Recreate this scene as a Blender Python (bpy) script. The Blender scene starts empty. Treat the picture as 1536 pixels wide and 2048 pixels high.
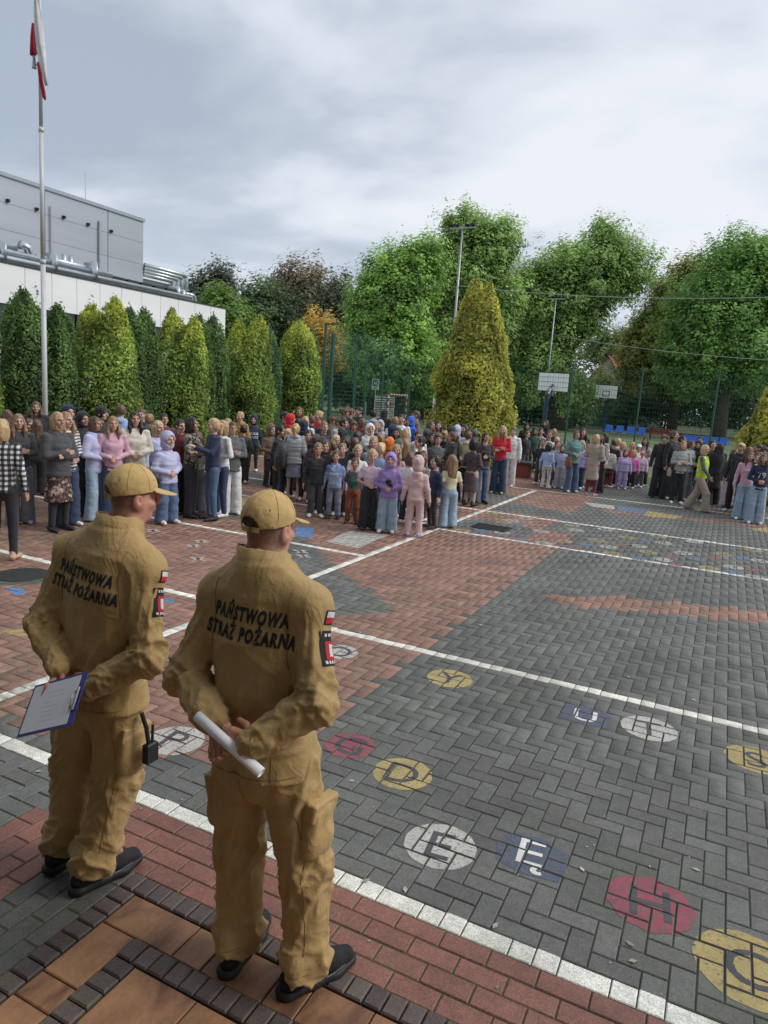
import bpy, math, random
import numpy as np
from mathutils import Vector, Matrix
from mathutils.bvhtree import BVHTree

random.seed(7)
RNG = np.random.default_rng(7)
SC = bpy.context.scene
COL = SC.collection
# The paving grid gives the world axes: +Y runs away along the yard, +X along the front of the school. Metres.

# ------------------------------------------------------------------ camera
CAM_H, PITCH, ROLL, YAW, FPX = 2.2108, 0.169934, -0.0683907, -0.443822, 1406.55
def _axes():
    f = np.array([0, math.cos(PITCH), -math.sin(PITCH)]); rt = np.array([1, 0, 0.]); dn = np.cross(f, rt)
    r2 = rt*math.cos(ROLL)+dn*math.sin(ROLL); d2 = -rt*math.sin(ROLL)+dn*math.cos(ROLL)
    u = np.array([math.cos(YAW), math.sin(YAW)]); v = np.array([-u[1], u[0]])
    T = lambda w: np.array([w[0]*u[0]+w[1]*u[1], w[0]*v[0]+w[1]*v[1], w[2]])
    return T(r2), T(d2), T(f)
AR, AD, AF = _axes()
cam = bpy.data.objects.new('camera', bpy.data.cameras.new('camera')); COL.objects.link(cam)
cam.data.sensor_fit = 'HORIZONTAL'; cam.data.sensor_width = 36.0
cam.data.lens = FPX/1536*36.0
cam.data.clip_start = 0.05; cam.data.clip_end = 2000
m3 = Matrix((AR, -AD, -AF)).transposed()
cam.matrix_world = Matrix.Translation((0, 0, CAM_H)) @ m3.to_4x4()
SC.camera = cam

# ------------------------------------------------------------------ view, sun, sky
SC.view_settings.view_transform = 'Standard'; SC.view_settings.look = 'None'
SC.view_settings.exposure = 0.5; SC.view_settings.gamma = 1.0; SC.view_settings.use_curve_mapping = False
SUN_DIR = Vector((1.0, 0.38, 0.95)).normalized()          # towards the (veiled) sun
sun = bpy.data.objects.new('sun', bpy.data.lights.new('sun', 'SUN')); COL.objects.link(sun)
sun.data.energy = 1.4; sun.data.angle = math.radians(28); sun.data.color = (1.0, 0.965, 0.91)
sun.rotation_euler = SUN_DIR.to_track_quat('Z', 'Y').to_euler()

world = bpy.data.worlds.new('World'); SC.world = world; world.use_nodes = True
def build_world():
    nt = world.node_tree; N = nt.nodes; L = nt.links; N.clear()
    out = N.new('ShaderNodeOutputWorld'); bg = N.new('ShaderNodeBackground'); bg.inputs['Strength'].default_value = 0.1
    L.new(bg.outputs[0], out.inputs[0])
    sky = N.new('ShaderNodeTexSky'); sky.sky_type = 'NISHITA'; sky.sun_disc = False
    sky.sun_elevation = math.asin(SUN_DIR.z); sky.sun_rotation = math.atan2(SUN_DIR.x, SUN_DIR.y)
    tc = N.new('ShaderNodeTexCoord'); sep = N.new('ShaderNodeSeparateXYZ'); L.new(tc.outputs['Generated'], sep.inputs[0])
    def math_(op, a, b=None, c=None):
        n = N.new('ShaderNodeMath'); n.operation = op
        for k, x in enumerate((a, b, c)):
            if x is None: continue
            if isinstance(x, (int, float)): n.inputs[k].default_value = x
            else: L.new(x, n.inputs[k])
        return n.outputs[0]
    z = math_('MAXIMUM', sep.outputs['Z'], 0.0); zz = math_('ADD', z, 0.16)
    cx = math_('DIVIDE', sep.outputs['X'], zz); cy = math_('DIVIDE', sep.outputs['Y'], zz)
    comb = N.new('ShaderNodeCombineXYZ'); L.new(cx, comb.inputs[0]); L.new(cy, comb.inputs[1])
    mp = N.new('ShaderNodeMapping'); L.new(comb.outputs[0], mp.inputs[0])
    mp.inputs['Rotation'].default_value = (0, 0, 0.5); mp.inputs['Scale'].default_value = (0.8, 1.0, 1.0); mp.inputs['Location'].default_value = (3.1, 1.35, 0)
    def noise(scale, detail, rough, dist, vec=mp):
        n = N.new('ShaderNodeTexNoise'); n.inputs['Scale'].default_value = scale; n.inputs['Detail'].default_value = detail
        n.inputs['Roughness'].default_value = rough; n.inputs['Distortion'].default_value = dist
        L.new(vec.outputs[0], n.inputs['Vector']); return n
    def ramp(src, stops):
        r = N.new('ShaderNodeValToRGB'); L.new(src, r.inputs[0]); e = r.color_ramp.elements
        while len(e) < len(stops): e.new(0.5)
        for k, (p, c) in enumerate(stops): e[k].position = p; e[k].color = (*c, 1)
        return r
    n1 = noise(0.75, 6, 0.48, 0.2); n2 = noise(2.0, 6, 0.5, 0.35); n3 = noise(0.35, 2, 0.5, 0.0)
    s = math_('ADD', math_('MULTIPLY', n1.outputs[0], 0.66), math_('MULTIPLY', n2.outputs[0], 0.24))
    s = math_('ADD', s, math_('MULTIPLY', n3.outputs[0], 0.10))
    r = ramp(s, [(0.39, (.31, .36, .43)), (0.455, (.40, .445, .51)), (0.50, (.54, .575, .635)), (0.55, (.63, .65, .69))])
    sc = N.new('ShaderNodeVectorMath'); sc.operation = 'SCALE'; L.new(r.outputs[0], sc.inputs[0]); sc.inputs['Scale'].default_value = 10.0
    # low band near the horizon: even pale blue-grey cloud
    hz = math_('SUBTRACT', 1.0, math_('MULTIPLY', z, 5.0)); hz = math_('MAXIMUM', hz, 0.0); hz = math_('MULTIPLY', hz, 0.75)
    mix = N.new('ShaderNodeMix'); mix.data_type = 'RGBA'; L.new(hz, mix.inputs['Factor']); L.new(sc.outputs[0], mix.inputs['A'])
    mix.inputs['B'].default_value = (5.1, 5.55, 6.35, 1)
    # thin places let a little of the clear sky through
    thin = N.new('ShaderNodeMix'); thin.data_type = 'RGBA'; thin.inputs['Factor'].default_value = 0.08
    L.new(mix.outputs['Result'], thin.inputs['A']); L.new(sky.outputs[0], thin.inputs['B'])
    L.new(thin.outputs['Result'], bg.inputs['Color'])
build_world()

# ------------------------------------------------------------------ objects and tags
def new_mesh(name, V, F, cols=None, smooth=False, quads=None):
    """V (n,3); F list of tuples, or an (m,k) array. cols: one rgb per face -> attribute Col."""
    me = bpy.data.meshes.new(name)
    V = np.asarray(V, np.float32)
    if isinstance(F, np.ndarray):
        m, k = F.shape
        me.vertices.add(len(V)); me.vertices.foreach_set('co', V.ravel())
        me.loops.add(m*k); me.loops.foreach_set('vertex_index', F.astype(np.int32).ravel())
        me.polygons.add(m); me.polygons.foreach_set('loop_start', np.arange(0, m*k, k, dtype=np.int32))
        me.update(calc_edges=True)
        cnt = np.full(m, k)
    else:
        me.from_pydata([tuple(map(float, p)) for p in V], [], F); cnt = np.array([len(f) for f in F], int)
    if cols is not None:
        a = me.color_attributes.new('Col', 'FLOAT_COLOR', 'CORNER')
        c = np.asarray(cols, np.float32); c = np.repeat(c, cnt, axis=0); c = np.c_[c, np.ones(len(c), np.float32)]
        a.data.foreach_set('color', c.astype(np.float32).ravel())
    if smooth:
        me.polygons.foreach_set('use_smooth', np.ones(len(me.polygons), bool))
    me.validate(clean_customdata=False) if not isinstance(F, np.ndarray) else None
    return me
def vcol(me, C):
    a = me.color_attributes.new('Col', 'FLOAT_COLOR', 'POINT')
    C = np.asarray(C, np.float32); a.data.foreach_set('color', np.c_[C, np.ones(len(C), np.float32)].astype(np.float32).ravel())

def link(name, data, mat=None, parent=None, color=None, loc=None):
    o = bpy.data.objects.new(name, data); COL.objects.link(o)
    if mat is not None and data is not None and len(data.materials) == 0: data.materials.append(mat)
    if parent is not None: o.parent = parent
    if color is not None: o.color = (*color[:3], 1)
    if loc is not None: o.location = loc
    return o
def tag(o, label=None, cat=None, group=None, kind=None):
    if label: o['label'] = label
    if cat: o['category'] = cat
    if group: o['group'] = group
    if kind: o['kind'] = kind
    return o
def empty(name, loc, rz=0.0, **k):
    o = bpy.data.objects.new(name, None); COL.objects.link(o); o.location = loc; o.rotation_euler = (0, 0, rz)
    o.empty_display_size = 0.1
    return tag(o, **k)

class MB:
    """collects simple shapes into one mesh"""
    def __init__(s): s.V = []; s.F = []; s.C = []; s.n = 0
    def add(s, V, F, c=None):
        V = [tuple(p) for p in V]; s.V += V; s.F += [tuple(i+s.n for i in f) for f in F]; s.n += len(V)
        if c is not None: s.C += [c]*len(F)
        return s
    def box(s, x0, x1, y0, y1, z0, z1, c=None):
        return s.add([(x0,y0,z0),(x1,y0,z0),(x1,y1,z0),(x0,y1,z0),(x0,y0,z1),(x1,y0,z1),(x1,y1,z1),(x0,y1,z1)],
                     [(0,3,2,1),(4,5,6,7),(0,1,5,4),(1,2,6,5),(2,3,7,6),(3,0,4,7)], c)
    def bbox(s, x0, x1, y0, y1, z0, z1, b=0.01, c=None):
        """box with chamfered top edges"""
        V = [(x0,y0,z0),(x1,y0,z0),(x1,y1,z0),(x0,y1,z0),(x0,y0,z1-b),(x1,y0,z1-b),(x1,y1,z1-b),(x0,y1,z1-b),
             (x0+b,y0+b,z1),(x1-b,y0+b,z1),(x1-b,y1-b,z1),(x0+b,y1-b,z1)]
        F = [(0,3,2,1)]+[(a,(a+1)%4,(a+1)%4+4,a+4) for a in range(4)]+[(a+4,(a+1)%4+4,(a+1)%4+8,a+8) for a in range(4)]+[(8,9,10,11)]
        return s.add(V, F, c)
    def tube(s, pts, r, n=10, c=None, cap=True, r2=None):
        pts = [Vector(p) for p in pts]; m = len(pts)
        rs = r if isinstance(r, (list, tuple)) else [r + ((r2 if r2 is not None else r)-r)*i/max(1, m-1) for i in range(m)]
        V = []; prev = None
        for i, p in enumerate(pts):
            d = (pts[min(i+1, m-1)]-pts[max(i-1, 0)]).normalized()
            a = prev if prev is not None else (Vector((1,0,0)) if abs(d.x) < .8 else Vector((0,1,0)))
            a = (a-d*a.dot(d)).normalized(); b = d.cross(a); prev = a
            for k in range(n):
                t = 2*math.pi*k/n; V.append(p+(a*math.cos(t)+b*math.sin(t))*rs[i])
        F = [(i*n+k, i*n+(k+1)%n, (i+1)*n+(k+1)%n, (i+1)*n+k) for i in range(m-1) for k in range(n)]
        if cap: F += [tuple(reversed(range(n))), tuple(range((m-1)*n, m*n))]
        return s.add(V, F, c)
    def mesh(s, name, smooth=False): return new_mesh(name, s.V, s.F, s.C if len(s.C) == len(s.F) and s.C else None, smooth)
    def build(s, name, mat, parent=None, smooth=False, color=None):
        return link(name, s.mesh(name, smooth), mat, parent, color)

# ------------------------------------------------------------------ materials
MATS = {}
def mat(name, base=(.5,.5,.5), rough=.7, metal=0.0, var=0.12, scale=8.0, bump=0.0, bscale=60.0, attr=False, objcol=False,
        rnd=0.0, spec=0.5, sheen=0.0, fine=0.0, transl=0.0, alpha=None, pattern=None, subsurf=0.0, detail=5):
    """Principled with noise variation of the base colour; attr: times the mesh's Col; objcol: times the object's colour"""
    if name in MATS: return MATS[name]
    m = bpy.data.materials.new(name); m.use_nodes = True; MATS[name] = m
    nt = m.node_tree; N = nt.nodes; L = nt.links
    p = N['Principled BSDF']; p.inputs['Roughness'].default_value = rough; p.inputs['Metallic'].default_value = metal
    p.inputs['Specular IOR Level'].default_value = spec
    tc = N.new('ShaderNodeTexCoord'); cur = None
    def rgbmul(a, b):
        x = N.new('ShaderNodeMix'); x.data_type = 'RGBA'; x.blend_type = 'MULTIPLY'; x.inputs['Factor'].default_value = 1
        for s, k in ((a, 'A'), (b, 'B')):
            if isinstance(s, tuple): x.inputs[k].default_value = (*s[:3], 1)
            else: L.new(s, x.inputs[k])
        return x.outputs['Result']
    def noise(sc, det=detail, rough_=.6, vec=None):
        n = N.new('ShaderNodeTexNoise'); n.inputs['Scale'].default_value = sc; n.inputs['Detail'].default_value = det
        n.inputs['Roughness'].default_value = rough_; L.new(vec or tc.outputs['Object'], n.inputs['Vector']); return n.outputs[0]
    def rng(src, lo, hi, a=0.3, b=0.7):
        r = N.new('ShaderNodeMapRange'); L.new(src, r.inputs[0]); r.inputs[1].default_value = a; r.inputs[2].default_value = b
        r.inputs[3].default_value = lo; r.inputs[4].default_value = hi; return r.outputs[0]
    cur = tuple(base)
    if attr:
        a = N.new('ShaderNodeAttribute'); a.attribute_name = 'Col'; cur = rgbmul(a.outputs['Color'], cur)
    if objcol:
        oi = N.new('ShaderNodeObjectInfo'); cur = rgbmul(oi.outputs['Color'], cur)
    if pattern: cur = pattern(N, L, tc, cur, noise, rng, rgbmul)
    if var: cur = rgbmul(cur, rng(noise(scale), 1-var, 1+var))
    if fine: cur = rgbmul(cur, rng(noise(bscale*2.0, 2), 1-fine, 1+fine))
    if rnd:
        oi = N.new('ShaderNodeObjectInfo'); cur = rgbmul(cur, rng(oi.outputs['Random'], 1-rnd, 1+rnd, 0, 1))
    if isinstance(cur, tuple): p.inputs['Base Color'].default_value = (*cur[:3], 1)
    else: L.new(cur, p.inputs['Base Color'])
    if bump:
        b = N.new('ShaderNodeBump'); b.inputs['Strength'].default_value = min(1, bump); b.inputs['Distance'].default_value = 0.004*max(1, bump)
        L.new(noise(bscale, 4), b.inputs['Height']); L.new(b.outputs[0], p.inputs['Normal'])
    if sheen: p.inputs['Sheen Weight'].default_value = sheen
    if subsurf: p.inputs['Subsurface Weight'].default_value = subsurf; p.inputs['Subsurface Scale'].default_value = 0.01
    if transl:
        t = N.new('ShaderNodeBsdfTranslucent'); mx = N.new('ShaderNodeMixShader'); mx.inputs[0].default_value = transl
        if isinstance(cur, tuple): t.inputs[0].default_value = (*cur[:3], 1)
        else: L.new(cur, t.inputs[0])
        L.new(p.outputs[0], mx.inputs[1]); L.new(t.outputs[0], mx.inputs[2]); L.new(mx.outputs[0], N['Material Output'].inputs[0])
    return m

def paver_pattern(N, L, tc, cur, noise, rng, rgbmul):
    # fine light and dark aggregate grains, wear blotches
    g = N.new('ShaderNodeNewGeometry'); v = g.outputs['Position']
    def nz(sc, det): 
        n = N.new('ShaderNodeTexNoise'); n.inputs['Scale'].default_value = sc; n.inputs['Detail'].default_value = det; n.inputs['Roughness'].default_value = .65
        L.new(v, n.inputs['Vector']); return n.outputs[0]
    cur = rgbmul(cur, rng(nz(1.3, 4), .80, 1.2)); cur = rgbmul(cur, rng(nz(17, 4), .86, 1.14))
    vo = N.new('ShaderNodeTexVoronoi'); vo.inputs['Scale'].default_value = 210; L.new(v, vo.inputs['Vector'])
    cur = rgbmul(cur, rng(vo.outputs['Color'], .62, 1.42, 0, 1))
    vo2 = N.new('ShaderNodeTexVoronoi'); vo2.inputs['Scale'].default_value = 75; L.new(v, vo2.inputs['Vector'])
    sp = rng(vo2.outputs['Distance'], 1.0, 0.0, 0.05, 0.12)
    mx = N.new('ShaderNodeMix'); mx.data_type = 'RGBA'; k = N.new('ShaderNodeMath'); k.operation = 'MULTIPLY'; L.new(sp, k.inputs[0]); k.inputs[1].default_value = .32
    L.new(k.outputs[0], mx.inputs['Factor']); L.new(cur, mx.inputs['A']); mx.inputs['B'].default_value = (.42, .41, .37, 1)
    gm = N.new('ShaderNodeMath'); gm.operation = 'MULTIPLY'; L.new(rng(nz(.55, 4), 0, .75, .5, .68), gm.inputs[0]); L.new(rng(nz(14, 5), 0, 1, .45, .62), gm.inputs[1])
    m2 = N.new('ShaderNodeMix'); m2.data_type = 'RGBA'; L.new(gm.outputs[0], m2.inputs['Factor']); L.new(mx.outputs['Result'], m2.inputs['A']); m2.inputs['B'].default_value = (.11, .125, .065, 1)      # moss film
    return rgbmul(m2.outputs['Result'], rng(nz(.9, 6), .86, 1.1, .35, .6))
M_PAVER = mat('paver_concrete', (1,1,1), .62, attr=True, objcol=True, var=0, bump=.5, bscale=160, spec=.6, pattern=paver_pattern)
def soil_pattern(N, L, tc, cur, noise, rng, rgbmul):
    mx = N.new('ShaderNodeMix'); mx.data_type = 'RGBA'; L.new(rng(noise(1.1, 5), 0, 1, .45, .62), mx.inputs['Factor'])
    mx.inputs['A'].default_value = (.045, .043, .038, 1); mx.inputs['B'].default_value = (.075, .088, .035, 1); return mx.outputs['Result']
M_SOIL = mat('joint_sand_and_moss', (1,1,1), .95, var=.3, scale=40, bump=1, bscale=120, pattern=soil_pattern)
def paint_mat(name, col, wear=.5):
    """road paint worn through to the paver in blotches"""
    def pat(N, L, tc, cur, noise, rng, rgbmul):
        g = N.new('ShaderNodeNewGeometry')
        def nz(sc, det):
            n = N.new('ShaderNodeTexNoise'); n.inputs['Scale'].default_value = sc; n.inputs['Detail'].default_value = det; n.inputs['Roughness'].default_value = .7
            L.new(g.outputs['Position'], n.inputs['Vector']); return n.outputs[0]
        mx = N.new('ShaderNodeMix'); mx.data_type = 'RGBA'; L.new(rng(nz(58, 9), 0, 1, wear, wear+.10), mx.inputs['Factor'])
        mx.inputs['B'].default_value = (.12, .12, .115, 1)
        a = rgbmul(cur, rng(nz(5, 3), .82, 1.12)); L.new(a, mx.inputs['A']); return mx.outputs['Result']
    return mat(name, col, .8, var=.08, scale=30, bump=.4, bscale=150, pattern=pat)
P_WHITE = (.56, .56, .50)
M_PW = paint_mat('white_paint', (.50,.49,.45), .53); M_PY = paint_mat('yellow_paint', (.43,.34,.14), .54)
M_PB = paint_mat('blue_paint', (.06,.095,.20), .44); M_PR = paint_mat('red_paint', (.34,.065,.095), .48)
M_PK = paint_mat('dark_grey_paint', (.075,.078,.085), .60); M_PG = paint_mat('green_paint', (.05,.11,.07), .47)
M_PBL = paint_mat('light_blue_paint', (.10,.25,.50), .56); M_PWL = paint_mat('fresh_white_paint', (.72,.72,.69), .66)

# ------------------------------------------------------------------ noise and signed distance modelling
def vnoise(P, seed=0):
    """smooth value noise, P (n,3) -> (n,) in -1..1"""
    P = np.asarray(P, np.float64); I = np.floor(P).astype(np.int64); f = P-I; f = f*f*(3-2*f)
    def h(ix, iy, iz):
        n = (ix*374761393+iy*668265263+iz*2147483647+seed*1274126177) & 0xffffffff
        n = ((n ^ (n >> 13))*1274126177) & 0xffffffff
        return ((n ^ (n >> 16)) & 0xffff)/32767.5-1
    x, y, z = I.T; r = 0
    for a in (0, 1):
        for b in (0, 1):
            for c in (0, 1):
                w = (f[:,0] if a else 1-f[:,0])*(f[:,1] if b else 1-f[:,1])*(f[:,2] if c else 1-f[:,2])
                r = r+w*h(x+a, y+b, z+c)
    return r

class Field:
    """a grid of signed distances; shapes are blended into it, then a mesh is drawn off with surface nets"""
    def __init__(s, lo, hi, h):
        s.lo = np.array(lo, float); s.h = h; s.n = np.maximum(4, np.ceil((np.array(hi)-lo)/h).astype(int)+1)
        s.v = np.full(s.n, 1.0, np.float32)
    def sub(s, lo, hi):
        a = np.clip(np.floor((lo-s.lo)/s.h).astype(int), 0, s.n-1); b = np.clip(np.ceil((hi-s.lo)/s.h).astype(int)+1, 1, s.n)
        if (b <= a).any(): return None, None
        g = [(s.lo[i]+s.h*np.arange(a[i], b[i])).astype(np.float32) for i in range(3)]
        return tuple(slice(a[i], b[i]) for i in range(3)), (g[0][:,None,None], g[1][None,:,None], g[2][None,None,:])
    def put(s, fn, lo, hi, k, op='u'):
        m = k+3*s.h; sl, g = s.sub(np.array(lo, float)-m, np.array(hi, float)+m)
        if sl is None: return s
        d = np.broadcast_to(fn(*g), s.v[sl].shape).astype(np.float32); a = s.v[sl]
        if op == 'u':
            if k <= 0: s.v[sl] = np.minimum(a, d)
            else:
                t = np.clip(.5+.5*(d-a)/k, 0, 1); s.v[sl] = d*(1-t)+a*t-k*t*(1-t)
        else:
            d = -d
            if k <= 0: s.v[sl] = np.maximum(a, d)
            else:
                t = np.clip(.5-.5*(d-a)/k, 0, 1); s.v[sl] = d*(1-t)+a*t+k*t*(1-t)
        return s
    def cone(s, a, b, r1, r2, k=.02, op='u', flat=(1,1,1)):
        a = np.array(a, float); b = np.array(b, float); ba = b-a; L2 = float(ba@ba)+1e-9; r = max(r1, r2)
        fx, fy, fz = flat
        def fn(x, y, z):
            t = np.clip(((x-a[0])*ba[0]+(y-a[1])*ba[1]+(z-a[2])*ba[2])/L2, 0, 1)
            return np.sqrt(((x-a[0]-ba[0]*t)/fx)**2+((y-a[1]-ba[1]*t)/fy)**2+((z-a[2]-ba[2]*t)/fz)**2)-(r1+(r2-r1)*t)
        R = r*max(1, *flat); return s.put(fn, np.minimum(a, b)-R, np.maximum(a, b)+R, k, op)
    def chain(s, pts, rs, k=.02, **kw):
        for i in range(len(pts)-1): s.cone(pts[i], pts[i+1], rs[i], rs[i+1], k if i == 0 else min(k, .02), **kw)
        return s
    def ell(s, c, r, k=.02, op='u', rot=None):
        c = np.array(c, float); r = np.array(r, float); R = None if rot is None else np.array(rot)
        def fn(x, y, z):
            X, Y, Z = x-c[0], y-c[1], z-c[2]
            if R is not None: X, Y, Z = R[0,0]*X+R[1,0]*Y+R[2,0]*Z, R[0,1]*X+R[1,1]*Y+R[2,1]*Z, R[0,2]*X+R[1,2]*Y+R[2,2]*Z
            q = np.sqrt((X/r[0])**2+(Y/r[1])**2+(Z/r[2])**2); g = np.sqrt((X/r[0]**2)**2+(Y/r[1]**2)**2+(Z/r[2]**2)**2)+1e-6
            return q*(q-1)/g
        m = r.max() if R is not None else r
        return s.put(fn, c-m, c+m, k, op)
    def loft(s, st, k=.02, op='u', power=2.0):
        """st: stations (z, cx, cy, rx, ry)"""
        st = np.array(sorted(st), float); zs = st[:,0]
        def fn(x, y, z):
            zz = z[0,0,:]; cx, cy, rx, ry = [np.interp(zz, zs, st[:,i])[None,None,:] for i in (1,2,3,4)]
            q = ((np.abs(x-cx)/rx)**power+(np.abs(y-cy)/ry)**power)**(1/power); d = (q-1)*np.minimum(rx, ry)
            return np.maximum(d, np.maximum(zs[0]-z, z-zs[-1])*.9)
        R = st[:,3:5].max(0)
        return s.put(fn, (st[:,1].min()-R[0], st[:,2].min()-R[1], zs[0]), (st[:,1].max()+R[0], st[:,2].max()+R[1], zs[-1]), k, op)
    def box(s, c, r, k=.0, op='u', rnd=.005, rot=None):
        c = np.array(c, float); R = None if rot is None else np.array(rot); r = np.array(r, float)
        def fn(x, y, z):
            X, Y, Z = x-c[0], y-c[1], z-c[2]
            if R is not None: X, Y, Z = R[0,0]*X+R[1,0]*Y+R[2,0]*Z, R[0,1]*X+R[1,1]*Y+R[2,1]*Z, R[0,2]*X+R[1,2]*Y+R[2,2]*Z
            X, Y, Z = np.abs(X)-r[0]+rnd, np.abs(Y)-r[1]+rnd, np.abs(Z)-r[2]+rnd
            return np.sqrt(np.maximum(X,0)**2+np.maximum(Y,0)**2+np.maximum(Z,0)**2)+np.minimum(np.maximum(X, np.maximum(Y, Z)), 0)-rnd
        m = np.full(3, np.linalg.norm(r)) if R is not None else r
        return s.put(fn, c-m, c+m, k, op)
    def cut(s, fn):
        g = (s.lo[0]+s.h*np.arange(s.n[0]))[:,None,None], (s.lo[1]+s.h*np.arange(s.n[1]))[None,:,None], (s.lo[2]+s.h*np.arange(s.n[2]))[None,None,:]
        s.v = np.maximum(s.v, fn(*g)).astype(np.float32); return s
    def net(s):
        v = s.v; v[0]=v[-1]=1; v[:,0]=v[:,-1]=1; v[:,:,0]=v[:,:,-1]=1
        S = v < 0; c = lambda a, i, j, k: a[i:a.shape[0]-1+i, j:a.shape[1]-1+j, k:a.shape[2]-1+k]
        cnt = sum(c(S,i,j,k).astype(np.int8) for i in (0,1) for j in (0,1) for k in (0,1))
        act = (cnt > 0) & (cnt < 8); idx = np.full(act.shape, -1, np.int64); ii = np.argwhere(act); idx[act] = np.arange(len(ii))
        X, Y, Z = ii.T; acc = np.zeros((len(ii), 3)); w = np.zeros(len(ii))
        cor = [(i,j,k) for i in (0,1) for j in (0,1) for k in (0,1)]
        for a in cor:
            for ax in range(3):
                if a[ax]: continue
                b = list(a); b[ax] = 1
                va = v[X+a[0],Y+a[1],Z+a[2]]; vb = v[X+b[0],Y+b[1],Z+b[2]]; m = (va < 0) != (vb < 0)
                t = np.where(m, va/np.where(m, va-vb, 1), 0); p = np.array(a)[None]+np.zeros((len(ii),3)); p[:,ax] += t
                acc += p*m[:,None]; w += m
        V = s.lo+(ii+acc/np.maximum(w, 1)[:,None])*s.h; Q = []
        for ax in range(3):
            o = [(0,0,0)]*0; sh = [0,0,0]; sh[ax] = 1
            A = v[:-1 if ax==0 else None, :-1 if ax==1 else None, :-1 if ax==2 else None]; B = v[sh[0]:, sh[1]:, sh[2]:]
            E = np.argwhere((A < 0) != (B < 0)); b1, b2 = [(1,2),(2,0),(0,1)][ax]
            E = E[(E[:,b1] > 0) & (E[:,b2] > 0)]
            inside = A[tuple(E.T)] < 0; quad = []
            for d1, d2 in ((-1,-1),(0,-1),(0,0),(-1,0)):
                q = E.copy(); q[:,b1] += d1; q[:,b2] += d2; quad.append(idx[tuple(q.T)])
            q = np.stack(quad, 1); q[~inside] = q[~inside][:, ::-1]; Q.append(q)
        Q = np.concatenate(Q); Q = Q[(Q >= 0).all(1)]
        return V, Q
def vnormals(V, Q):
    n = np.cross(V[Q[:,2]]-V[Q[:,0]], V[Q[:,3]]-V[Q[:,1]]); N = np.zeros_like(V)
    for k in range(4): np.add.at(N, Q[:,k], n)
    return N/(np.linalg.norm(N, axis=1)[:,None]+1e-12)
def relax(V, Q, it=1, f=.5):
    for _ in range(it):
        S = np.zeros_like(V); w = np.zeros(len(V))
        for a, b in ((0,1),(1,2),(2,3),(3,0)):
            np.add.at(S, Q[:,a], V[Q[:,b]]); np.add.at(S, Q[:,b], V[Q[:,a]]); np.add.at(w, Q[:,a], 1); np.add.at(w, Q[:,b], 1)
        V = V+(S/np.maximum(w, 1)[:,None]-V)*f
    return V
def join_vq(parts):
    V = []; Q = []; n = 0
    for v, q in parts: V.append(v); Q.append(q+n); n += len(v)
    return np.concatenate(V), np.concatenate(Q)

_tcache = {}
def text_tris(body, size=1.0, bold=0.0, shear=0.0, space=1.0, line=1.0, align='CENTER'):
    """outline text as triangles in the plane: verts (n,2), tris"""
    key = (body, size, bold, shear, space, line)
    if key in _tcache: return _tcache[key]
    cu = bpy.data.curves.new('text', 'FONT'); cu.body = body; cu.size = size; cu.offset = bold; cu.shear = shear
    cu.space_character = space; cu.space_line = line; cu.align_x = align; cu.align_y = 'CENTER'; cu.resolution_u = 3
    o = bpy.data.objects.new('text', cu); COL.objects.link(o); bpy.context.view_layer.update()
    me = bpy.data.meshes.new_from_object(o.evaluated_get(bpy.context.evaluated_depsgraph_get()))
    me.calc_loop_triangles(); V = np.array([v.co[:2] for v in me.vertices]); T = np.array([t.vertices[:] for t in me.loop_triangles])
    bpy.data.objects.remove(o); bpy.data.curves.remove(cu); bpy.data.meshes.remove(me)
    _tcache[key] = (V, T); return V, T

# ================================================================== GROUND
M_ASPH = mat('asphalt_far', (.10,.10,.10), .9, var=.2, scale=2)
g = MB(); g.box(-400, 400, -400, 700, -.5, -.06)
ground = g.build('ground', mat('ground_soil', (.055,.075,.030), .95, var=.35, scale=.6)); tag(ground, 'dull green and brown soil around the school yard', 'ground', kind='structure')
paving = link('paving', new_mesh('paving', [(-19.7,-6,-.0058),(9,-6,-.0058),(9,24,-.0058),(-19.7,24,-.0058),(-19.7,-6,-.058),(9,-6,-.058),(9,24,-.058),(-19.7,24,-.058)],
    [(0,1,2,3),(0,4,5,1),(1,5,6,2),(2,6,7,3),(3,7,4,0)]), M_SOIL)
tag(paving, 'school yard paved with red and dark grey herringbone bricks and painted games', 'paving', kind='structure')
G0, V0, PH = -4.22, 2.53, 1
RED = np.array((.262,.140,.102)); DARK = np.array((.112,.114,.104)); WHITE = np.array((.70,.69,.62)); MOSS = np.array((.075,.088,.05))
def inpoly(p, x, y):
    r = False; j = len(p)-1
    for i in range(len(p)):
        if (p[i][1] > y) != (p[j][1] > y) and x < (p[j][0]-p[i][0])*(y-p[i][1])/(p[j][1]-p[i][1])+p[i][0]: r = not r
        j = i
    return r
DARKS = [[(-2.74,6.26),(-3.35,6.85),(-4.15,7.45),(-5.0,8.3),(-5.45,8.75),(-5.9,8.3),(-5.2,7.2),(-4.3,5.75),(-3.2,5.8)],
         [(-4.1,15.2),(-2.6,14.4),(-2.6,13.6),(-4.1,13.6)], [(-9.2,10.0),(-7.0,9.0),(-6.6,9.6),(-8.6,10.9)], [(-11,13.5),(-8,12.3),(-7.6,13),(-10.6,14.5)],
         [(-4.15,18.2),(9,18.2),(9,20.4),(-4.15,20.4)], [(-5.2,14),(-4.25,14),(-4.25,16),(-5.2,16.6)]]
BAND = [(-1.66,8.0),(-1.38,7.68),(-.5,8.12),(.67,8.5),(3,9.2),(3,9.75),(.69,9.05),(-.85,8.55)]
REDS2 = [[(-2.2,15.3),(2.5,16.6),(2.5,17.0),(-2.2,15.7)], [(-.5,17.75),(3,17.75),(3,18.1),(-.5,18.1)]]
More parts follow.
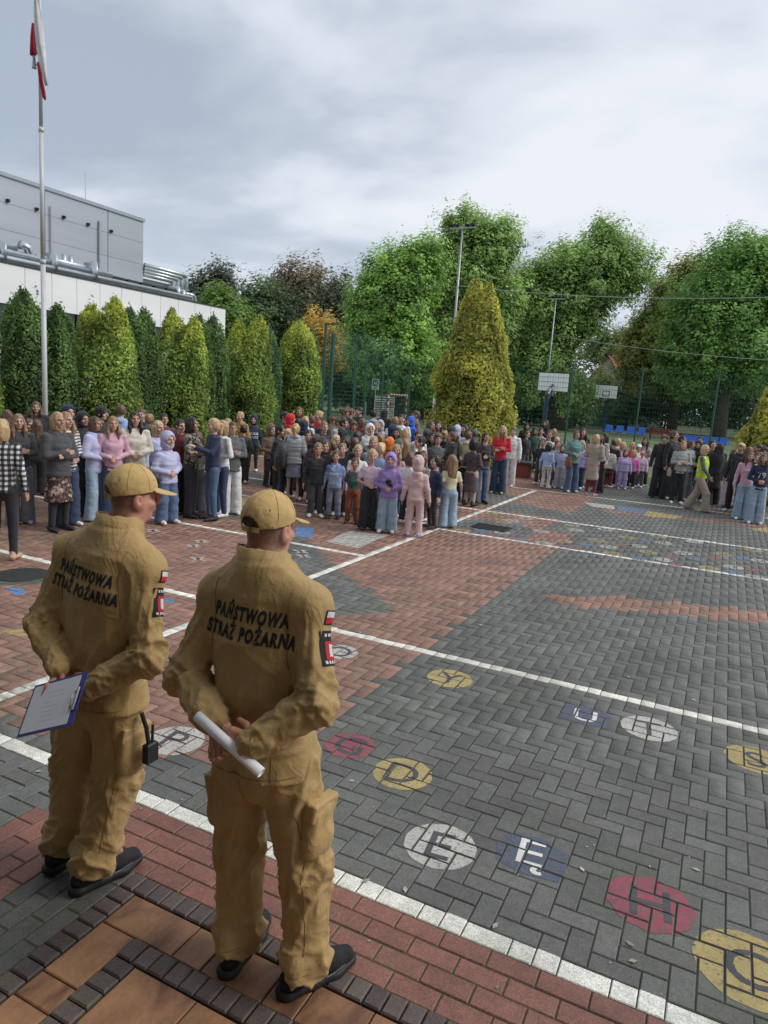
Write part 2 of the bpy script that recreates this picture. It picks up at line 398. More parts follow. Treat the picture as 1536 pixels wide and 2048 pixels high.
def base_col(u, v):
    if math.hypot(u+3.45, v-11.65) < .72: return 1
    if v < 2.98+.12*math.sin(u*9) and not (-4.9 < u < -3.3 and v > 2.75): return 1
    if inpoly(BAND, u, v): return 0
    for p in REDS2:
        if inpoly(p, u, v): return 0
    for p in DARKS:
        if inpoly(p, u, v): return 1
    edge = -2.15 + (0 if v > 4.1 else .0)
    if v > 12.2: edge = -2.7
    if u > edge: return 1
    if -2.45 < u and v < 3.6: return 1
    return 0
LINES_V = [(2.53,-19,9), (5.43,-19,9), (8.23,-19,-4.1), (10.83,-4.2,9), (11.13,-19,-4.15), (13.33,-19,9), (17.63,-19,9)]
def is_white(i, j):
    u, v = G0+.1*(i+.5), V0+.1*(j+.5)
    for lv, a, b in LINES_V:
        if lv-.001 < v < lv+.101 and a < u < b: return True
    return -4.22 < u < -4.12 and 2.55 < v < 17.7
JOINT = .0028
def hsh(a, b, c=0): return ((a*73856093 ^ b*19349663 ^ c*83492791) & 0xffff)/65535.
VISC = np.array((0., 0.)); FW2 = np.array(AF[:2])/np.linalg.norm(AF[:2]); RT2 = np.array((FW2[1], -FW2[0]))
def in_view(u, v, margin=1.25):
    d = u*FW2[0]+v*FW2[1]; s = u*RT2[0]+v*RT2[1]
    return d > .3 and abs(s) < .60*margin*d+1.2
BR = []       # (i,j,orient) orient 0: along u, 1: along v
for j in range(-6, 190):
    for i in range(-140, 100):
        u, v = G0+.1*i, V0+.1*j
        if j < 0 and not (u < -2.92): continue
        if v < 2.0 and u > -2.92: continue
        if u > 6: continue
        if not in_view(u, v): continue
        k = (i-j+PH) % 4
        if k == 0: BR.append((i, j, 0))
        elif k == 3: BR.append((i, j, 1))
        elif k == 2 and j == 0: BR.append((i, j, 2))      # cut half brick along the border
BRC = {}
BRICKRECT = []
def brick_geo(w, l, c1, c2, chamf=.003, z=0., bot=.0085, gap=JOINT):
    """brick w (x) by l (y); two top halves (along the long axis) carry their own colour"""
    lx = w >= l; b = chamf; x0, x1, y0, y1 = gap, w-gap, gap, l-gap
    def ring(o, zz):
        a, c, d, e = x0+o, x1-o, y0+o, y1-o
        if lx: m = w/2; return [(a,d,zz),(m,d,zz),(c,d,zz),(c,e,zz),(m,e,zz),(a,e,zz)]
        m = l/2; return [(c,d,zz),(c,m,zz),(c,e,zz),(a,e,zz),(a,m,zz),(a,d,zz)]
    V = ring(b, z)+ring(0, z-b)+ring(0, z-bot)
    F = [(0,1,4,5),(1,2,3,4)]; C = [c1, c2]; side = [c1,c2,c2,c2,c1,c1]
    for r in (0, 6):
        for k in range(6): F.append((r+k, r+6+k, r+6+(k+1)%6, r+(k+1)%6)); C.append(side[k])
    return V, F, C
def cellcol(i, j, base):
    if is_white(i, j): return WHITE
    return base
near = []
for (i, j, o) in BR:
    cu = G0+.1*i+(.1 if o == 0 else .05); cv = V0+.1*j+(.1 if o == 1 else .05)
    bc = base_col(cu, cv); near.append((cu*cu+cv*cv, i, j, o, bc))
    # (a brick whose middle hides behind nothing: nearest ones become objects of their own)
near.sort(); singles = near[:300]; rest = near[300:]
def seen(u, v):
    w = np.array((u, v, -CAM_H)); x = (w@AR)/(w@AF)*FPX; y = (w@AD)/(w@AF)*FPX
    return abs(x) < 800 and abs(y) < 1060
insc = [t for t in near if seen(G0+.1*t[1]+.1, V0+.1*t[2]+.1)]
sset = set(id(t) for t in insc[:300]); singles = insc[:300]; rest = [t for t in near if id(t) not in sset]
def jitter(i, j, o): return (hsh(i, j, o)-.5)*.0035
bmesh_cache = {}
for d, i, j, o, bc in singles:
    k2 = (i+1, j) if o == 0 else (i, j+(o == 1))
    key = (o, bc, is_white(i, j), is_white(*k2))
    if key not in bmesh_cache:
        base = DARK if bc else RED; c1 = WHITE if key[2] else base; c2 = WHITE if key[3] else base
        V, F, C = brick_geo(.2 if o == 0 else .1, .2 if o == 1 else .1, c1, c2, .004, 0, .02)
        bmesh_cache[key] = new_mesh('brick', V, F, C)
    t = .82+.36*hsh(i*3, j*5, o+7); t2 = .97+.06*hsh(i, j, 3)
    if key[2] or key[3]: t = .93+.12*hsh(i, j, 5)
    link('brick', bmesh_cache[key], M_PAVER, paving, color=(t, t*t2, t*t2), loc=(G0+.1*i, V0+.1*j, jitter(i, j, o)))
VV = []; FF = []; CC = []; n = 0
for d, i, j, o, bc in rest:
    k2 = (i+1, j) if o == 0 else (i, j+(o == 1))
    t = .80+.40*hsh(i*3, j*5, o+7)
    if (i*.1+G0)**2 > 0 and hsh(i//7, j//5, 11) > .78 and bc: t *= 1.07
    base = (DARK if bc else RED)*t
    if not bc: base = base*(.92+.16*hsh(i, j, 21))
    c1 = WHITE*(.9+.2*hsh(i,j,5)) if is_white(i, j) else base; c2 = WHITE*(.9+.2*hsh(i,j,6)) if is_white(*k2) else base
    V, F, C = brick_geo(.2 if o == 0 else .1, .2 if o == 1 else .1, c1, c2, .003, 0, .0087)
    if d > 100: F = F[:8]; C = C[:8]
    a = np.array(V); a[:,0] += G0+.1*i; a[:,1] += V0+.1*j; a[:,2] += jitter(i, j, o)
    if d > 100: a = a[:12]; a[6:,2] -= .005
    VV.append(a); FF.append(np.array(F)+n); CC.append(np.array(C)); n += len(a)
pb = link('bricks', new_mesh('bricks', np.concatenate(VV), np.concatenate(FF), np.concatenate(CC)), M_PAVER, paving, color=(1,1,1)); tag(pb, kind='stuff')
print('bricks', len(near), len(rest))

REDN = np.array((.215,.092,.066))
# red border course in running bond, turning round the entrance
border = empty('brick_border', (-2.1, 2.3, 0), label='red running bond brick strip between the white line and the entrance edging', cat='paving', kind='structure')
BB = {}
def single_brick(name, parent, x, y, w, l, col, m=None, z=0, var=.3, key=0, chamf=.004, bot=.02):
    k = (name, round(w,3), round(l,3), tuple(np.round(col,3)), chamf)
    if k not in BB: V, F, C = brick_geo(w, l, col, col, chamf, 0, bot); BB[k] = new_mesh(name, V, F, C)
    t = 1-var/2+var*hsh(int(x*1000), int(y*1000), key)
    o = link(name, BB[k], m or M_PAVER, parent, color=(t, t*.985, t*.97)); px, py, pz = parent.location; o.location = (x-px, y-py, z-pz+(hsh(int(x*999), int(y*991))-.5)*.003); return o
link('mortar_bed', new_mesh('mortar_bed', [(-2.92,-1.19,-.0048),(8,-1.19,-.0048),(8,2.53,-.0048),(-2.92,2.53,-.0048)], [(0,1,2,3)]), M_SOIL, border).location = (2.1,-2.3,0)
for r in range(4):
    y = 2.13+.1*r
    for k in range(-1, 22):
        x = -2.48+.2*k+(.1 if r % 2 else 0)
        if x < -2.49 or x > 1.2: continue
        single_brick('brick', border, x, y, .2, .1, REDN)
    if r % 2: single_brick('brick', border, -2.48, y, .1, .1, REDN)
for c in range(4):
    x = -2.92+.11*c
    for k in range(-14, 22):
        y = 2.33-.2*k+(.1 if c % 2 else 0)
        if y > 2.4 or y < .4: continue
        single_brick('brick', border, x, y, .11, .2, REDN)
    if not c % 2: pass
for c in (1, 3): single_brick('brick', border, -2.92+.11*c, 2.43, .11, .1, REDN)
strip = empty('dark_brick_strip', (-2.3, 1.2, 0), label='dark grey brick strip running along the left side of the entrance edging', cat='paving', kind='structure')
for c in range(4):
    x = -2.48+.0875*c
    for k in range(12):
        y = 1.93-.2*k+(.1 if c % 2 else 0)
        if y < -.3: continue
        single_brick('brick', strip, x, y, .0875, .2, DARK*.85)
    if not c % 2: single_brick('brick', strip, x, 2.03+.1-.1+.0, .0875, .1, DARK*.85) if False else None

# entrance platform: brown clinker edgings and rust-coloured slabs
plat = empty('entrance_platform', (-1.6, 1.6, 0), label='entrance platform of rust coloured slabs framed by two brown clinker edgings', cat='platform', kind='structure')
BROWN = np.array((.085,.062,.057)); TILE = np.array((.30,.165,.092))
def slab_pattern(N, L, tc, cur, noise, rng, rgbmul):
    gg = N.new('ShaderNodeNewGeometry'); oi = N.new('ShaderNodeObjectInfo')
    mp = N.new('ShaderNodeMapping'); mp.inputs['Scale'].default_value = (3, 1.2, 3); L.new(gg.outputs['Position'], mp.inputs[0])
    ad = N.new('ShaderNodeVectorMath'); ad.operation = 'ADD'; L.new(mp.outputs[0], ad.inputs[0])
    cb = N.new('ShaderNodeCombineXYZ'); L.new(rng(oi.outputs['Random'], 0, 30, 0, 1), cb.inputs[0]); L.new(cb.outputs[0], ad.inputs[1])
    n = N.new('ShaderNodeTexNoise'); n.inputs['Scale'].default_value = 2.2; n.inputs['Detail'].default_value = 7; n.inputs['Roughness'].default_value = .6; n.inputs['Distortion'].default_value = .5
    L.new(ad.outputs[0], n.inputs['Vector']); r = N.new('ShaderNodeValToRGB'); L.new(n.outputs[0], r.inputs[0]); e = r.color_ramp.elements
    e[0].position = .33; e[0].color = (.42,.34,.36,1); e[1].position = .66; e[1].color = (1.25,1.2,1.0,1); x = e.new(.5); x.color = (.9,.84,.78,1)
    return rgbmul(cur, r.outputs[0])
M_TILE = mat('rust_slab', (1,1,1), .62, attr=True, objcol=True, var=.12, scale=50, bump=.3, bscale=130, pattern=slab_pattern, fine=.12)
link('mortar_bed', new_mesh('mortar_bed', [(-2.12,-1.19,-.006),(3,-1.19,-.006),(3,2.12,-.006),(-2.12,2.12,-.006)], [(0,1,2,3)]), M_SOIL, plat).location = (1.6,-1.6,0)
def edging(cx, cy, nx, ny):
    """corner at (cx,cy); runs +x and -y; blocks 10 cm wide and about 7 cm long"""
    for k in range(nx): single_brick('edging_block', plat, cx+.075*k, cy-.1, .075, .1, BROWN, z=.013+.003*hsh(k,3), var=.5, key=k, chamf=.006, bot=.04)
    for k in range(ny): single_brick('edging_block', plat, cx, cy-.1-.075*(k+1), .1, .075, BROWN, z=.013+.003*hsh(k,9), var=.5, key=k, chamf=.006, bot=.04)
edging(-2.12, 2.125, 44, 22); edging(-1.84, 1.845, 30, 22)
def slabs(x0, y0, w, h, along, seq, n):
    p = 0
    for k in range(n):
        s = seq[k % len(seq)]
        if along == 'x': single_brick('slab', plat, x0+p, y0, s, h, TILE, M_TILE, z=.006, var=.3, key=k, chamf=.004, bot=.03)
        else: single_brick('slab', plat, x0, y0-p-s, w, s, TILE, M_TILE, z=.006, var=.3, key=k, chamf=.004, bot=.03)
        p += s
slabs(-2.02, 1.845, .3, .18, 'x', [.36,.14,.28,.14,.24,.3,.26], 13)
slabs(-2.02, 1.845, .18, .3, 'y', [.28,.12,.3,.16,.3], 9)
for r in range(6):
    slabs(-1.74, 1.745-.28*(r+1), .3, .28, 'x', [[.3,.2,.36,.16,.3],[.18,.34,.24,.36,.2]][r % 2], 11)

# ------------------------------------------------------------------ painted marks, laid brick by brick so that the joints stay open
RECTS = {}
for t in near:
    d, i, j, o, bc = t
    x0, y0 = G0+.1*i, V0+.1*j; w, l = ((.2,.1), (.1,.2), (.1,.1))[o]
    RECTS[(i, j)] = RECTS[(i+1, j) if o == 0 else (i, j+(o == 1))] = (x0+.0065, x0+w-.0065, y0+.0065, y0+l-.0065, jitter(i, j, o))
def clip(poly, r):
    for ax, val, s in ((0, r[0], 1), (0, r[1], -1), (1, r[2], 1), (1, r[3], -1)):
        out = []
        for k in range(len(poly)):
            a, b = poly[k-1], poly[k]; da, db = (a[ax]-val)*s, (b[ax]-val)*s
            if (da >= 0) != (db >= 0): t = da/(da-db); out.append((a[0]+(b[0]-a[0])*t, a[1]+(b[1]-a[1])*t))
            if db >= 0: out.append(b)
        poly = out
        if len(poly) < 3: return []
    return poly
def paint(name, polys, m, dz=.0015, parent=None, label=None):
    mb = MB()
    for p in polys:
        xs = [q[0] for q in p]; ys = [q[1] for q in p]; done = set()
        for i in range(int(math.floor((min(xs)-G0)/.1)), int(math.floor((max(xs)-G0)/.1))+1):
            for j in range(int(math.floor((min(ys)-V0)/.1)), int(math.floor((max(ys)-V0)/.1))+1):
                r = RECTS.get((i, j))
                if r is None or r[:4] in done: continue
                done.add(r[:4]); q = clip(list(p), r)
                if len(q) >= 3:
                    a = sum(q[k-1][0]*q[k][1]-q[k][0]*q[k-1][1] for k in range(len(q)))
                    if a < 0: q = q[::-1]
                    mb.add([(x, y, r[4]+dz) for x, y in q], [tuple(range(len(q)))])
    if not mb.V: return None
    o = mb.build(name, m, parent or paving)
    if label: o['label'] = label
    return o
def disc(cx, cy, r, n=36, wob=.0):
    return [(cx+r*(1+wob*math.sin(k*2.3+cx*9))*math.cos(2*math.pi*k/n), cy+r*(1+wob*math.cos(k*1.7+cy*7))*math.sin(2*math.pi*k/n)) for k in range(n)]
def glyph(ch, cx, cy, size, rot, bold=.0):
    V, T = text_tris(ch, 1.0, bold); c = (V.max(0)+V.min(0))/2; V = (V-c)*size
    ca, sa = math.cos(rot), math.sin(rot); W = np.c_[cx+V[:,0]*ca-V[:,1]*sa, cy+V[:,0]*sa+V[:,1]*ca]
    return [[tuple(W[i]) for i in t] for t in T]
LETTERS = [('Y',-1.72,5.04,.19,M_PY,M_PK,'yellow'),('T',-.22,5.04,.20,M_PW,M_PK,'white'),('S',.45,4.97,.20,M_PY,M_PK,'yellow'),
           ('G',-1.87,3.67,.17,M_PR,M_PK,'red'),('D',-1.45,3.55,.185,M_PY,M_PK,'yellow'),('E',-1.01,3.04,.19,M_PW,M_PK,'white'),
           ('H',-.03,3.16,.20,M_PR,M_PK,'red'),('C',.37,2.97,.225,M_PY,M_PK,'yellow'),('P',-2.81,3.13,.19,M_PW,M_PK,'white'),('O',-2.72,5.02,.17,M_PW,M_PK,'white')]
for ch, x, y, r, m1, m2, cn in LETTERS:
    c = paint('painted_circle', [disc(x, y, r*.95, 36, .015 if cn != 'red' else .05)], m1, label='%s painted circle with a dark letter %s' % (cn, ch))
    paint('painted_letter', glyph(ch, x, y, .30, .12, .004), m2, .003, parent=c)
for ch, x, y in (('U',-.65,4.98),('Ę',-.59,3.2)):
    c = paint('painted_square', [[(x-.15,y-.11),(x-.02,y-.15),(x+.17,y-.12),(x+.17,y+.10),(x+.03,y+.17),(x-.12,y+.15),(x-.18,y+.02)]], M_PB, label='faded blue painted patch with a white letter %s' % ch)
    paint('painted_letter', glyph(ch, x, y, .27, .10, .008), M_PWL, .003, parent=c)
SM = dict(w=[(644,109),(677,70),(725,62),(775,105),(784,145),(893,101),(988,98),(1000,157),(1100,155),(1186,144),(1250,178),(1289,140),(1183,200),(1420,225),(1488,258),(1507,204)],
 y=[(512,102),(650,75),(854,138),(962,135),(1015,180),(1064,126),(1134,175),(1168,122),(1385,182),(1337,228),(1488,168),(880,85),(610,45)],
 b=[(710,133),(575,103),(925,150),(1130,135),(1105,197),(1302,200),(1450,195),(1415,243),(560,70),(700,80)],
 r=[(600,115),(882,160),(1055,150),(1210,188),(1225,215),(1355,195),(1490,235),(820,128)])
def px2g(x, y):
    d = (x-768)*AR+(y-1024)*AD+FPX*AF; t = -CAM_H/d[2]; return d[0]*t, d[1]*t
ABC = 'AOBSKLMNZRWTIJFUGĆŁÓŃŻŚPHE'
cnt = 0
S_W = paint_mat('old_white_paint', (.42,.42,.38), .52); S_Y = paint_mat('old_yellow_paint', (.36,.29,.15), .53); S_B = paint_mat('old_blue_paint', (.13,.20,.31), .51); S_R = paint_mat('old_red_paint', (.27,.11,.11), .50)
for k, m, cn in (('w',S_W,'white'),('y',S_Y,'yellow'),('b',S_B,'blue'),('r',S_R,'red')):
    for X, Y in SM[k]:
        x, y = px2g(620+X*.5964, 1000+Y*.5964); r = .145 if k in 'wy' else .13
        if k in 'wy':
            c = paint('painted_circle', [disc(x, y, r, 20)], m); paint('painted_letter', glyph(ABC[cnt % len(ABC)], x, y, .2, .1, .004), M_PK, .003, parent=c); cnt += 1
        else: paint('painted_square', [disc(x, y, r, 7, .1)], m)
def quadpx(pts, m, name, label): paint(name, [[px2g(*p) for p in pts]], m, label=label)
quadpx([(652,1083),(698,1062),(778,1070),(715,1097)], M_PW, 'painted_panel', 'white painted block beside the children at the front')
quadpx([(592,1053),(628,1056),(624,1076),(590,1072)], M_PBL, 'painted_panel', 'blue painted block right of the second firefighter')
quadpx([(458,992),(498,995),(500,1013),(455,1008)], M_PY, 'painted_panel', 'yellow painted block beside the jeans of the women talking')
quadpx([(1166,1004),(1228,1011),(1230,1019),(1184,1013)], M_PW, 'painted_panel', 'white painted arrow shape in front of the beige cardigan')
quadpx([(1295,1022),(1366,1033),(1350,1038),(1288,1031)], M_PY, 'painted_panel', 'yellow painted arrow shape in front of the right crowd')
quadpx([(1232,1011),(1292,1019),(1290,1028),(1236,1021)], S_B, 'painted_panel', 'faded blue painted shape beside the yellow arrow')
quadpx([(1530,1055),(1536,1055),(1536,1066),(1500,1058)], M_PY, 'painted_panel', 'yellow painted shape at the right rim')
quadpx([(1118,1003),(1166,1004),(1160,1012),(1110,1010)], S_R, 'painted_panel', 'dull red painted shape left of the white arrow')
quadpx([(5,1262),(52,1258),(52,1273),(10,1270)], M_PY, 'painted_panel', 'yellow painted dash left of the first firefighter')
quadpx([(8,1175),(48,1178),(50,1190),(30,1190)], M_PBL, 'painted_panel', 'blue painted dash at the left')
quadpx([(330,1196),(350,1200),(345,1207),(330,1203)], M_PBL, 'painted_panel', 'small blue painted dash')
for x, y in ((402,1083),(386,1092),(395,1118),(601,1103),(606,1112),(306,1061)):
    a, b = px2g(x, y); paint('painted_mark', [[(a-.12,b-.02),(a+.12,b-.03),(a+.13,b+.02),(a-.12,b+.03)], [(a-.02,b-.1),(a+.03,b-.1),(a+.04,b+.1),(a-.03,b+.1)]], M_PW)
gx, gy = -6.55, 4.9
paint('painted_circle', [disc(gx, gy, .34, 30, .03)], M_PG, label='dark green painted circle at the left')
# storm drain and manhole
dr = empty('drain_grate', (-3.46, 11.66, 0), label='black iron drain grate set in dark bricks left of the small circles', cat='drain')
M_IRON = mat('cast_iron', (.022,.022,.023), .5, .6, var=.3, scale=20)
b = MB(); b.box(-.31,.31,-.24,-.21,-.02,.012); b.box(-.31,.31,.21,.24,-.02,.012); b.box(-.31,-.28,-.21,.21,-.02,.012); b.box(.28,.31,-.21,.21,-.02,.012); b.build('frame', M_IRON, dr)
for k in range(12):
    b = MB(); x = -.26+.045*k; b.box(x, x+.02, -.21, .21, -.015, .010); b.build('bar', M_IRON, dr)
b = MB(); b.box(-.28,.28,-.21,.21,-.006,.004); b.build('grate_bed', mat('drain_dark', (.008,.008,.008), .9), dr)
mh = MB(); n = 28
mh.add([(.0,.0,.006)]+[(.27*math.cos(2*math.pi*k/n), .27*math.sin(2*math.pi*k/n), .006) for k in range(n)]+[(.28*math.cos(2*math.pi*k/n), .28*math.sin(2*math.pi*k/n), -.01) for k in range(n)],
       [(0,1+k,1+(k+1)%n) for k in range(n)]+[(1+k,1+n+k,1+n+(k+1)%n,1+(k+1)%n) for k in range(n)])
mo = mh.build('manhole_cover', mat('manhole', (.035,.038,.036), .7, .3, var=.4, scale=12, bump=1, bscale=40)); mo.location = (gx-.05, gy+.05, .004)
tag(mo, 'round dark manhole cover inside the green painted circle at the left', 'manhole')
# fallen leaves and grit on the paving
lf = MB()
for k in range(260):
    d = 2.3+14*RNG.random()**1.3; a = RNG.uniform(-.55, .55); x = FW2[0]*d+RT2[0]*d*a; y = FW2[1]*d+RT2[1]*d*a; s = RNG.uniform(.003, .011) if RNG.random() < .9 else .022; t = RNG.uniform(0, 6.28)
    if y < 2.2: continue
    p = [(x+s*math.cos(t+q)*(1 if i % 2 else .5), y+s*math.sin(t+q)*(1 if i % 2 else .5), .0045+.004*RNG.random()) for i, q in enumerate((0,1.57,3.14,4.71))]
    lf.add(p, [(0,1,2,3)])
tag(lf.build('fallen_leaves', mat('litter', (.42,.40,.33), .8, var=.4, scale=3)), 'tiny pale leaves and crumbs scattered over the paving', 'leaves', kind='stuff')

# ================================================================== BUILDINGS
def panel_pattern(N, L, tc, cur, noise, rng, rgbmul):
    mp = N.new('ShaderNodeMapping'); mp.inputs['Scale'].default_value = (1, .15, 1.5); L.new(tc.outputs['Object'], mp.inputs[0])
    n = N.new('ShaderNodeTexNoise'); n.inputs['Scale'].default_value = .9; n.inputs['Detail'].default_value = 4; L.new(mp.outputs[0], n.inputs['Vector'])
    return rgbmul(cur, rng(n.outputs[0], .93, 1.06))
M_GPAN = mat('grey_metal_panel', (.40,.43,.48), .45, .25, var=.02, pattern=panel_pattern)
M_GPAN2 = mat('grey_metal_panel_joint', (.34,.365,.41), .5, .2)
M_WPAN = mat('white_cladding', (.84,.85,.85), .45, var=.03, scale=.5, pattern=panel_pattern)
M_DARKG = mat('dark_glazing', (.015,.018,.022), .12, .0, var=.2, scale=.4, spec=.7)
M_FRAME = mat('dark_window_frame', (.03,.032,.036), .5)
M_DUCT = mat('galvanised_duct', (.52,.56,.60), .32, .85, var=.15, scale=3)
M_RENDER = mat('pale_render', (.40,.38,.35), .9, var=.08, scale=2, bump=.5, bscale=90)
hall = empty('sports_hall', (-28, 12, 0), label='tall grey metal clad hall with small black wall lights rising behind the white building', cat='building')
def hpart(name, mb, m, **k): o = mb.build(name, m, hall, **k); o.location = (28, -12, 0); return o
b = MB(); b.box(-48, -28.12, -14, 28.2, 0, 9.82); hpart('wall_core', b, M_GPAN2)
z = 5.6
for r in range(4):                 # horizontal sandwich panels with recessed joints
    for s, (v0, v1) in enumerate(((-14,-4.02),(-3.98,5.98),(6.02,15.98),(16.02,22.4),(22.44,25.9),(25.94,28.2))):
        b = MB(); b.box(-28.12, -28.0, v0, v1, z+.008, z+1.06); hpart('wall_panel', b, M_GPAN)
    z += 1.065
b = MB(); b.box(-28.16,-27.93,-14,28.26,9.82,9.97); b.box(-48,-28.16,28.1,28.26,9.82,9.97); hpart('roof_edge', b, M_GPAN2)
b = MB(); b.tube([(-27.93,25.35,5.6),(-27.93,25.35,9.2)], .05); hpart('downpipe', b, M_GPAN2); b = MB(); b.tube([(-27.93,22.67,5.6),(-27.93,22.67,9.2)], .03); hpart('downpipe', b, M_GPAN2)
for v in (17.9, 19.2, 20.63, 21.99, 23.37, 24.71, 26.08):
    b = MB(); b.box(-28.0,-27.88,v-.06,v+.06,8.86,8.96); b.box(-27.95,-27.90,v-.03,v+.03,8.82,8.86); hpart('wall_light', b, M_IRON)
b = MB(); b.tube([(-28.4,24.95,9.9),(-28.4,24.95,11.3)], .02, 6); hpart('lightning_rod', b, M_DUCT)
annex = empty('roof_plant_block', (-30, 30, 0), label='small grey plant block with silver air ducts at the end of the hall', cat='building')
b = MB(); b.box(-.4, 1.6, -1.7, .9, 5.3, 7.15); b.build('wall', M_GPAN, annex)
for k in range(4):
    v1 = .45+.30*k; zt = 7.28+.15*k; x = 1.95+.04*k; b = MB()
    b.tube([(x,-1.75,zt),(x,v1-.15,zt),(x,v1-.03,zt-.05),(x,v1,zt-.18),(x,v1,5.6)], .115, 10); b.build('duct', M_DUCT, annex, smooth=True)
for k in range(2):
    v1 = 1.75+.28*k; b = MB(); b.tube([(2.1,v1-.6,6.75),(2.1,v1-.15,6.75),(2.1,v1,6.6),(2.1,v1,5.5)], .12, 10); b.build('duct', M_DUCT, annex, smooth=True)
low = empty('low_building', (-22, 10, 0), label='low building with a white clad parapet above dark windows behind the hedge', cat='building')
def lpart(name, mb, m, **k): o = mb.build(name, m, low, **k); o.location = (22, -10, 0); return o
b = MB(); b.box(-28, -22.15, -12, 27.3, 0, 5.3); lpart('wall', b, M_RENDER)
b = MB(); b.box(-28, -22.15, 27.3, 27.42, 4.2, 5.5); lpart('end_panel', b, M_WPAN)
v = 27.4
while v > -10:
    w = 1.06; b = MB(); b.box(-22.15, -22.0, v-w+.02, v, 4.22, 5.5); lpart('cladding_panel', b, M_WPAN); v -= w
b = MB(); b.box(-22.3,-21.97,-12,27.45,5.5,5.56); lpart('parapet_cap', b, M_FRAME)
b = MB(); b.box(-22.15,-22.1,-12,27.3,3.3,4.2); lpart('window_strip', b, M_DARKG)
for k in range(20):
    v = 27-2.0*k; b = MB(); b.box(-22.12,-22.04,v-.04,v+.04,.2,4.2); lpart('mullion', b, M_FRAME)
for k in range(10):
    v = 25.5-4*k; b = MB(); b.box(-22.11,-22.06,v-1.4,v+.5,.6,3.0); f = lpart('window', b, M_DARKG)
    b = MB(); b.box(-22.05,-22.02,v-1.45,v+.55,3.0,3.08); b.box(-22.05,-22.02,v-1.45,v+.55,.5,.6); b.box(-22.05,-22.02,v-.5,v-.42,.6,3.0); s = b.build('window_frame', M_FRAME, f)
duct = empty('roof_ducts', (-22.8, 15, 5.6), label='run of silver insulated ducts lying along the white parapet roof', cat='ducts')
def dpart(name, mb): o = mb.build(name, M_DUCT, duct, smooth=True); o.location = (22.8, -15, -5.6); return o
for x, zz, r, v0, v1 in ((-22.55,5.74,.11,-8,25.6),(-22.75,5.98,.12,-8,21.2),(-22.95,6.2,.10,-8,17.2),(-22.95,6.1,.09,18.0,21.0)):
    b = MB(); b.tube([(x,v0,zz),(x,v1,zz),(x-.25,v1+.15,zz-.06)], r, 12); dpart('duct', b)
b = MB(); b.tube([(-22.85,17.3,6.35),(-22.85,17.6,6.3),(-22.85,17.7,5.7)], .16, 12); dpart('duct_elbow', b)
for v in (2,5,8,11,14,16.4,18.4,20.2):
    b = MB(); b.box(-23.1,-22.4,v,v+.06,5.56,6.3); dpart('duct_bracket', b)
for v in (20.6,20.9,22.0):
    b = MB(); b.tube([(-23.2,v-1.2,5.6),(-23.2,v-1.2,6.45)], .09, 10); dpart('vent_stub', b)
for k in range(5):
    b = MB(); b.box(-23.6,-22.9,21.5+.75*k,22.1+.75*k,5.56,6.02); o = b.build('skylight', M_DARKG, low); o.location = (22,-10,0)
b = MB()
b.tube([(-22.9,25.2,5.7),(-22.9,25.2,6.1),(-23.4,25.2,6.1)], .12, 10); b.tube([(-22.9,25.55,5.7),(-22.9,25.55,6.0),(-23.4,25.55,6.0)], .12, 10); dpart('duct_elbow', b)

# school front behind the photographer; unseen overhang added and sized to shade the entrance
school = empty('school_front', (0, -1.2, 0), label='pale rendered school front with an entrance canopy above the platform', cat='building')
b = MB(); b.box(-14, 14, -8, -.02, 0, 11); b.build('wall', M_RENDER, school)
b = MB(); b.box(-5, 4, 0, 2.4, 3.3, 3.55); b.build('canopy', M_RENDER, school)
for k in range(6):
    b = MB(); x = -12.5+4.2*k; b.box(x, x+2, 0, .05, 4.6, 6.4); w = b.build('window', M_DARKG, school)
    b = MB(); b.box(x-.1, x+2.1, .0, .08, 4.5, 4.58); b.box(x-.06, x-.0, .0, .07, 4.58, 6.46); b.box(x+2.0, x+2.06, .0, .07, 4.58, 6.46); b.box(x-.06,x+2.06,0,.07,6.46,6.52); b.build('window_frame', M_WPAN, w)

# far house behind the trees
house = empty('red_roofed_house', (-13, 84, 0), label='white house with red tiled gabled roofs seen between the far trees', cat='house')
M_HW = mat('house_wall', (.55,.53,.48), .9, var=.1, scale=1); M_RT = mat('red_roof_tiles', (.27,.075,.05), .8, var=.2, scale=6, bump=1, bscale=10)
def house_block(x0, x1, y0, y1, h, rh, wins):
    b = MB(); b.box(x0, x1, y0, y1, 0, h); mx = (x0+x1)/2
    b.add([(x0,y0,h),(x1,y0,h),(mx,y0,h+rh)], [(0,1,2)]); w = b.build('wall', M_HW, house)
    b = MB(); e = .35; t = .12
    for s in (-1, 1):
        xe = mx+s*((x1-x0)/2+e); ze = h-e*rh/((x1-x0)/2)
        n = 9
        for k in range(n):      # overlapping tile courses
            a0, a1 = k/n, (k+1)/n
            xa, za = xe+(mx-xe)*a0, ze+(h+rh-ze)*a0; xb, zb = xe+(mx-xe)*a1, ze+(h+rh-ze)*a1
            b.add([(xa,y0-e,za+.16),(xb,y0-e,zb+.06),(xb,y1+e,zb+.06),(xa,y1+e,za+.16),(xa,y0-e,za),(xb,y0-e,zb),(xb,y1+e,zb),(xa,y1+e,za)], [(0,1,2,3),(4,7,6,5),(0,4,5,1),(0,3,7,4),(2,6,7,3)])
    b.build('roof', M_RT, house)
    for (x, z, a, c) in wins:
        b = MB(); b.box(x, x+a, y0-.06, y0+.02, z, z+c); ww = b.build('window', M_DARKG, house)
        b = MB(); b.box(x-.1, x+a+.1, y0-.1, y0-.061, z-.1, z); b.box(x+a/2-.04, x+a/2+.04, y0-.1, y0-.061, z, z+c); b.build('window_frame', M_WPAN, ww)
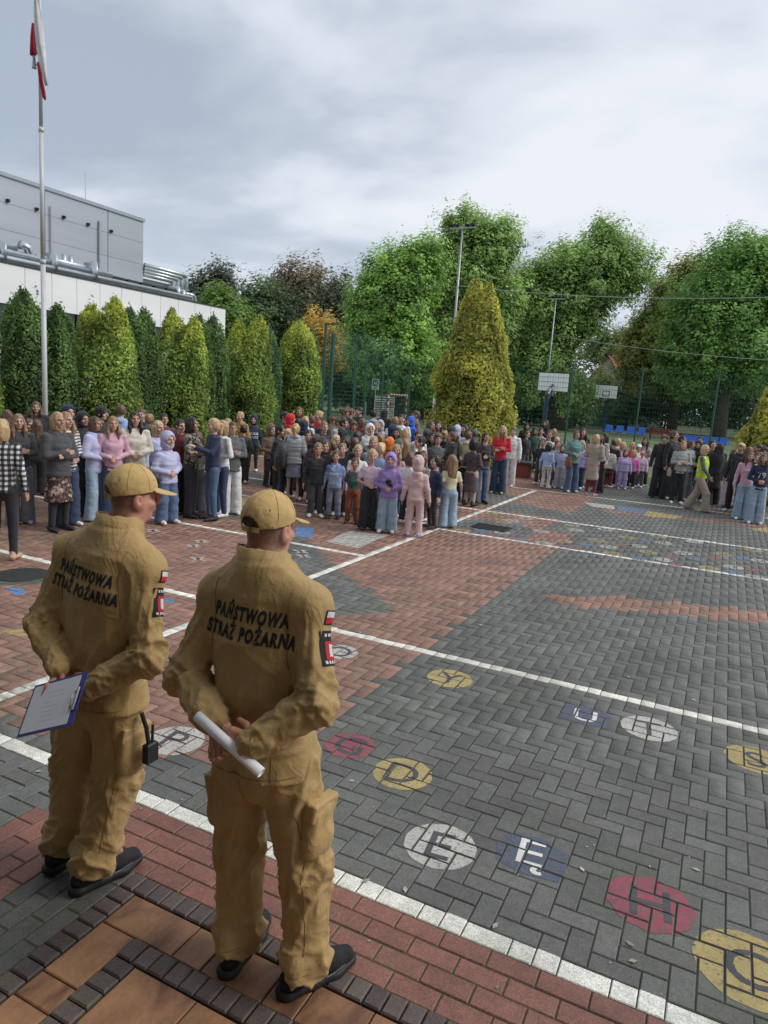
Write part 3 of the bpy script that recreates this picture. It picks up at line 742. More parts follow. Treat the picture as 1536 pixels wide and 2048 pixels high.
house_block(-2.4, 1.9, 0, 8, 4.6, 3.2, [(-1.4,2.6,.9,1.3),(.3,2.6,.9,1.3)])
house_block(2.5, 6.2, 1.5, 8, 4.0, 2.5, [(3.1,1.2,.9,1.5),(4.7,1.2,.9,1.5)])
b = MB(); b.box(-.4,.3,3.5,4.1,7.2,8.6); b.build('chimney', M_RT, house)

# ================================================================== SPORTS PITCH
pitch = link('sports_pitch', new_mesh('sports_pitch', [(-42,24.6,-.012),(9,24.6,-.012),(9,82,-.012),(-42,82,-.012)], [(0,1,2,3)]),
    mat('artificial_grass', (.12,.165,.075), .9, var=.18, scale=1.5, bump=1, bscale=60, fine=.2)); tag(pitch, 'green artificial grass sports pitch behind the wire fence', 'pitch', kind='structure')
b = MB()
for s in (((-19,33.2),(-19,66)),((-1,36),(-1,66)),((-19,36),(-1,36)),((-19,66),(-1,66)),((-19,51),(-1,51))):
    (x0,y0),(x1,y1) = s; b.box(min(x0,x1)-.05, max(x0,x1)+.05, min(y0,y1)-.05, max(y0,y1)+.05, -.011, -.007)
pl = b.build('pitch_lines', mat('pitch_line', (.6,.6,.56), .8), pitch)
link('dirt_border', new_mesh('dirt_border', [(-25,67,-.008),(9,67,-.008),(9,80,-.008),(-25,80,-.008)], [(0,1,2,3)]), mat('bare_earth', (.07,.055,.04), .95, var=.3, scale=2), pitch)
lawn = link('lawn_strip', new_mesh('lawn_strip', [(-19.7,20.4,-.004),(9,20.4,-.004),(9,24.7,-.004),(-19.7,24.7,-.004)], [(0,1,2,3)]), mat('lawn', (.06,.105,.03), .95, var=.3, scale=5, bump=1, bscale=40)); tag(lawn, 'narrow lawn between the paved yard and the pitch fence', 'lawn', kind='structure')

M_FENCE = mat('green_fence_paint', (.022,.085,.065), .5, var=.1); M_WIRE = mat('green_wire', (.03,.10,.075), .55); M_NET = mat('green_net', (.04,.115,.085), .8)
def wire_panel(p0, p1, z0, z1, dx=.10, dz=.25, r=.004):
    b = MB(); p0 = Vector(p0); p1 = Vector(p1); L_ = (p1-p0).length; n = int(L_/dx); d = (p1-p0).normalized(); nrm = Vector((-d.y, d.x))
    def bar(a, c, za, zb, t):
        o = nrm*t
        if za == zb: b.add([(a.x,a.y,za-t),(c.x,c.y,za-t),(c.x,c.y,za+t),(a.x,a.y,za+t)], [(0,1,2,3)])
        else: w = d*t; b.add([(a.x-w.x,a.y-w.y,za),(a.x+w.x,a.y+w.y,za),(a.x+w.x,a.y+w.y,zb),(a.x-w.x,a.y-w.y,zb)], [(0,1,2,3)])
        
    for k in range(n+1): q = p0+(p1-p0)*k/max(1,n); bar(q, q, z0, z1, r)
    z = z0
    while z <= z1+1e-3: bar(p0, p1, z, z, r*1.4); z += dz
    return b
def fence(name, pts, h, label, post_r=.04, gap=2.5, dx=.10, r=.004, top=None, arm=False):
    e = empty(name, (pts[0][0], pts[0][1], 0), label=label, cat='fence')
    for (a, c) in zip(pts[:-1], pts[1:]):
        a = Vector(a); c = Vector(c); n = max(1, round((c-a).length/gap))
        for k in range(n):
            p, q = a+(c-a)*k/n, a+(c-a)*(k+1)/n
            o = wire_panel(p, q, .08, h-.05, dx, .22, r).build('mesh_panel', M_WIRE, e); o.location = (-pts[0][0], -pts[0][1], 0)
            b = MB(); b.tube([(p.x,p.y,0),(p.x,p.y,h)], post_r, 8); o = b.build('post', M_FENCE, e); o.location = (-pts[0][0], -pts[0][1], 0)
    p = pts[-1]; b = MB(); b.tube([(p[0],p[1],0),(p[0],p[1],h)], post_r, 8); o = b.build('post', M_FENCE, e); o.location = (-pts[0][0], -pts[0][1], 0)
    return e
fence('wire_fence', [(-9.8,33.2),(8.5,33.2)], 4.0, 'tall green wire mesh fence along the near side of the pitch on the right', .045, 2.9, .12, .0045)
fence('wire_fence', [(-19.9,33.2),(-9.8,33.2)], 4.0, 'tall green wire mesh fence between the hedge and the big yellow thuja', .045, 2.5, .12, .0045)
fence('wire_fence', [(-19.9,33.2),(-19.9,47.5)], 4.0, 'green wire mesh fence running back from the corner post beneath the nets', .05, 3.6, .12, .0045)
fence('wire_fence', [(-22,82),(9,82)], 2.2, 'low wire mesh fence at the far end of the pitch', .04, 4, .25, .008)
nets = empty('ball_net', (-19.9, 33.2, 0), label='high dark green ball net strung on tall posts with bent arms', cat='net')
for y, hh in ((33.1,5.55),(36.6,5.55),(41.1,5.55),(44.7,5.55)):
    b = MB(); b.tube([(.0,y-33.2,0),(.0,y-33.2,hh)], .07 if y < 34 else .045, 10); b.box(.0,.62,y-33.24,y-33.16,hh-.07,hh); b.build('post', M_FENCE, nets)
o = wire_panel((.05,.0),(.05,11.5), 3.9, 5.3, .12, .12, .006).build('net', M_NET, nets)
b = MB(); b.tube([(.05,0,5.35),(.05,11.5,5.35)], .012, 6); b.build('top_rope', M_NET, nets)
b = MB(); b.tube([(-19.35,33.0,0),(-19.35,33.0,5.0)], .11, 12); o = b.build('corner_post', M_FENCE); tag(o, 'thick green corner post standing right of the end of the hedge', 'post')

def rail(label, p, s_len, along):   # nothing
    pass
# lamp masts with twin floodlights
M_GALV = mat('galvanised_steel', (.36,.38,.40), .45, .6, var=.1, scale=4)
def mast(x, y, h, label):
    e = empty('lamp_mast', (x, y, 0), label=label, cat='floodlight', group='floodlight masts round the pitch')
    b = MB(); b.tube([(0,0,0),(0,0,h)], .075, 12, r2=.04); b.build('pole', M_GALV, e, smooth=True)
    b = MB(); b.box(-.62,.62,-.03,.03,h-.08,h-.02); b.build('crossbar', M_GALV, e)
    for s in (-.52,-.25,.25,.52):
        b = MB(); b.box(s-.10,s+.10,-.14,.05,h+.02,h+.09); b.box(s-.02,s+.02,-.02,.02,h-.05,h+.03); b.build('floodlight', M_IRON, e)
    return e
mast(-12.16, 31.86, 9.85, 'near grey lamp mast with four floodlights left of the yellow thuja')
mast(-12.71, 53.75, 9.8, 'far thin lamp mast with floodlights behind the blue basketball post')
def cable(p, q, sag, label):
    b = MB(); pts = [Vector(p)+(Vector(q)-Vector(p))*k/24-Vector((0,0,sag*4*k/24*(1-k/24))) for k in range(25)]
    b.tube(pts, .016, 5); tag(b.build('cable', mat('grey_cable', (.35,.38,.36), .6)), label, 'cable')
cable((-12.16,31.86,7.25), (6.0,31.0,7.0), .45, 'upper cable sagging from the near lamp mast to the right')
cable((-12.71,53.75,7.2), (9.5,36.0,4.7), .5, 'lower cable sagging from the far lamp mast to the right')

# basketball stands
M_BLUEP = mat('dark_blue_paint', (.02,.04,.10), .4); M_BOARD = mat('backboard_white', (.93,.93,.94), .5, var=.05); M_BLK = mat('black_paint', (.015,.015,.016), .5)
def hoop(x, y, s, label):
    """s=+1: the board faces +Y (we see its back), -1: it faces us"""
    e = empty('basketball_stand', (x, y, 0), label=label, cat='basketball hoop')
    b = MB(); b.box(-.09,.09,-s*1.2-.09,-s*1.2+.09,0,2.7); b.build('post', M_BLUEP, e)
    b = MB(); p0 = Vector((0,-s*1.2,2.55)); b.tube([p0, (0,-s*.7,3.0), (0,-s*.1,3.25)], .085, 4); b.tube([(0,-s*1.2,2.1),(0,-s*.1,2.95)], .04, 6); b.build('arm', M_BLUEP, e)
    b = MB(); b.box(-.9,.9,-.02,.02,2.9,3.95); b.build('backboard', M_BOARD, e)
    b = MB(); f = .03
    for a, c, d, g in ((-.93,.93,2.86,2.9),(-.93,.93,3.95,3.99)): b.box(a,c,-.03,.03,d,g)
    for a in (-.93,.9): b.box(a,a+.03,-.03,.03,2.9,3.95)
    b.build('backboard_frame', M_BLK, e)
    if s > 0:
        b = MB()
        for k in range(1,6): b.box(-.9+.3*k-.008,-.9+.3*k+.008,-.036,-.021,2.9,3.95)
        for k in range(1,4): b.box(-.9,.9,-.036,-.022,2.9+.26*k-.008,2.9+.26*k+.008)
        b.build('bracing', mat('grey_line', (.68,.68,.70), .6), e)
    else:
        b = MB()
        for a,c,d,g in ((-.3,.3,3.05,3.1),(-.3,.3,3.45,3.5),(-.3,-.25,3.1,3.45),(.25,.3,3.1,3.45)): b.box(a,c,-.036,-.021,d,g)
        b.build('target_square', M_BLK, e)
    b = MB(); n = 16; yc = s*.26
    b.tube([(.225*math.cos(2*math.pi*k/n), yc+.225*math.sin(2*math.pi*k/n), 3.05) for k in range(n+1)], .014, 6); b.build('rim', mat('rim_red', (.5,.04,.03), .5), e)
    b = MB()
    for k in range(10):
        t = 2*math.pi*k/10; b.tube([(.22*math.cos(t),yc+.22*math.sin(t),3.04),(.14*math.cos(t+.3),yc+.14*math.sin(t+.3),2.7)], .006, 4)
    b.build('net', M_BOARD, e)
hoop(-9.8, 43.0, 1, 'nearer basketball stand with blue post seen from behind its white board')
hoop(-9.75, 62.8, -1, 'farther basketball stand facing the camera with a red rim')
# handball goal
gl = empty('handball_goal', (-19, 40.9, 0), label='red and white striped goal with net behind the wire fence', cat='goal')
M_RED = mat('goal_red', (.42,.03,.03), .5); M_GW = mat('goal_white', (.62,.62,.6), .5)
for y in (-1.4, 1.4):
    for k in range(10):
        b = MB(); b.box(-.04,.04,y-.04,y+.04,.2*k,.2*k+.2); b.build('post_segment', (M_RED, M_GW)[k % 2], gl)
for k in range(14):
    b = MB(); b.box(-.04,.04,-1.4+.2*k,-1.2+.2*k,2.0,2.08); b.build('crossbar_segment', (M_RED, M_GW)[k % 2], gl)
b = wire_panel((-.9,-1.4),(-.9,1.4),.0,1.9,.14,.14,.008); b.build('net', M_GW, gl)
b = MB()
for y in (-1.4,1.4): b.tube([(0,y,2.0),(-.9,y,1.9),(-.95,y,0)], .02, 6)
b.build('net_frame', M_GALV, gl)
# blue seats in two rows
M_SEAT = mat('blue_plastic', (.012,.13,.55), .35, var=.06)
def seat_mesh():
    V = []; F = []; prof = [(0,.20,.42),(0,.02,.40),(0,-.12,.42),(0,.0,0)]
    f = Field((-.26,-.26,-.05), (.26,.3,.5), .02)
    f.box((0,0,.02), (.21,.2,.025), .02, rnd=.02); f.box((0,.2,.2), (.21,.025,.2), .05, rnd=.02, rot=Matrix.Rotation(-.18,3,'X'))
    f.box((-.2,.02,.06), (.02,.18,.06), .03, rnd=.015); f.box((.2,.02,.06), (.02,.18,.06), .03, rnd=.015)
    V, Q = f.net(); return new_mesh('seat_shell', V, Q, smooth=True)
SM_ = seat_mesh(); lg = MB(); lg.box(-.03,.03,-.03,.03,-.5,0); lg.box(-.16,.16,-.03,.03,-.03,0); LGM = lg.mesh('seat_leg')
def seat(x, y, z, label, group):
    e = empty('stadium_seat', (x, y, z), label=label, cat='seat', group=group)
    o = link('seat_shell', SM_, M_SEAT, e); o.scale = (1.25,1.25,1.25); link('seat_leg', LGM, M_GALV, e)
nm = ['first','second','third','fourth','fifth']
for k, px in enumerate((1217,1237,1258,1283)):
    seat(-8.09+.78*k, 55.2, .35, '%s blue plastic seat from the left in the left row across the pitch' % nm[k], 'blue seats in the left row')
for k in range(5): seat(-2.6+.6*k, 55.2, .08, '%s blue plastic seat from the left in the right row across the pitch' % nm[k], 'blue seats in the right row')
b = MB(); bn = empty('park_bench', (-4.4, 55.6, 0), label='red slatted bench between the two rows of blue seats', cat='bench')
for k in range(3): b = MB(); b.box(-.9,.9,.1+.0*k,.14,.5+.14*k,.6+.14*k); b.build('slat', mat('bench_red', (.22,.05,.035), .7), bn)
for k in range(3): b = MB(); b.box(-.9,.9,-.4+.15*k,-.28+.15*k,.42,.45); b.build('seat_slat', mat('bench_red'), bn)
for s in (-.7,.7): b = MB(); b.box(s-.03,s+.03,-.38,.1,0,.42); b.box(s-.03,s+.03,.1,.14,0,.9); b.build('leg', M_BLK, bn)
# brick bench behind the woman in red
be = empty('brick_bench', (-5.4, 20.3, 0), label='dark slab bench on a red brick pier behind the woman in red', cat='bench')
for xx in (0.15, 2.3):
    pier = link('pier', new_mesh('pier', *(lambda m: (m.V, m.F))(MB().box(xx-.21,xx+.21,-.21,.21,0,.39))), mat('mortar', (.2,.19,.18), .9), be)
    for r in range(5):
        for k in range(2):
            for a in (0, 1):
                b = MB(); z0 = .005+.078*r
                if r % 2 == 0: b.bbox(xx-.225+.0, xx+.225, -.225+.23*a+.0, -.005+.23*a, z0, z0+.068, .005) if k == 0 else None
                else: b.bbox(xx-.225+.23*a, xx-.005+.23*a, -.225, .225, z0, z0+.068, .005) if k == 0 else None
                if b.V: b.build('brick', mat('bench_brick', (.25,.07,.045), .85, var=.2, scale=20, rnd=.2), pier)
b = MB(); b.bbox(-.2,2.7,-.27,.27,.395,.46,.01); b.build('seat', mat('bench_slab', (.05,.05,.052), .7, var=.2), be)
# sign on the fence: white pictogram on green
sg = empty('assembly_sign', (-18.2, 36.0, 2.25), 0, label='green and white assembly point sign behind the wire fence', cat='sign')
b = MB(); b.box(-.42,.42,0,.03,0,1.15); b.build('board', mat('sign_white', (.62,.66,.63), .5), sg)
b = MB(); b.box(-.36,.36,-.004,-.001,.36,1.09); b.build('green_field', mat('sign_green', (.01,.12,.07), .5), sg)
b = MB()
for sx, sy in ((-1,1),(1,1),(-1,-1),(1,-1)):
    x, z = sx*.26, .725+sy*.26; b.add([(x,-.008,z),(x-sx*.16,-.008,z),(x,-.008,z-sy*.16)], [(0,1,2) if sx*sy < 0 else (0,2,1)])
for x in (-.12,-.04,.04,.12): b.box(x-.03,x+.03,-.012,-.006,.6,.76); b.add([(x+.03*math.cos(t),-.012,.80+.03*math.sin(t)) for t in (0,1,2,3,4,5)], [(0,1,2,3,4,5)])
b.build('pictogram', mat('sign_white'), sg)
b = MB(); b.box(-.3,.3,-.004,-.001,.1,.16); b.box(-.25,.25,-.004,-.001,.2,.25); b.build('lines_of_text', mat('sign_green'), sg)
b = MB(); b.tube([(0,.12,-4.4),(0,.12,1.15)], .05, 8); b.build('post', M_GALV, sg); sg.scale = (.52,.52,.52)
# far yard clutter behind the left fence: pale wall, posts, van
van = empty('parked_van', (-24.5, 62, 0), 1.1, label='pale parked van far behind the ball net', cat='van')
M_VAN = mat('van_paint', (.45,.52,.53), .35); f = Field((-1.2,-2.8,.1), (1.2,2.8,2.4), .08)
f.box((0,0,.75), (.92,2.4,.45), .05, rnd=.1); f.box((0,-.5,1.5), (.86,1.8,.55), .15, rnd=.15)
V, Q = f.net(); link('body', new_mesh('body', V, Q, smooth=True), M_VAN, van)
b = MB(); b.box(-.88,.88,-2.1,1.2,1.4,1.85); b.build('windows', M_DARKG, van)
for sx in (-1,1):
    for y in (-1.6,1.6): b = MB(); b.tube([(sx*.7,y,.33),(sx*.95,y,.33)], .33, 14); b.build('wheel', M_BLK, van)
gy_ = MB()
for k, (x, y) in enumerate(((-26,50),(-24.5,50),(-23,50))):
    b = MB(); b.tube([(x,y,0),(x,y,1.3)], .05, 8); tag(b.build('white_post', M_GW), '%s slim white post in the grass behind the fence corner' % ('left','middle','right')[k], 'post')
b = MB(); b.tube([(-20.6,46,0),(-20.6,46,3.0)], .07, 8); tag(b.build('birch_pole', mat('pale_wood', (.42,.40,.35), .8)), 'pale bare pole leaning behind the assembly sign', 'pole')
b = MB(); b.box(-17.6,-16.6,43.3,43.36,.2,2.0); tag(b.build('goal_board', M_BOARD), 'pale board standing right of the goal', 'board')
b = MB(); b.box(3.5,6.5,70,70.3,0,3.4); tag(b.build('green_shed', mat('shed_green', (.02,.11,.08), .6, var=.1)), 'green sheet metal shed wall at the far right of the pitch', 'shed')
b = MB(); b.box(-13.6,-9.8,80,80.2,0,4.4); tag(b.build('green_hoarding', mat('shed_green')), 'green board wall below the red roofed house', 'wall')

# flag pole
fp = empty('flagpole', (-12.18, 9.7, 0), label='tall tapered white flagpole in front of the hedge at the left', cat='flagpole')
M_POLE = mat('pole_white', (.55,.56,.57), .35, var=.05)
b = MB(); b.tube([(0,0,0),(0,0,4.2)], .052, 16, r2=.046); b.build('lower_pole', M_POLE, fp, smooth=True)
b = MB(); b.tube([(0,0,4.2),(0,0,6.55)], .042, 16, r2=.038); b.build('middle_pole', M_POLE, fp, smooth=True)
b = MB(); b.tube([(0,0,6.55),(0,0,9.6)], .034, 16, r2=.030); b.build('upper_pole', M_POLE, fp, smooth=True)
b = MB(); b.tube([(0,0,6.51),(0,0,6.59)], .046, 16); b.tube([(0,0,4.16),(0,0,4.24)], .054, 16); b.build('collar', M_POLE, fp, smooth=True)
b = MB(); b.tube([(-.06,-.02,7.66),(-.14,-.03,7.66)], .012, 6); b.tube([(-.12,-.03,7.6),(-.12,-.03,7.8)], .045, 10, r2=.02); b.tube([(.0,-.02,7.64),(.12,-.04,7.6)], .008, 5); b.build('halyard_weight', M_GALV, fp)
fl = empty('flag', (-12.18, 9.7, 7.0), label='white and red flag hanging limp and twisted round the pole', cat='flag')
def cloth(name, rows, m, amp=.03, n=12, thick=.003):
    """rows: (z, left x, right x, y) outline of a hanging folded sheet"""
    V = []; F = []
    for a, (z, xl, xr, y) in enumerate(rows):
        for k in range(n+1):
            t = k/n; V.append((xl+(xr-xl)*t, y+amp*math.sin(t*11+z*2.5)*min(1, (xr-xl)/.15), z))
    m_ = len(rows)
    for a in range(m_-1):
        for k in range(n): i = a*(n+1)+k; F.append((i, i+1, i+n+2, i+n+1))
    o = link(name, new_mesh(name, V, F, smooth=True), m, fl); md = o.modifiers.new('solid', 'SOLIDIFY'); md.thickness = thick
    return o
S_ = 1/111.
def fr(y, a, c, d=-.06):   # pixel rows of the flag, baked to metres about the pole axis
    cx = 75+(y-50)*.0245; return ((118-y)*S_+7.71-7.0, (a-cx)*S_, (c-cx)*S_, d)
M_FW = mat('flag_white', (.80,.79,.80), .8, transl=.25); M_FR = mat('flag_red', (.46,.03,.06), .8, transl=.2)
cloth('white_cloth', [fr(-40,70,79),fr(10,70,80),fr(30,70.5,83),fr(60,71,89),(fr(90,74,95)),fr(112,78,100),fr(130,84,104),fr(150,92,107),fr(168,99,109)], M_FW, .045)
cloth('red_cloth', [fr(52,69,73,-.11),fr(75,66.5,77,-.11),fr(95,65,80,-.11),fr(111,64.5,82,-.11)], M_FR, .05, 8)
cloth('red_cloth', [fr(125,83,88,-.11),fr(145,86,97,-.11),fr(165,89,103,-.11),fr(182,94,107,-.1),fr(190,96,108,-.1),fr(197,104,108.5,-.1)], M_FR, .04, 8)

# ================================================================== TREES
def leaf_mat(name, base, transl=.45, var=.25):
    return mat(name, base, .55, var=var, scale=.8, attr=True, transl=transl, spec=.3)
def leaves(C, N_, size, col, jit=.25, seed=1, aspect=.6):
    """diamond leaf faces at centres C, facing N_; -> V, F, per-face colour"""
    r = np.random.default_rng(seed); n = len(C); N_ = N_/(np.linalg.norm(N_, axis=1)[:,None]+1e-9)
    a = np.cross(N_, r.normal(size=(n,3))); a /= np.linalg.norm(a, axis=1)[:,None]+1e-9; b = np.cross(N_, a)
    s = (size*(.6+.8*r.random(n)))[:,None] if np.isscalar(size) else size[:,None]
    V = np.stack([C-a*s, C+b*s*aspect+N_*s*.12, C+a*s, C-b*s*aspect+N_*s*.12], 1).reshape(-1,3)
    return V, np.arange(4*n).reshape(n,4), col*(1+jit*r.normal(size=(n,1)))
def crown(lobes, nclump, per, size, base, tip, seed, spread=.5, core=None):
    """leaf clumps over and inside a set of ellipsoid lobes (centre, radii)"""
    r = np.random.default_rng(seed); C = []; N_ = []; K = []
    w = np.array([l[1][0]*l[1][2] for l in lobes]); w = w/w.sum()
    for li in r.choice(len(lobes), nclump, p=w):
        c, R_ = np.array(lobes[li][0], float), np.array(lobes[li][1], float); d = r.normal(size=3); d /= np.linalg.norm(d)
        q = .45+.58*r.random()**.45; p = c+d*R_*q; m = int(per*(.5+r.random()))
        ax = d*.8+np.array((0,0,.55))+r.normal(size=3)*.35; ax /= np.linalg.norm(ax)     # sprays reach outwards and up
        if d[2] < -.1: q *= .9
        p = c+d*R_*q*(1+.18*r.normal()*(r.random() < .5)); tt = r.random((m,1))
        off = r.normal(size=(m,3))*spread*(.30+.45*(1-tt))+ax*(tt-.3)*spread*3.0*(.6+.8*r.random())
        C.append(p+off); nn = off/spread*.6+d*.8+np.array((0,0,1.1)); N_.append(nn+r.normal(size=(m,3))*.5)
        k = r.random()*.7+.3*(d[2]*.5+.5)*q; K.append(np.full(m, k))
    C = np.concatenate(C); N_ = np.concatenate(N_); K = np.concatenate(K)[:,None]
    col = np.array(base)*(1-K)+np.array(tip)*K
    return leaves(C, N_, size, col, .14, seed+1)
M_BARK = mat('bark', (.075,.06,.048), .95, var=.3, scale=6, bump=1, bscale=18); M_LEAF = leaf_mat('leaves', (1.9,1.85,1.75))
def tree(name, loc, lobes, nclump, per, size, base, tip, seed, label, trunk=.35, spread=.5, group=None, core=.0):
    e = empty(name, loc, label=label, cat='tree', group=group)
    V, F, C = crown(lobes, nclump, per, size, base, tip, seed, spread)
    link('crown', new_mesh('crown', V, F, np.maximum(C*1.15, .005)), M_LEAF, e)
    b = MB(); top = max(l[0][2] for l in lobes); rr = random.Random(seed)
    b.tube([(0,0,-.1),(.05,.02,top*.25),(rr.uniform(-.2,.2),0,top*.5),(rr.uniform(-.4,.4),.1,top*.85)], [trunk*1.3, trunk*.9, trunk*.65, trunk*.15], 10)
    for l in lobes:
        c = Vector(l[0]); z0 = min(c.z*.6, top*rr.uniform(.22,.5)); s = Vector((0,0,z0))
        b.tube([s, s.lerp(c, .45)+Vector((0,0,-.1*c.z*.3)), c, c+Vector((rr.uniform(-1,1),rr.uniform(-1,1),l[1][2]*.6))], [trunk*.5, trunk*.32, trunk*.18, .03], 6)
        for k in range(3):
            d = Vector((rr.uniform(-1,1)*l[1][0], rr.uniform(-1,1)*l[1][1], rr.uniform(-.2,.8)*l[1][2]))*.7; b.tube([c.lerp(s,.2), c+d*.5, c+d], [trunk*.16, trunk*.1, .02], 5)
    b.build('trunk', M_BARK, e, smooth=True)
    return e
def at(px, py, D):
    d = (px-768)*AR+(py-1024)*AD+FPX*AF; return np.array((0,0,CAM_H))+d*(D/(d[:2]@FW2))
def lobe_px(D, base, px, py, rx, ry, dd=0.):
    """ellipsoid whose outline on the photograph is known, at distance D; baked relative to the tree's base"""
    p = at(px, py, D+dd); k = D/FPX; return ((p[0]-base[0], p[1]-base[1], p[2]), (rx*k*.86, rx*k*.75, ry*k*.86))
def px_tree(name, D, bx, lobes, *a, **k):
    p = at(bx, 840, D); base = (p[0], p[1], 0)
    return tree(name, base, [lobe_px(D, base, *l) for l in lobes], *a, **k)
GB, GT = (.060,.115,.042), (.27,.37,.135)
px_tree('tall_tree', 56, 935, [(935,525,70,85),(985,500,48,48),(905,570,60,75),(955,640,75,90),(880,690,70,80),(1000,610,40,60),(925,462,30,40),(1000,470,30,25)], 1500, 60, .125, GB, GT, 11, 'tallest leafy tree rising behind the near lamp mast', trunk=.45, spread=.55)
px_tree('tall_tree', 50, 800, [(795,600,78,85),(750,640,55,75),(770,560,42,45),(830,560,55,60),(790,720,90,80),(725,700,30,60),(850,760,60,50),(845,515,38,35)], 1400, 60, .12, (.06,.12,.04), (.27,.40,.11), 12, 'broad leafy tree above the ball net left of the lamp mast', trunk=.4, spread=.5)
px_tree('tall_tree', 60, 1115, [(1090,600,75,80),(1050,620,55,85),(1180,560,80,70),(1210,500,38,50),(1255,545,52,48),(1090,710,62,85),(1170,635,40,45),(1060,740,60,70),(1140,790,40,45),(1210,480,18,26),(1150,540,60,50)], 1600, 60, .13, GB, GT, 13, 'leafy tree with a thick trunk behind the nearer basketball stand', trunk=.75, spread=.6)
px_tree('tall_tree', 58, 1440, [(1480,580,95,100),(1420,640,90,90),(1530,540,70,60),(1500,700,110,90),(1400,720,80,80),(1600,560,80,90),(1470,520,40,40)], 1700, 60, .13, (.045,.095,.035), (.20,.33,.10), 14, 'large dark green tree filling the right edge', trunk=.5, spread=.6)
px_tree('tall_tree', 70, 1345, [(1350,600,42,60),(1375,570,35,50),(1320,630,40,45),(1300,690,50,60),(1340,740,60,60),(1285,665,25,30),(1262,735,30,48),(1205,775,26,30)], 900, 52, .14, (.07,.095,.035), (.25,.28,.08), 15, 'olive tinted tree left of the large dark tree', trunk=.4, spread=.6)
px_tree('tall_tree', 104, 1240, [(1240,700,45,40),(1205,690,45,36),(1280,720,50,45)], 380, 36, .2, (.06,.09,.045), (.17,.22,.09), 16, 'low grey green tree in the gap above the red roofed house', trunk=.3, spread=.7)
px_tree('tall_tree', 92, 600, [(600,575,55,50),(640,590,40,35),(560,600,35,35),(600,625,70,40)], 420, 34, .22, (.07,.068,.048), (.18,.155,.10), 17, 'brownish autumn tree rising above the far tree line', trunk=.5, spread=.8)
for k, (D, px, lob, b_, t_, lab) in enumerate((
    (80, 430, [(425,590,40,35),(400,610,45,35),(440,560,22,20)], (.045,.055,.045), (.12,.14,.10), 'grey green far tree just right of the roof ducts'),
    (84, 490, [(480,620,45,40),(515,600,40,40),(500,650,60,40)], (.04,.07,.035), (.12,.17,.075), 'pale green far tree right of the white parapet corner'),
    (86, 545, [(545,630,50,45),(560,670,60,40)], (.03,.05,.035), (.085,.12,.06), 'dark green far tree left of the brownish tree'),
    (82, 670, [(675,600,32,40),(690,640,35,50),(650,650,50,40)], (.035,.05,.035), (.09,.11,.06), 'dull far tree between the brownish tree and the net'),
    (76, 440, [(440,620,38,30),(460,655,50,35)], (.05,.10,.03), (.15,.23,.06), 'bright green far tree behind the parapet corner'))):
    px_tree('far_tree', D, px, lob, 260, 34, .2, b_, t_, 30+k, lab, trunk=.3, spread=.8)
px_tree('autumn_tree', 62, 638, [(638,665,38,30),(615,690,35,30),(665,690,30,30),(640,720,50,30)], 300, 40, .13, (.20,.17,.05), (.42,.31,.09), 41, 'orange and yellow autumn tree above the end of the hedge', trunk=.25, spread=.5)
px_tree('roadside_tree', 25, 22, [(18,600,38,45),(5,640,35,50),(40,650,25,40),(20,700,40,50)], 330, 40, .07, (.028,.05,.03), (.09,.14,.07), 43, 'dark feathery tree behind the hedge at the left edge', trunk=.18, spread=.22)
for k, (D, bx, lob) in enumerate(((66,700,[(690,760,50,45),(740,790,55,40)]), (64,900,[(880,800,60,45),(820,790,60,35)]), (75,1330,[(1330,800,80,45),(1250,815,50,35)]), (70,1450,[(1440,800,80,45),(1520,800,60,50)]), (66,1090,[(1060,800,50,45),(1150,810,40,40)]))):
    px_tree('shrub', D, bx, lob, 260, 40, .15, (.022,.042,.02), (.07,.12,.045), 50+k, ('dark bushes far behind the ball net','dark bushes behind the goal board','dark bushes right of the red roofed house','dark bushes beyond the right row of blue seats','dark bushes behind the nearer basketball stand')[k], trunk=.12, spread=.7)
# far wood closing the view
V = []; F = []; C = []; n = 0
for k in range(34):
    a = -.72+1.5*k/33; D = 118+16*hsh(k,3); p = FW2*D+RT2*D*math.tan(a); h = 8.5+4.0*hsh(k,5)
    v, f, c = crown([((p[0],p[1],h*.6),(7,7,h*.5)),((p[0]+3,p[1],h*.3),(8,7,h*.4))], 46, 42, .42, (.03,.045,.03), (.085,.12,.06), 900+k, 1.2); V.append(v); F.append(f+n); C.append(c); n += len(v)
fw_ = link('far_wood', new_mesh('far_wood', np.concatenate(V), np.concatenate(F), np.maximum(np.concatenate(C), .005)), M_LEAF); tag(fw_, 'distant wood closing the horizon behind the pitch', 'wood', kind='stuff')

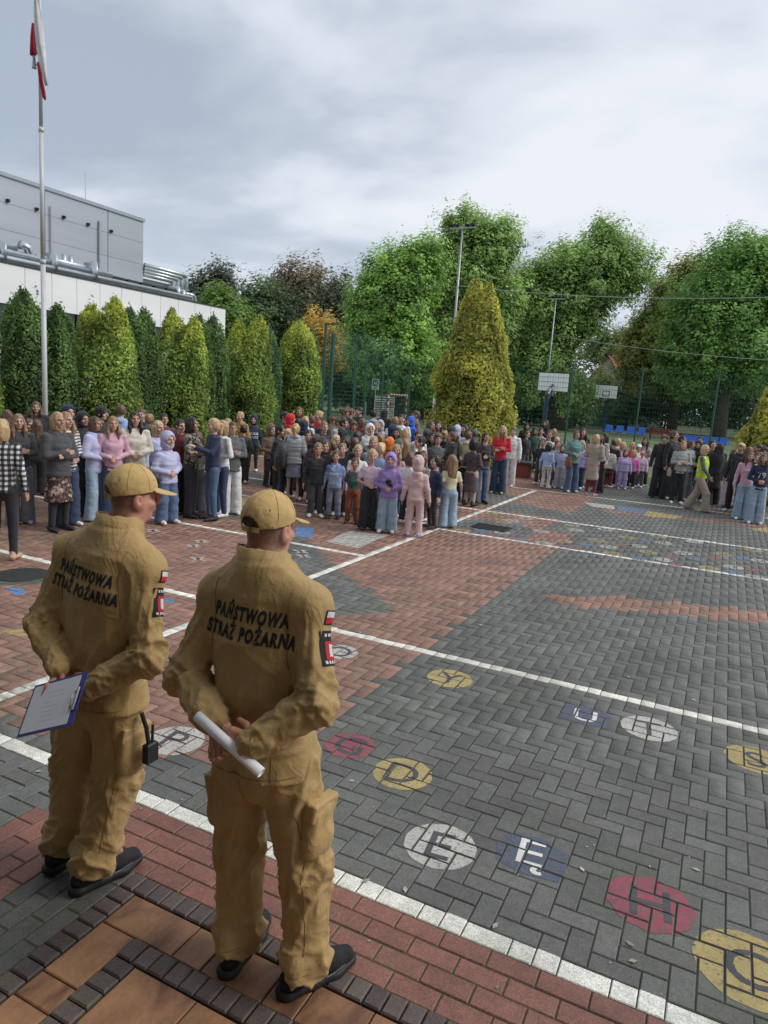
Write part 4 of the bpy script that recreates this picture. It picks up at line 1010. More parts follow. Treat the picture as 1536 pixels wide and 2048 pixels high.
# ---- thuja hedge
def thuja_mesh(h, r, seed, base, tip, n, size=.055, tops=1, tipz=.75, amt=.35, cone=False, topc=None):
    g = np.random.default_rng(seed); cx = [0] if tops == 1 else ([-.20*r, .24*r] if cone else [(-.40*r), (.42*r)])
    which = g.integers(0, len(cx), n); t = g.random(n)**.85; th = g.random(n)*2*math.pi
    prof = np.interp(t, [0,.06,.3,.55,.78,.92,1], [.72,.92,1,.97,.82,.56,.10])
    if cone: prof = np.interp(t, [0,.08,.25,.5,.75,.92,1], [.76,.90,1,.90,.58,.28,.03])
    hh = np.where(which == 0, h, h*(.955 if tops > 1 else 1)); cxx = np.array(cx)[which]*np.clip((t-.35)*1.6, 0, 1)
    lump = 1+.16*vnoise(np.c_[np.cos(th)*2.2, np.sin(th)*2.2, t*h*1.9]+seed*7, seed)+.10*vnoise(np.c_[np.cos(th)*5, np.sin(th)*5, t*h*4.5], seed+3)
    shr = (1 if tops == 1 else 1-(.22 if cone else .40)*np.clip((t-.45)*2, 0, 1)); rad = r*prof*lump*(.80+.26*g.random(n)**.6)*shr
    C = np.c_[cxx+np.cos(th)*rad, np.sin(th)*rad, t*hh+.08*g.normal(size=n)]
    N_ = np.c_[np.cos(th), np.sin(th), np.full(n,.35)]+g.normal(size=(n,3))*.55
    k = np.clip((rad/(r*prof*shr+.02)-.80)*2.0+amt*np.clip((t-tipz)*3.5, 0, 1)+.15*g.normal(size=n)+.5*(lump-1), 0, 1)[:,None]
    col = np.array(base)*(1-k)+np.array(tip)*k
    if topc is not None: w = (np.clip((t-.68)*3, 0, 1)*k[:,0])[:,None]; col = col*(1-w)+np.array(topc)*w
    s = size*(.6+.8*g.random(n)); V, F, c = leaves(C, N_, s, col, .16, seed+5, .42)
    # upright sprays at the rim
    return V, F, np.maximum(c, .004)
CORE_CACHE = {}
def thuja(x, y, h, r, kind, seed, label, group='clipped thujas in the hedge', n=9000, size=.055, rz=0., tops=1):
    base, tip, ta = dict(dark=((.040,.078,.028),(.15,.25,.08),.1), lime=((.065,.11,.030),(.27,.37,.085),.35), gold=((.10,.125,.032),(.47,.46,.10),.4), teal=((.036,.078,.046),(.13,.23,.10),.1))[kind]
    e = empty('thuja', (x, y, 0), rz, label=label, cat='conifer', group=group)
    V, F, C = thuja_mesh(h, r, seed, base, tip, n, size, tops, .72, ta, cone=kind == 'gold', topc=(.40,.40,.07) if kind == 'lime' else None)
    link('foliage', new_mesh('foliage', V, F, C), M_LEAF, e)
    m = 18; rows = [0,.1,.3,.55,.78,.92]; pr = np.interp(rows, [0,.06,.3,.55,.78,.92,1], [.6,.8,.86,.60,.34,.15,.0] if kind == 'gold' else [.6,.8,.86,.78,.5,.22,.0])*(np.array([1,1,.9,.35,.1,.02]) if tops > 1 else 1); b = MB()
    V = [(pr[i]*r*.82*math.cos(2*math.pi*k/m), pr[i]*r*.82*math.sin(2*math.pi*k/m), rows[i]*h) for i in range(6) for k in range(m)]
    b.add(V, [(i*m+k, i*m+(k+1)%m, (i+1)*m+(k+1)%m, (i+1)*m+k) for i in range(5) for k in range(m)]+[tuple(range(5*m,6*m))]); b.build('inner_twigs', mat('core_dark', (.012,.018,.008), 1, var=.3), e)  # solid near-black core filling the inside of the foliage
    b = MB(); b.tube([(0,0,-.05),(0,0,h*.6)], .06, 8, r2=.03); b.build('trunk', M_BARK, e)
    return e
TH = [(-13.9,9.1,3.85,.62,'lime','lime thuja at the left edge'), (-13.95,10.6,3.72,.46,'dark','narrow dark thuja just left of the flagpole'), (-13.8,11.35,3.5,.42,'dark','dark thuja just right of the flagpole'),
      (-13.6,12.45,3.84,.72,'lime','broad lime thuja with forked tips second from the flagpole'), (-13.9,13.55,3.72,.44,'dark','dark thuja left of a twin between two lime thujas'), (-13.9,14.05,3.75,.42,'dark','dark thuja right of its twin, beside the middle lime thuja'),
      (-13.65,15.2,3.9,.66,'lime','lime thuja in the middle of the hedge'), (-13.9,16.15,3.85,.42,'dark','thin dark thuja in front of the end of the white parapet'), (-13.9,16.75,3.92,.45,'dark','dark thuja left of the yellow topped one'),
      (-13.6,18.1,4.12,.70,'lime','yellow topped thuja beside the corner of the white parapet'), (-13.9,19.4,3.95,.5,'teal','blue green thuja between the yellow topped ones'),
      (-13.6,20.9,4.2,.68,'lime','yellow topped thuja near the end of the hedge'), (-13.9,22.1,4.1,.42,'teal','last dark thuja of the hedge beside the green corner post')]
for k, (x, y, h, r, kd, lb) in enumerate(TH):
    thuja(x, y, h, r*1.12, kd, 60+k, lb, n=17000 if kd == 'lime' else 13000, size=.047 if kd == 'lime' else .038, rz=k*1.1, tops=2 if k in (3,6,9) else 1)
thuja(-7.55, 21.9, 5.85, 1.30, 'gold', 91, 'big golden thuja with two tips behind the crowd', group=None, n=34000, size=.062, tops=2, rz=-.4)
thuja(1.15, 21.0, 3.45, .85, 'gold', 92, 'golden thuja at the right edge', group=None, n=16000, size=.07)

# ================================================================== PEOPLE: shared kit for the crowd
SKIN = (.52,.30,.22)
def skin_pattern(N, L, tc, cur, noise, rng, rgbmul): return rgbmul(cur, rng(noise(30, 3), .93, 1.06))
M_SKIN = mat('skin', (1,1,1), .5, attr=True, objcol=True, var=.03, subsurf=.0, pattern=skin_pattern)
M_CLOTH = mat('fabric', (1,1,1), .85, objcol=True, var=.10, scale=9, bump=.6, bscale=45, sheen=.15, fine=.06)
M_HAIR = mat('hair', (1,1,1), .5, objcol=True, attr=True, var=.12, scale=30, spec=.6)
M_SHOE = mat('shoe_leather', (1,1,1), .6, objcol=True, attr=True, var=.08)
def stripes(axis, scale, c1, c2, duty=.5):
    def f(N, L, tc, cur, noise, rng, rgbmul):
        sep = N.new('ShaderNodeSeparateXYZ'); L.new(tc.outputs['Object'], sep.inputs[0])
        m1 = N.new('ShaderNodeMath'); m1.operation = 'MULTIPLY'; m1.inputs[1].default_value = scale; L.new(sep.outputs[axis], m1.inputs[0])
        m2 = N.new('ShaderNodeMath'); m2.operation = 'FRACT'; L.new(m1.outputs[0], m2.inputs[0]); m3_ = N.new('ShaderNodeMath'); m3_.operation = 'GREATER_THAN'; m3_.inputs[1].default_value = duty; L.new(m2.outputs[0], m3_.inputs[0])
        mx = N.new('ShaderNodeMix'); mx.data_type = 'RGBA'; L.new(m3_.outputs[0], mx.inputs['Factor']); mx.inputs['A'].default_value = (*c1,1); mx.inputs['B'].default_value = (*c2,1); return mx.outputs['Result']
    return f
def plaid(N, L, tc, cur, noise, rng, rgbmul):
    a = stripes('Z', 16, (1,1,1), (.16,.16,.17))(N, L, tc, cur, noise, rng, rgbmul); b = stripes('X', 16, (.75,.75,.75), (.10,.10,.11))(N, L, tc, cur, noise, rng, rgbmul); return rgbmul(a, b)
def blotch(scale, stops):
    def f(N, L, tc, cur, noise, rng, rgbmul):
        v = N.new('ShaderNodeTexVoronoi'); v.inputs['Scale'].default_value = scale; L.new(tc.outputs['Object'], v.inputs['Vector'])
        r = N.new('ShaderNodeValToRGB'); r.color_ramp.interpolation = 'CONSTANT'; sp = N.new('ShaderNodeSeparateColor'); L.new(v.outputs['Color'], sp.inputs[0]); L.new(sp.outputs[0], r.inputs[0]); e = r.color_ramp.elements
        while len(e) < len(stops): e.new(.5)
        for k, c in enumerate(stops): e[k].position = k/len(stops); e[k].color = (*c, 1)
        return r.outputs[0]
    return f
PAT = dict(stripe=mat('striped_knit', (1,1,1), .85, pattern=stripes('Z', 22, (.68,.67,.66), (.02,.02,.025), .62)),
    quilt=mat('quilted_grey', (1,1,1), .6, pattern=stripes('Z', 26, (.50,.51,.53), (.22,.23,.25), .8)),
    plaid=mat('black_white_check', (1,1,1), .85, pattern=plaid), tweed=mat('black_white_tweed', (1,1,1), .85, pattern=stripes('Z', 38, (.62,.62,.61), (.05,.05,.055), .6)),
    floral=mat('brown_floral', (1,1,1), .8, pattern=blotch(34, [(.075,.035,.03),(.20,.13,.11),(.06,.03,.028),(.42,.34,.30),(.10,.05,.042),(.05,.025,.022)])),
    camo=mat('cream_black_print', (1,1,1), .8, pattern=blotch(24, [(.30,.27,.21),(.03,.03,.03),(.20,.18,.14),(.42,.39,.33),(.05,.045,.04)])),
    blouse=mat('white_pink_print', (1,1,1), .8, pattern=blotch(28, [(.66,.62,.63),(.62,.60,.60),(.42,.30,.34),(.68,.66,.66),(.30,.26,.29)])),
    dots=mat('white_flower_leggings', (1,1,1), .8, pattern=blotch(20, [(.66,.64,.61),(.6,.58,.55),(.68,.66,.63),(.38,.34,.34),(.66,.64,.6)])),
    tiedye=mat('blue_tie_dye', (1,1,1), .85, pattern=blotch(9, [(.16,.22,.42),(.28,.36,.56),(.20,.27,.48),(.36,.43,.60)])))

def dims(kid):
    if kid: return dict(H=1.30, hz=1.195, zs=.985, ws=.128, zh=.62, wh=.072, zk=.335, a=.205, f=.185, k=.80, hr=.93)
    return dict(H=1.70, hz=1.595, zs=1.385, ws=.172, zh=.86, wh=.092, zk=.46, a=.285, f=.25, k=1.0, hr=1.0)
def arm_joints(D, pose, s):
    ws, zs, a, f, k = D['ws'], D['zs'], D['a'], D['f'], D['k']
    S = np.array((s*ws, -.005, zs-.01))
    P = dict(down=((.055,-.03,-a*.98),(.035,.05,-f)), crossed=((.05,.05,-a*.92),(-.26*k,.13*k,.035*k if s > 0 else -.01)), front=((.07,-.02,-a*.93),(-.20*k,.17*k,-.07*k)),
             phone=((.05,.05,-a*.9),(-.14*k,.16*k,.12*k)), face=((.04,.10,-a*.75),(-.13*k,.05*k,.23*k)) if s > 0 else ((.05,.05,-a*.92),(-.26*k,.13*k,.02)),
             back=((.085,-.07,-a*.92),(-.21*k,-.10*k,-.10*k)), walk=((.06,.10*s,-a*.93),(.02,.12*s+.06,-f*.85)),
             reach=((.05,.12,-a*.8),(-.03,.22*k,.09*k)) if s < 0 else ((.05,.02,-a*.95),(-.1,.2*k,.02)))[pose]
    E = S+np.array((s*P[0][0], P[0][1], P[0][2])); d = np.array((s*P[1][0], P[1][1], P[1][2])); d = d/np.linalg.norm(d)*f
    return S, E, E+d
def leg_joints(D, pose, s):
    wh, zh, zk = D['wh'], D['zh'], D['zk']
    if pose == 'walk': return np.array((s*wh,0,zh)), np.array((s*wh,.14*s+.06,zk+.01)), np.array((s*wh*.8,.24*s-.02,.085 if s > 0 else .13))
    return np.array((s*wh,0,zh)), np.array((s*wh*1.12,.02,zk)), np.array((s*wh*1.2,-.01,.075))
def hand_field(f, W, d, n, r=1.0, curl=.35, thumb=1, spread=.16):
    """palm and five bent fingers starting at wrist W, pointing along d, palm facing n"""
    d = np.array(d, float); d /= np.linalg.norm(d); n = np.array(n, float); n -= d*(n@d); n /= np.linalg.norm(n); w = np.cross(d, n)*thumb
    f.cone(W-d*.004*r, W+d*.02*r, .025*r, .027*r, .01)
    for t in (-.5, 0, .5): f.cone(W+d*.015*r+w*t*.03*r, W+d*.078*r+w*t*.052*r, .0165*r, .0135*r, .008)
    for i, (t, L_) in enumerate(((.78,.062),(.27,.074),(-.25,.070),(-.76,.055))):
        p = W+d*.082*r+w*t*.034*r; dd = d+w*t*spread*.5; dd /= np.linalg.norm(dd); rr = .0088*r
        for j, (seg, rad) in enumerate(((.45,1),(.32,.92),(.23,.82))):
            c, s_ = math.cos(curl*(j+.6)), math.sin(curl*(j+.6)); q = p+(dd*c+n*s_)*L_*seg*r; f.cone(p, q, rr*rad, rr*rad*.93, .004 if j else .006); p = q
    p = W+d*.022*r+w*.028*r; q = p+(d*.55+w*.62+n*.35)*.036*r; f.cone(p, q, .0125*r, .0105*r, .006); f.cone(q, q+(d*.9+w*.18+n*.3)*.032*r, .0103*r, .0085*r, .004)
def head_field(f, c, r=1.0, yaw=0., nose=1.0):
    R = np.array(Matrix.Rotation(yaw, 3, 'Z')); T = lambda *p: c+R@(np.array(p)*r)
    f.ell(T(0,-.012,.022), np.array((.074,.092,.088))*r, .0, rot=R)
    f.ell(T(0,.022,-.045), np.array((.058,.062,.070))*r, .03, rot=R)                    # face and jaw
    f.ell(T(0,.048,-.092), np.array((.030,.026,.020))*r, .02, rot=R)                    # chin
    for s in (-1, 1):
        f.ell(T(s*.030,.088,-.002), np.array((.017,.013,.011))*r, .012, 's', rot=R)      # eye sockets
        f.ell(T(s*.030,.074,-.001), np.array((.0125,.0115,.0095))*r, .003, rot=R)        # eyes
        f.ell(T(s*.042,.058,-.035), np.array((.022,.022,.020))*r, .015, rot=R)           # cheeks
        f.cone(T(s*.012,.088,.018), T(s*.048,.073,.017), .007*r, .006*r, .010)           # brow
        f.ell(T(s*.079,-.004,-.018), np.array((.010,.020,.032))*r, .006, rot=R)          # ears
        f.ell(T(s*.086,.002,-.014), np.array((.006,.010,.017))*r, .004, 's', rot=R)
    f.cone(T(0,.088,.008), T(0,.108*nose,-.028), .0085*r, .0125*r, .010); f.ell(T(0,.100,-.034), np.array((.019,.014,.010))*r, .006, rot=R)
    f.cone(T(-.016,.083,-.062), T(.016,.083,-.062), .0075*r, .0075*r, .006); f.cone(T(-.018,.0895,-.0625), T(.018,.0895,-.0625), .0018*r, .0018*r, .002, 's')
def head_cols(V, c, r=1.0, yaw=0.):
    """skin tint per vertex: white and iris of the eyes, brows, lips, ruddier cheeks, nose and ears"""
    R = np.array(Matrix.Rotation(yaw, 3, 'Z')); P = (V-c)@R/r; C = np.ones((len(V), 3))
    def blob(x, y, z, sx, sy, sz): return np.exp(-(((P[:,0]-x)/sx)**2+((P[:,1]-y)/sy)**2+((P[:,2]-z)/sz)**2))
    w = sum(blob(s*.045,.07,-.035,.025,.03,.02) for s in (-1,1))*.6+blob(0,.105,-.03,.018,.02,.014)*.7+sum(blob(s*.083,0,-.015,.012,.02,.03) for s in (-1,1))*.8
    C *= 1-np.clip(w, 0, 1)[:,None]*np.array((.02,.22,.22))
    w = blob(0,.09,-.062,.022,.02,.0075); C = C*(1-w[:,None]*.8)+np.array((.85,.42,.42))*w[:,None]*.8
    for s in (-1, 1):
        w = blob(s*.030,.085,.018,.018,.02,.0055); w = np.clip(w*1.3, 0, 1)[:,None]; C = C*(1-w)+np.array((.22,.18,.16))*w
        w = np.clip(blob(s*.030,.085,-.001,.0125,.02,.0065)*1.6, 0, 1)[:,None]; C = C*(1-w)+np.array((1.0,1.25,1.4))*w*.75+C*w*.1
        w = np.clip(blob(s*.030,.085,-.001,.0065,.02,.0065)*1.8, 0, 1)[:,None]; C = C*(1-w)+np.array((.08,.08,.09))*w
    return np.clip(C, 0, 2)
MC = {}
def net_mesh(key, f, relax_it=1, cols=None, disp=None, name=None):
    V, Q = f.net(); V = relax(V, Q, relax_it)
    if disp is not None: V = V+vnormals(V, Q)*disp(V)[:,None]
    me = new_mesh(name or key, V, Q, smooth=True)
    if cols is not None: vcol(me, cols(V))
    return me
def cached(key, fn):
    if key not in MC: MC[key] = fn()
    return MC[key]
def folds(V, amp=.006, fx=(9,9,22), seed=3):
    a = vnoise(V*np.array(fx), seed); b = vnoise(V*np.array(fx)*1.9+5, seed+1); return amp*((1-2*np.abs(a))*.7+(1-2*np.abs(b))*.35)
def crowd_body(kid, pose):
    def make():
        D = dims(kid); k = D['k']; parts = []; c = np.array((0,.012,D['hz'])); hr = D['hr']
        f = Field((-.13,-.14,D['zs']-.03), (.13,.15,D['H']+.03), .0075); head_field(f, c, hr); f.cone((0,-.012,D['zs']-.02), (0,-.004,D['hz']-.04), .052*k, .050*k, .02); V, Q = f.net(); C = head_cols(V, c, hr); parts.append((V, Q)); CC = [C]
        f = Field((-.5,-.36,-.02), (.5,.5,D['zs']+.07), .022)
        f.loft([(D['zh']-.06,0,0,.10*k,.075*k),(D['zh']+.1,0,0,.10*k,.07*k),(D['zs']-.12,0,0,.12*k,.08*k),(D['zs']+.0,0,-.01,.11*k,.06*k),(D['zs']+.06,0,-.01,.05*k,.05*k)], .03)
        for s in (-1, 1):
            S, E, W = arm_joints(D, pose, s); f.chain([S, E, W], [.038*k,.032*k,.024*k]); h, kn, an = leg_joints(D, pose, s); f.chain([h, kn, an], [.062*k,.044*k,.033*k])
        V, Q = f.net(); parts.append((V, Q)); CC.append(np.ones((len(V), 3)))
        for s in (-1, 1):
            S, E, W = arm_joints(D, pose, s); d = (W-E)/np.linalg.norm(W-E); n = {'down':(-s,.2,0),'walk':(-s,.2,0),'crossed':(0,-1,-.3),'front':(0,-1,0),'phone':(-s*.4,-1,.2),'face':(0,-1,0),'back':(0,1,.2),'reach':(-s*.3,.2,-1)}[pose]
            lo = W-.13; hi = W+.13; f = Field(lo, hi, .0065); hand_field(f, W, d, n, .92*k+.04, .30, thumb=s); V, Q = f.net()
            if len(V): parts.append((V, Q)); CC.append(np.ones((len(V), 3))*(1.0,.95,.93))
        V, Q = join_vq(parts); me = new_mesh('person', V, Q, smooth=True); vcol(me, np.concatenate(CC)); return me
    return cached(('body', kid, pose), make)
def crowd_top(kid, pose, kind):
    """hoodie, tee, knit, coat, dress, cape"""
    def make():
        D = dims(kid); k = D['k']; zs, zh, ws = D['zs'], D['zh'], D['ws']; b = dict(hoodie=1.16, tee=1.0, knit=1.05, coat=1.14, dress=1.04, puffer=1.26)[kind]
        hem = dict(hoodie=zh-.05*k, tee=zh-.03*k, knit=zh-.02*k, coat=zh-.40*k, dress=zh-.42*k, puffer=zh-.04*k)[kind]
        f = Field((-.5,-.40,hem-.03), (.5,.5,zs+.16), .0145 if kid else .016); fl = 1.0 if kind in ('hoodie','tee','knit','puffer') else 1.0
        st = [(hem,0,0,.150*k*b,.115*k*b),(zh+.06*k,0,0,.142*k*b,.108*k*b),(zh+.2*k,0,.004,.132*k*b,.10*k*b),(zs-.15*k,0,.004,.152*k*b,.112*k*b),(zs-.04*k,0,-.008,.150*k*b,.092*k*b),(zs+.025*k,0,-.012,.105*k,.070*k),(zs+.055*k,0,-.012,.058*k,.056*k)]
        if kind == 'dress': st[0] = (hem,0,0,.20*k,.165*k)
        if kind == 'coat': st[0] = (hem,0,0,.17*k,.14*k)
        f.loft(st, .02, power=2.3)
        for s in (-1, 1):
            S, E, W = arm_joints(D, pose, s); r0 = dict(hoodie=.060,tee=.052,knit=.052,coat=.060,dress=.048,puffer=.070)[kind]*k
            if kind == 'tee': f.cone(S, S+(E-S)*.62, r0, r0*.98, .03)
            else: f.cone(S, E, r0, r0*.88, .035); W2 = W+(W-E)*.04; f.cone(E, W2, r0*.88, r0*(.72 if kind != 'knit' else .6), .02)
        if kind in ('hoodie','puffer'):
            f.ell((0,-.072*k,zs+.035*k), (.095*k,.058*k,.060*k), .02); f.cone((-.055*k,.035*k,zs+.03*k), (-.085*k,-.04*k,zs+.05*k), .026*k, .03*k, .02); f.cone((.055*k,.035*k,zs+.03*k), (.085*k,-.04*k,zs+.05*k), .026*k, .03*k, .02)
        if kind == 'coat': f.cone((-.05*k,.04*k,zs-.02), (-.05*k,-.05*k,zs+.05), .02*k, .024*k, .02); f.cone((.05*k,.04*k,zs-.02), (.05*k,-.05*k,zs+.05), .02*k, .024*k, .02)
        return net_mesh('top', f, 1, disp=lambda V: folds(V, .009 if kind != 'tee' else .006, (7,7,17) if kind != 'puffer' else (3,3,40)), name={'tee':'shirt','knit':'sweater','puffer':'jacket'}.get(kind, kind))
    return cached(('top', kid, pose, kind), make)
def crowd_bottom(kid, pose, kind):
    pose = 'walk' if pose == 'walk' else 'down'
    def make():
        D = dims(kid); k = D['k']; zh = D['zh']; f = Field((-.36,-.40,.0), (.36,.42,zh+.2*k), .0145 if kid else .016)
        f.ell((0,0,zh+.02*k), (.148*k,.112*k,.13*k), .02); f.loft([(zh,0,0,.14*k,.105*k),(zh+.13*k,0,0,.13*k,.098*k)], .03)
        if kind == 'skirt': f.loft([(zh-.34*k,0,0,.175*k,.145*k),(zh+.02*k,0,0,.152*k,.118*k)], .02, power=2.2)
        else:
            R = dict(slim=(.082,.060,.045), straight=(.088,.072,.066), wide=(.092,.090,.108))[kind]
            for s in (-1, 1):
                h, kn, an = leg_joints(D, pose, s); an = an+np.array((0,0,-.03 if kind == 'wide' else .0)); f.cone(h+np.array((0,0,-.02)), kn, R[0]*k, R[1]*k, .03); f.cone(kn, an, R[1]*k, R[2]*k, .02)
            zc = .030 if kind == 'wide' else .065
            if pose != 'walk': f.cut(lambda x, y, z: zc-z+0*x+0*y)
        return net_mesh('bottom', f, 1, disp=lambda V: folds(V, .008 if kind != 'slim' else .004, (9,9,15), 8), name={'skirt':'skirt','slim':'leggings'}.get(kind, 'trousers'))
    return cached(('bot', kid, pose, kind), make)
def crowd_shoe(kid, pose, s):
    pose = 'walk' if pose == 'walk' else 'down'
    def make():
        D = dims(kid); k = .85 if kid else 1; h, kn, an = leg_joints(D, pose, s); x, y = an[0], an[1]; z0 = 0 if not (pose == 'walk' and s < 0) else .05; sx = s*.012
        f = Field((x-.09,y-.13,-.01), (x+.09,y+.26,.17+z0), .0095)
        f.chain([(x,y-.045*k,.045+z0),(x+sx,y+.07*k,.042),(x+sx*2,y+.155*k,.032)], [.040*k,.040*k,.034*k], .02, flat=(1,1,.8)); f.cone((x,y-.02,.09+z0), (x,y-.03,.05+z0), .036*k, .040*k, .02)
        f.cut(lambda X, Y, Z: (.004+z0*.0)-Z+0*X+0*Y)
        V, Q = f.net(); me = new_mesh('shoe', V, Q, smooth=True); sole = (V[:,2] < .024+z0*(V[:,1] < y+.05)); vcol(me, np.where(sole[:,None], np.array((1.5,1.5,1.5)), 1.0)); return me
    return cached(('shoe', kid, pose, s), make)
def hair_mesh(kid, style):
    def make():
        D = dims(kid); r = D['hr']; c = np.array((0,.012,D['hz'])); k = D['k']; T = lambda *p: c+np.array(p)*r
        low = {'long':-.42*k,'pony':-.3,'bob':-.17,'bun':-.16}.get(style, -.16); f = Field((-.16,-.21,D['hz']+low-.03), (.16,.15,D['H']+.09), .0095)
        if style in ('hood','beanie','cap'):
            if style == 'hood':
                f.ell(T(0,-.018,.012), np.array((.098,.118,.118))*r, 0); f.ell(T(0,-.03,-.09), np.array((.092,.10,.07))*r, .04); f.cone(T(0,-.10,.0), T(0,-.13,.05), .04*r, .02*r, .03)
                f.ell(T(0,.085,-.02), np.array((.058,.075,.086))*r, .012, 's'); f.ell(T(0,.0,-.01), np.array((.078,.10,.10))*r, .0, 's')
            else:
                f.ell(T(0,-.012,.03), np.array((.083,.101,.092))*r, 0); f.cut(lambda x, y, z: (c[2]+.018*r+(.25*(c[1]+.0-y) if style == 'cap' else .1*(y-c[1])))-z+0*x)
                if style == 'cap': f.ell(T(0,.10,.035), np.array((.062,.07,.012))*r, .01)
        else:
            f.ell(T(0,-.016,.026), np.array((.083,.099,.094))*r, 0)
            if style in ('short',): f.ell(T(0,-.03,-.02), np.array((.080,.080,.07))*r, .02)
            if style in ('bowl',): f.ell(T(0,-.01,.01), np.array((.092,.10,.085))*r, .02); f.ell(T(0,.05,.055), np.array((.07,.055,.035))*r, .02)
            if style in ('bob','bun','pony','long'): f.ell(T(0,-.035,-.03), np.array((.088,.078,.09))*r, .03)
            if style == 'bob':
                f.loft([(c[2]-.15*r,0,-.018,.082*r,.07*r),(c[2]-.08*r,0,-.02,.100*r,.085*r),(c[2]+.02*r,0,-.012,.094*r,.094*r)], .02)
            if style == 'long':
                f.loft([(c[2]-.38*k,0,-.055,.085*k,.040),(c[2]-.25*k,0,-.060,.108*k,.05),(c[2]-.12*k,0,-.035,.102*r,.070*r),(c[2]+.02*r,0,-.014,.093*r,.092*r)], .02)
                for s in (-1,1): f.chain([T(s*.078,.03,-.03), T(s*.085,.05,-.14), T(s*.075,.07,-.27)], [.026*r,.030*r,.014*r], .02)
            if style == 'bun': f.ell(T(0,-.115,.055), np.array((.038,.036,.036))*r, .012)
            if style == 'pony': f.chain([T(0,-.10,.045), T(0,-.145,.0), T(0,-.14,-.13), T(0,-.12,-.24)], [.022*r,.032*r,.028*r,.010*r], .012)
            fr = dict(short=(.042,.056), bowl=(.025,.04), bob=(.05,.058), bun=(.055,.066), pony=(.052,.064), long=(.05,.054))[style]
            f.ell(T(0,.092,-.045), np.array((fr[1]+.006,.075,.092))*r, .012, 's')
            if style in ('short','bowl'):
                for s in (-1,1): f.ell(T(s*.088,.012,-.03), np.array((.022,.028,.040))*r, .01, 's')
                f.ell(T(0,-.02,-.115), np.array((.10,.12,.045))*r, .01, 's')
        g = (lambda V: .0065*vnoise(V*np.array((60,60,14)), 4)+.008*vnoise(V*np.array((24,24,11)), 6)) if style not in ('hood','beanie','cap') else (lambda V: folds(V, .006, (14,14,18), 9))
        def cl(V): 
            t = 1+.35*vnoise(V*np.array((90,90,12)), 12) if style not in ('hood','beanie','cap') else np.ones(len(V)); return np.repeat(t[:,None], 3, 1)
        return net_mesh('hair', f, 1, cols=cl, disp=g, name={'hood':'hood','beanie':'beanie','cap':'cap'}.get(style, 'hair'))
    return cached(('hair', kid, style), make)
bagm = None
def bag_mesh():
    def make():
        f = Field((-.2,-.12,-.22), (.2,.12,.2), .015); f.loft([(-.16,0,0,.17,.05),(.0,0,0,.15,.06),(.13,0,0,.11,.025)], .02, power=3.5); return net_mesh('bag', f, 1, disp=lambda V: folds(V, .006))
    return cached('bag', make)

# ------------------------------------------------------------------ the crowd, one line per person
CN = dict(k=(.022,.022,.025), n=(.018,.026,.065), g=(.10,.105,.11), dg=(.055,.058,.064), lg=(.36,.37,.39), w=(.66,.66,.65), cr=(.58,.54,.46), li=(.42,.43,.62), pk=(.55,.33,.42), pp=(.56,.40,.40), hp=(.60,.18,.42), lp=(.62,.47,.56),
    pu=(.30,.21,.50), lpu=(.45,.36,.60), r=(.55,.025,.035), dr=(.16,.03,.035), rust=(.22,.065,.03), or_=(.62,.16,.03), mu=(.33,.19,.045), ol=(.095,.09,.045), grn=(.03,.07,.055), teal=(.13,.24,.24), be=(.36,.30,.24), br=(.16,.10,.07), dbr=(.06,.035,.035),
    pb=(.085,.058,.065), bl=(.03,.12,.52), lb=(.30,.40,.62), j=(.075,.12,.21), jl=(.28,.38,.48), jd=(.03,.05,.10), jg=(.17,.18,.20), yc=(.60,.56,.36), bg=(.13,.035,.05), pi=(.40,.22,.26), tan=(.42,.30,.2), y=(.6,.5,.05), gb=(.22,.24,.32),
    hb=(.42,.28,.14), hl=(.26,.16,.085), hn=(.10,.055,.032), hd=(.022,.015,.012), hg=(.24,.2,.17), hw=(.5,.36,.2))
CN = {a: (tuple(min(.8, v*1.15) for v in c)) for a, c in CN.items()}
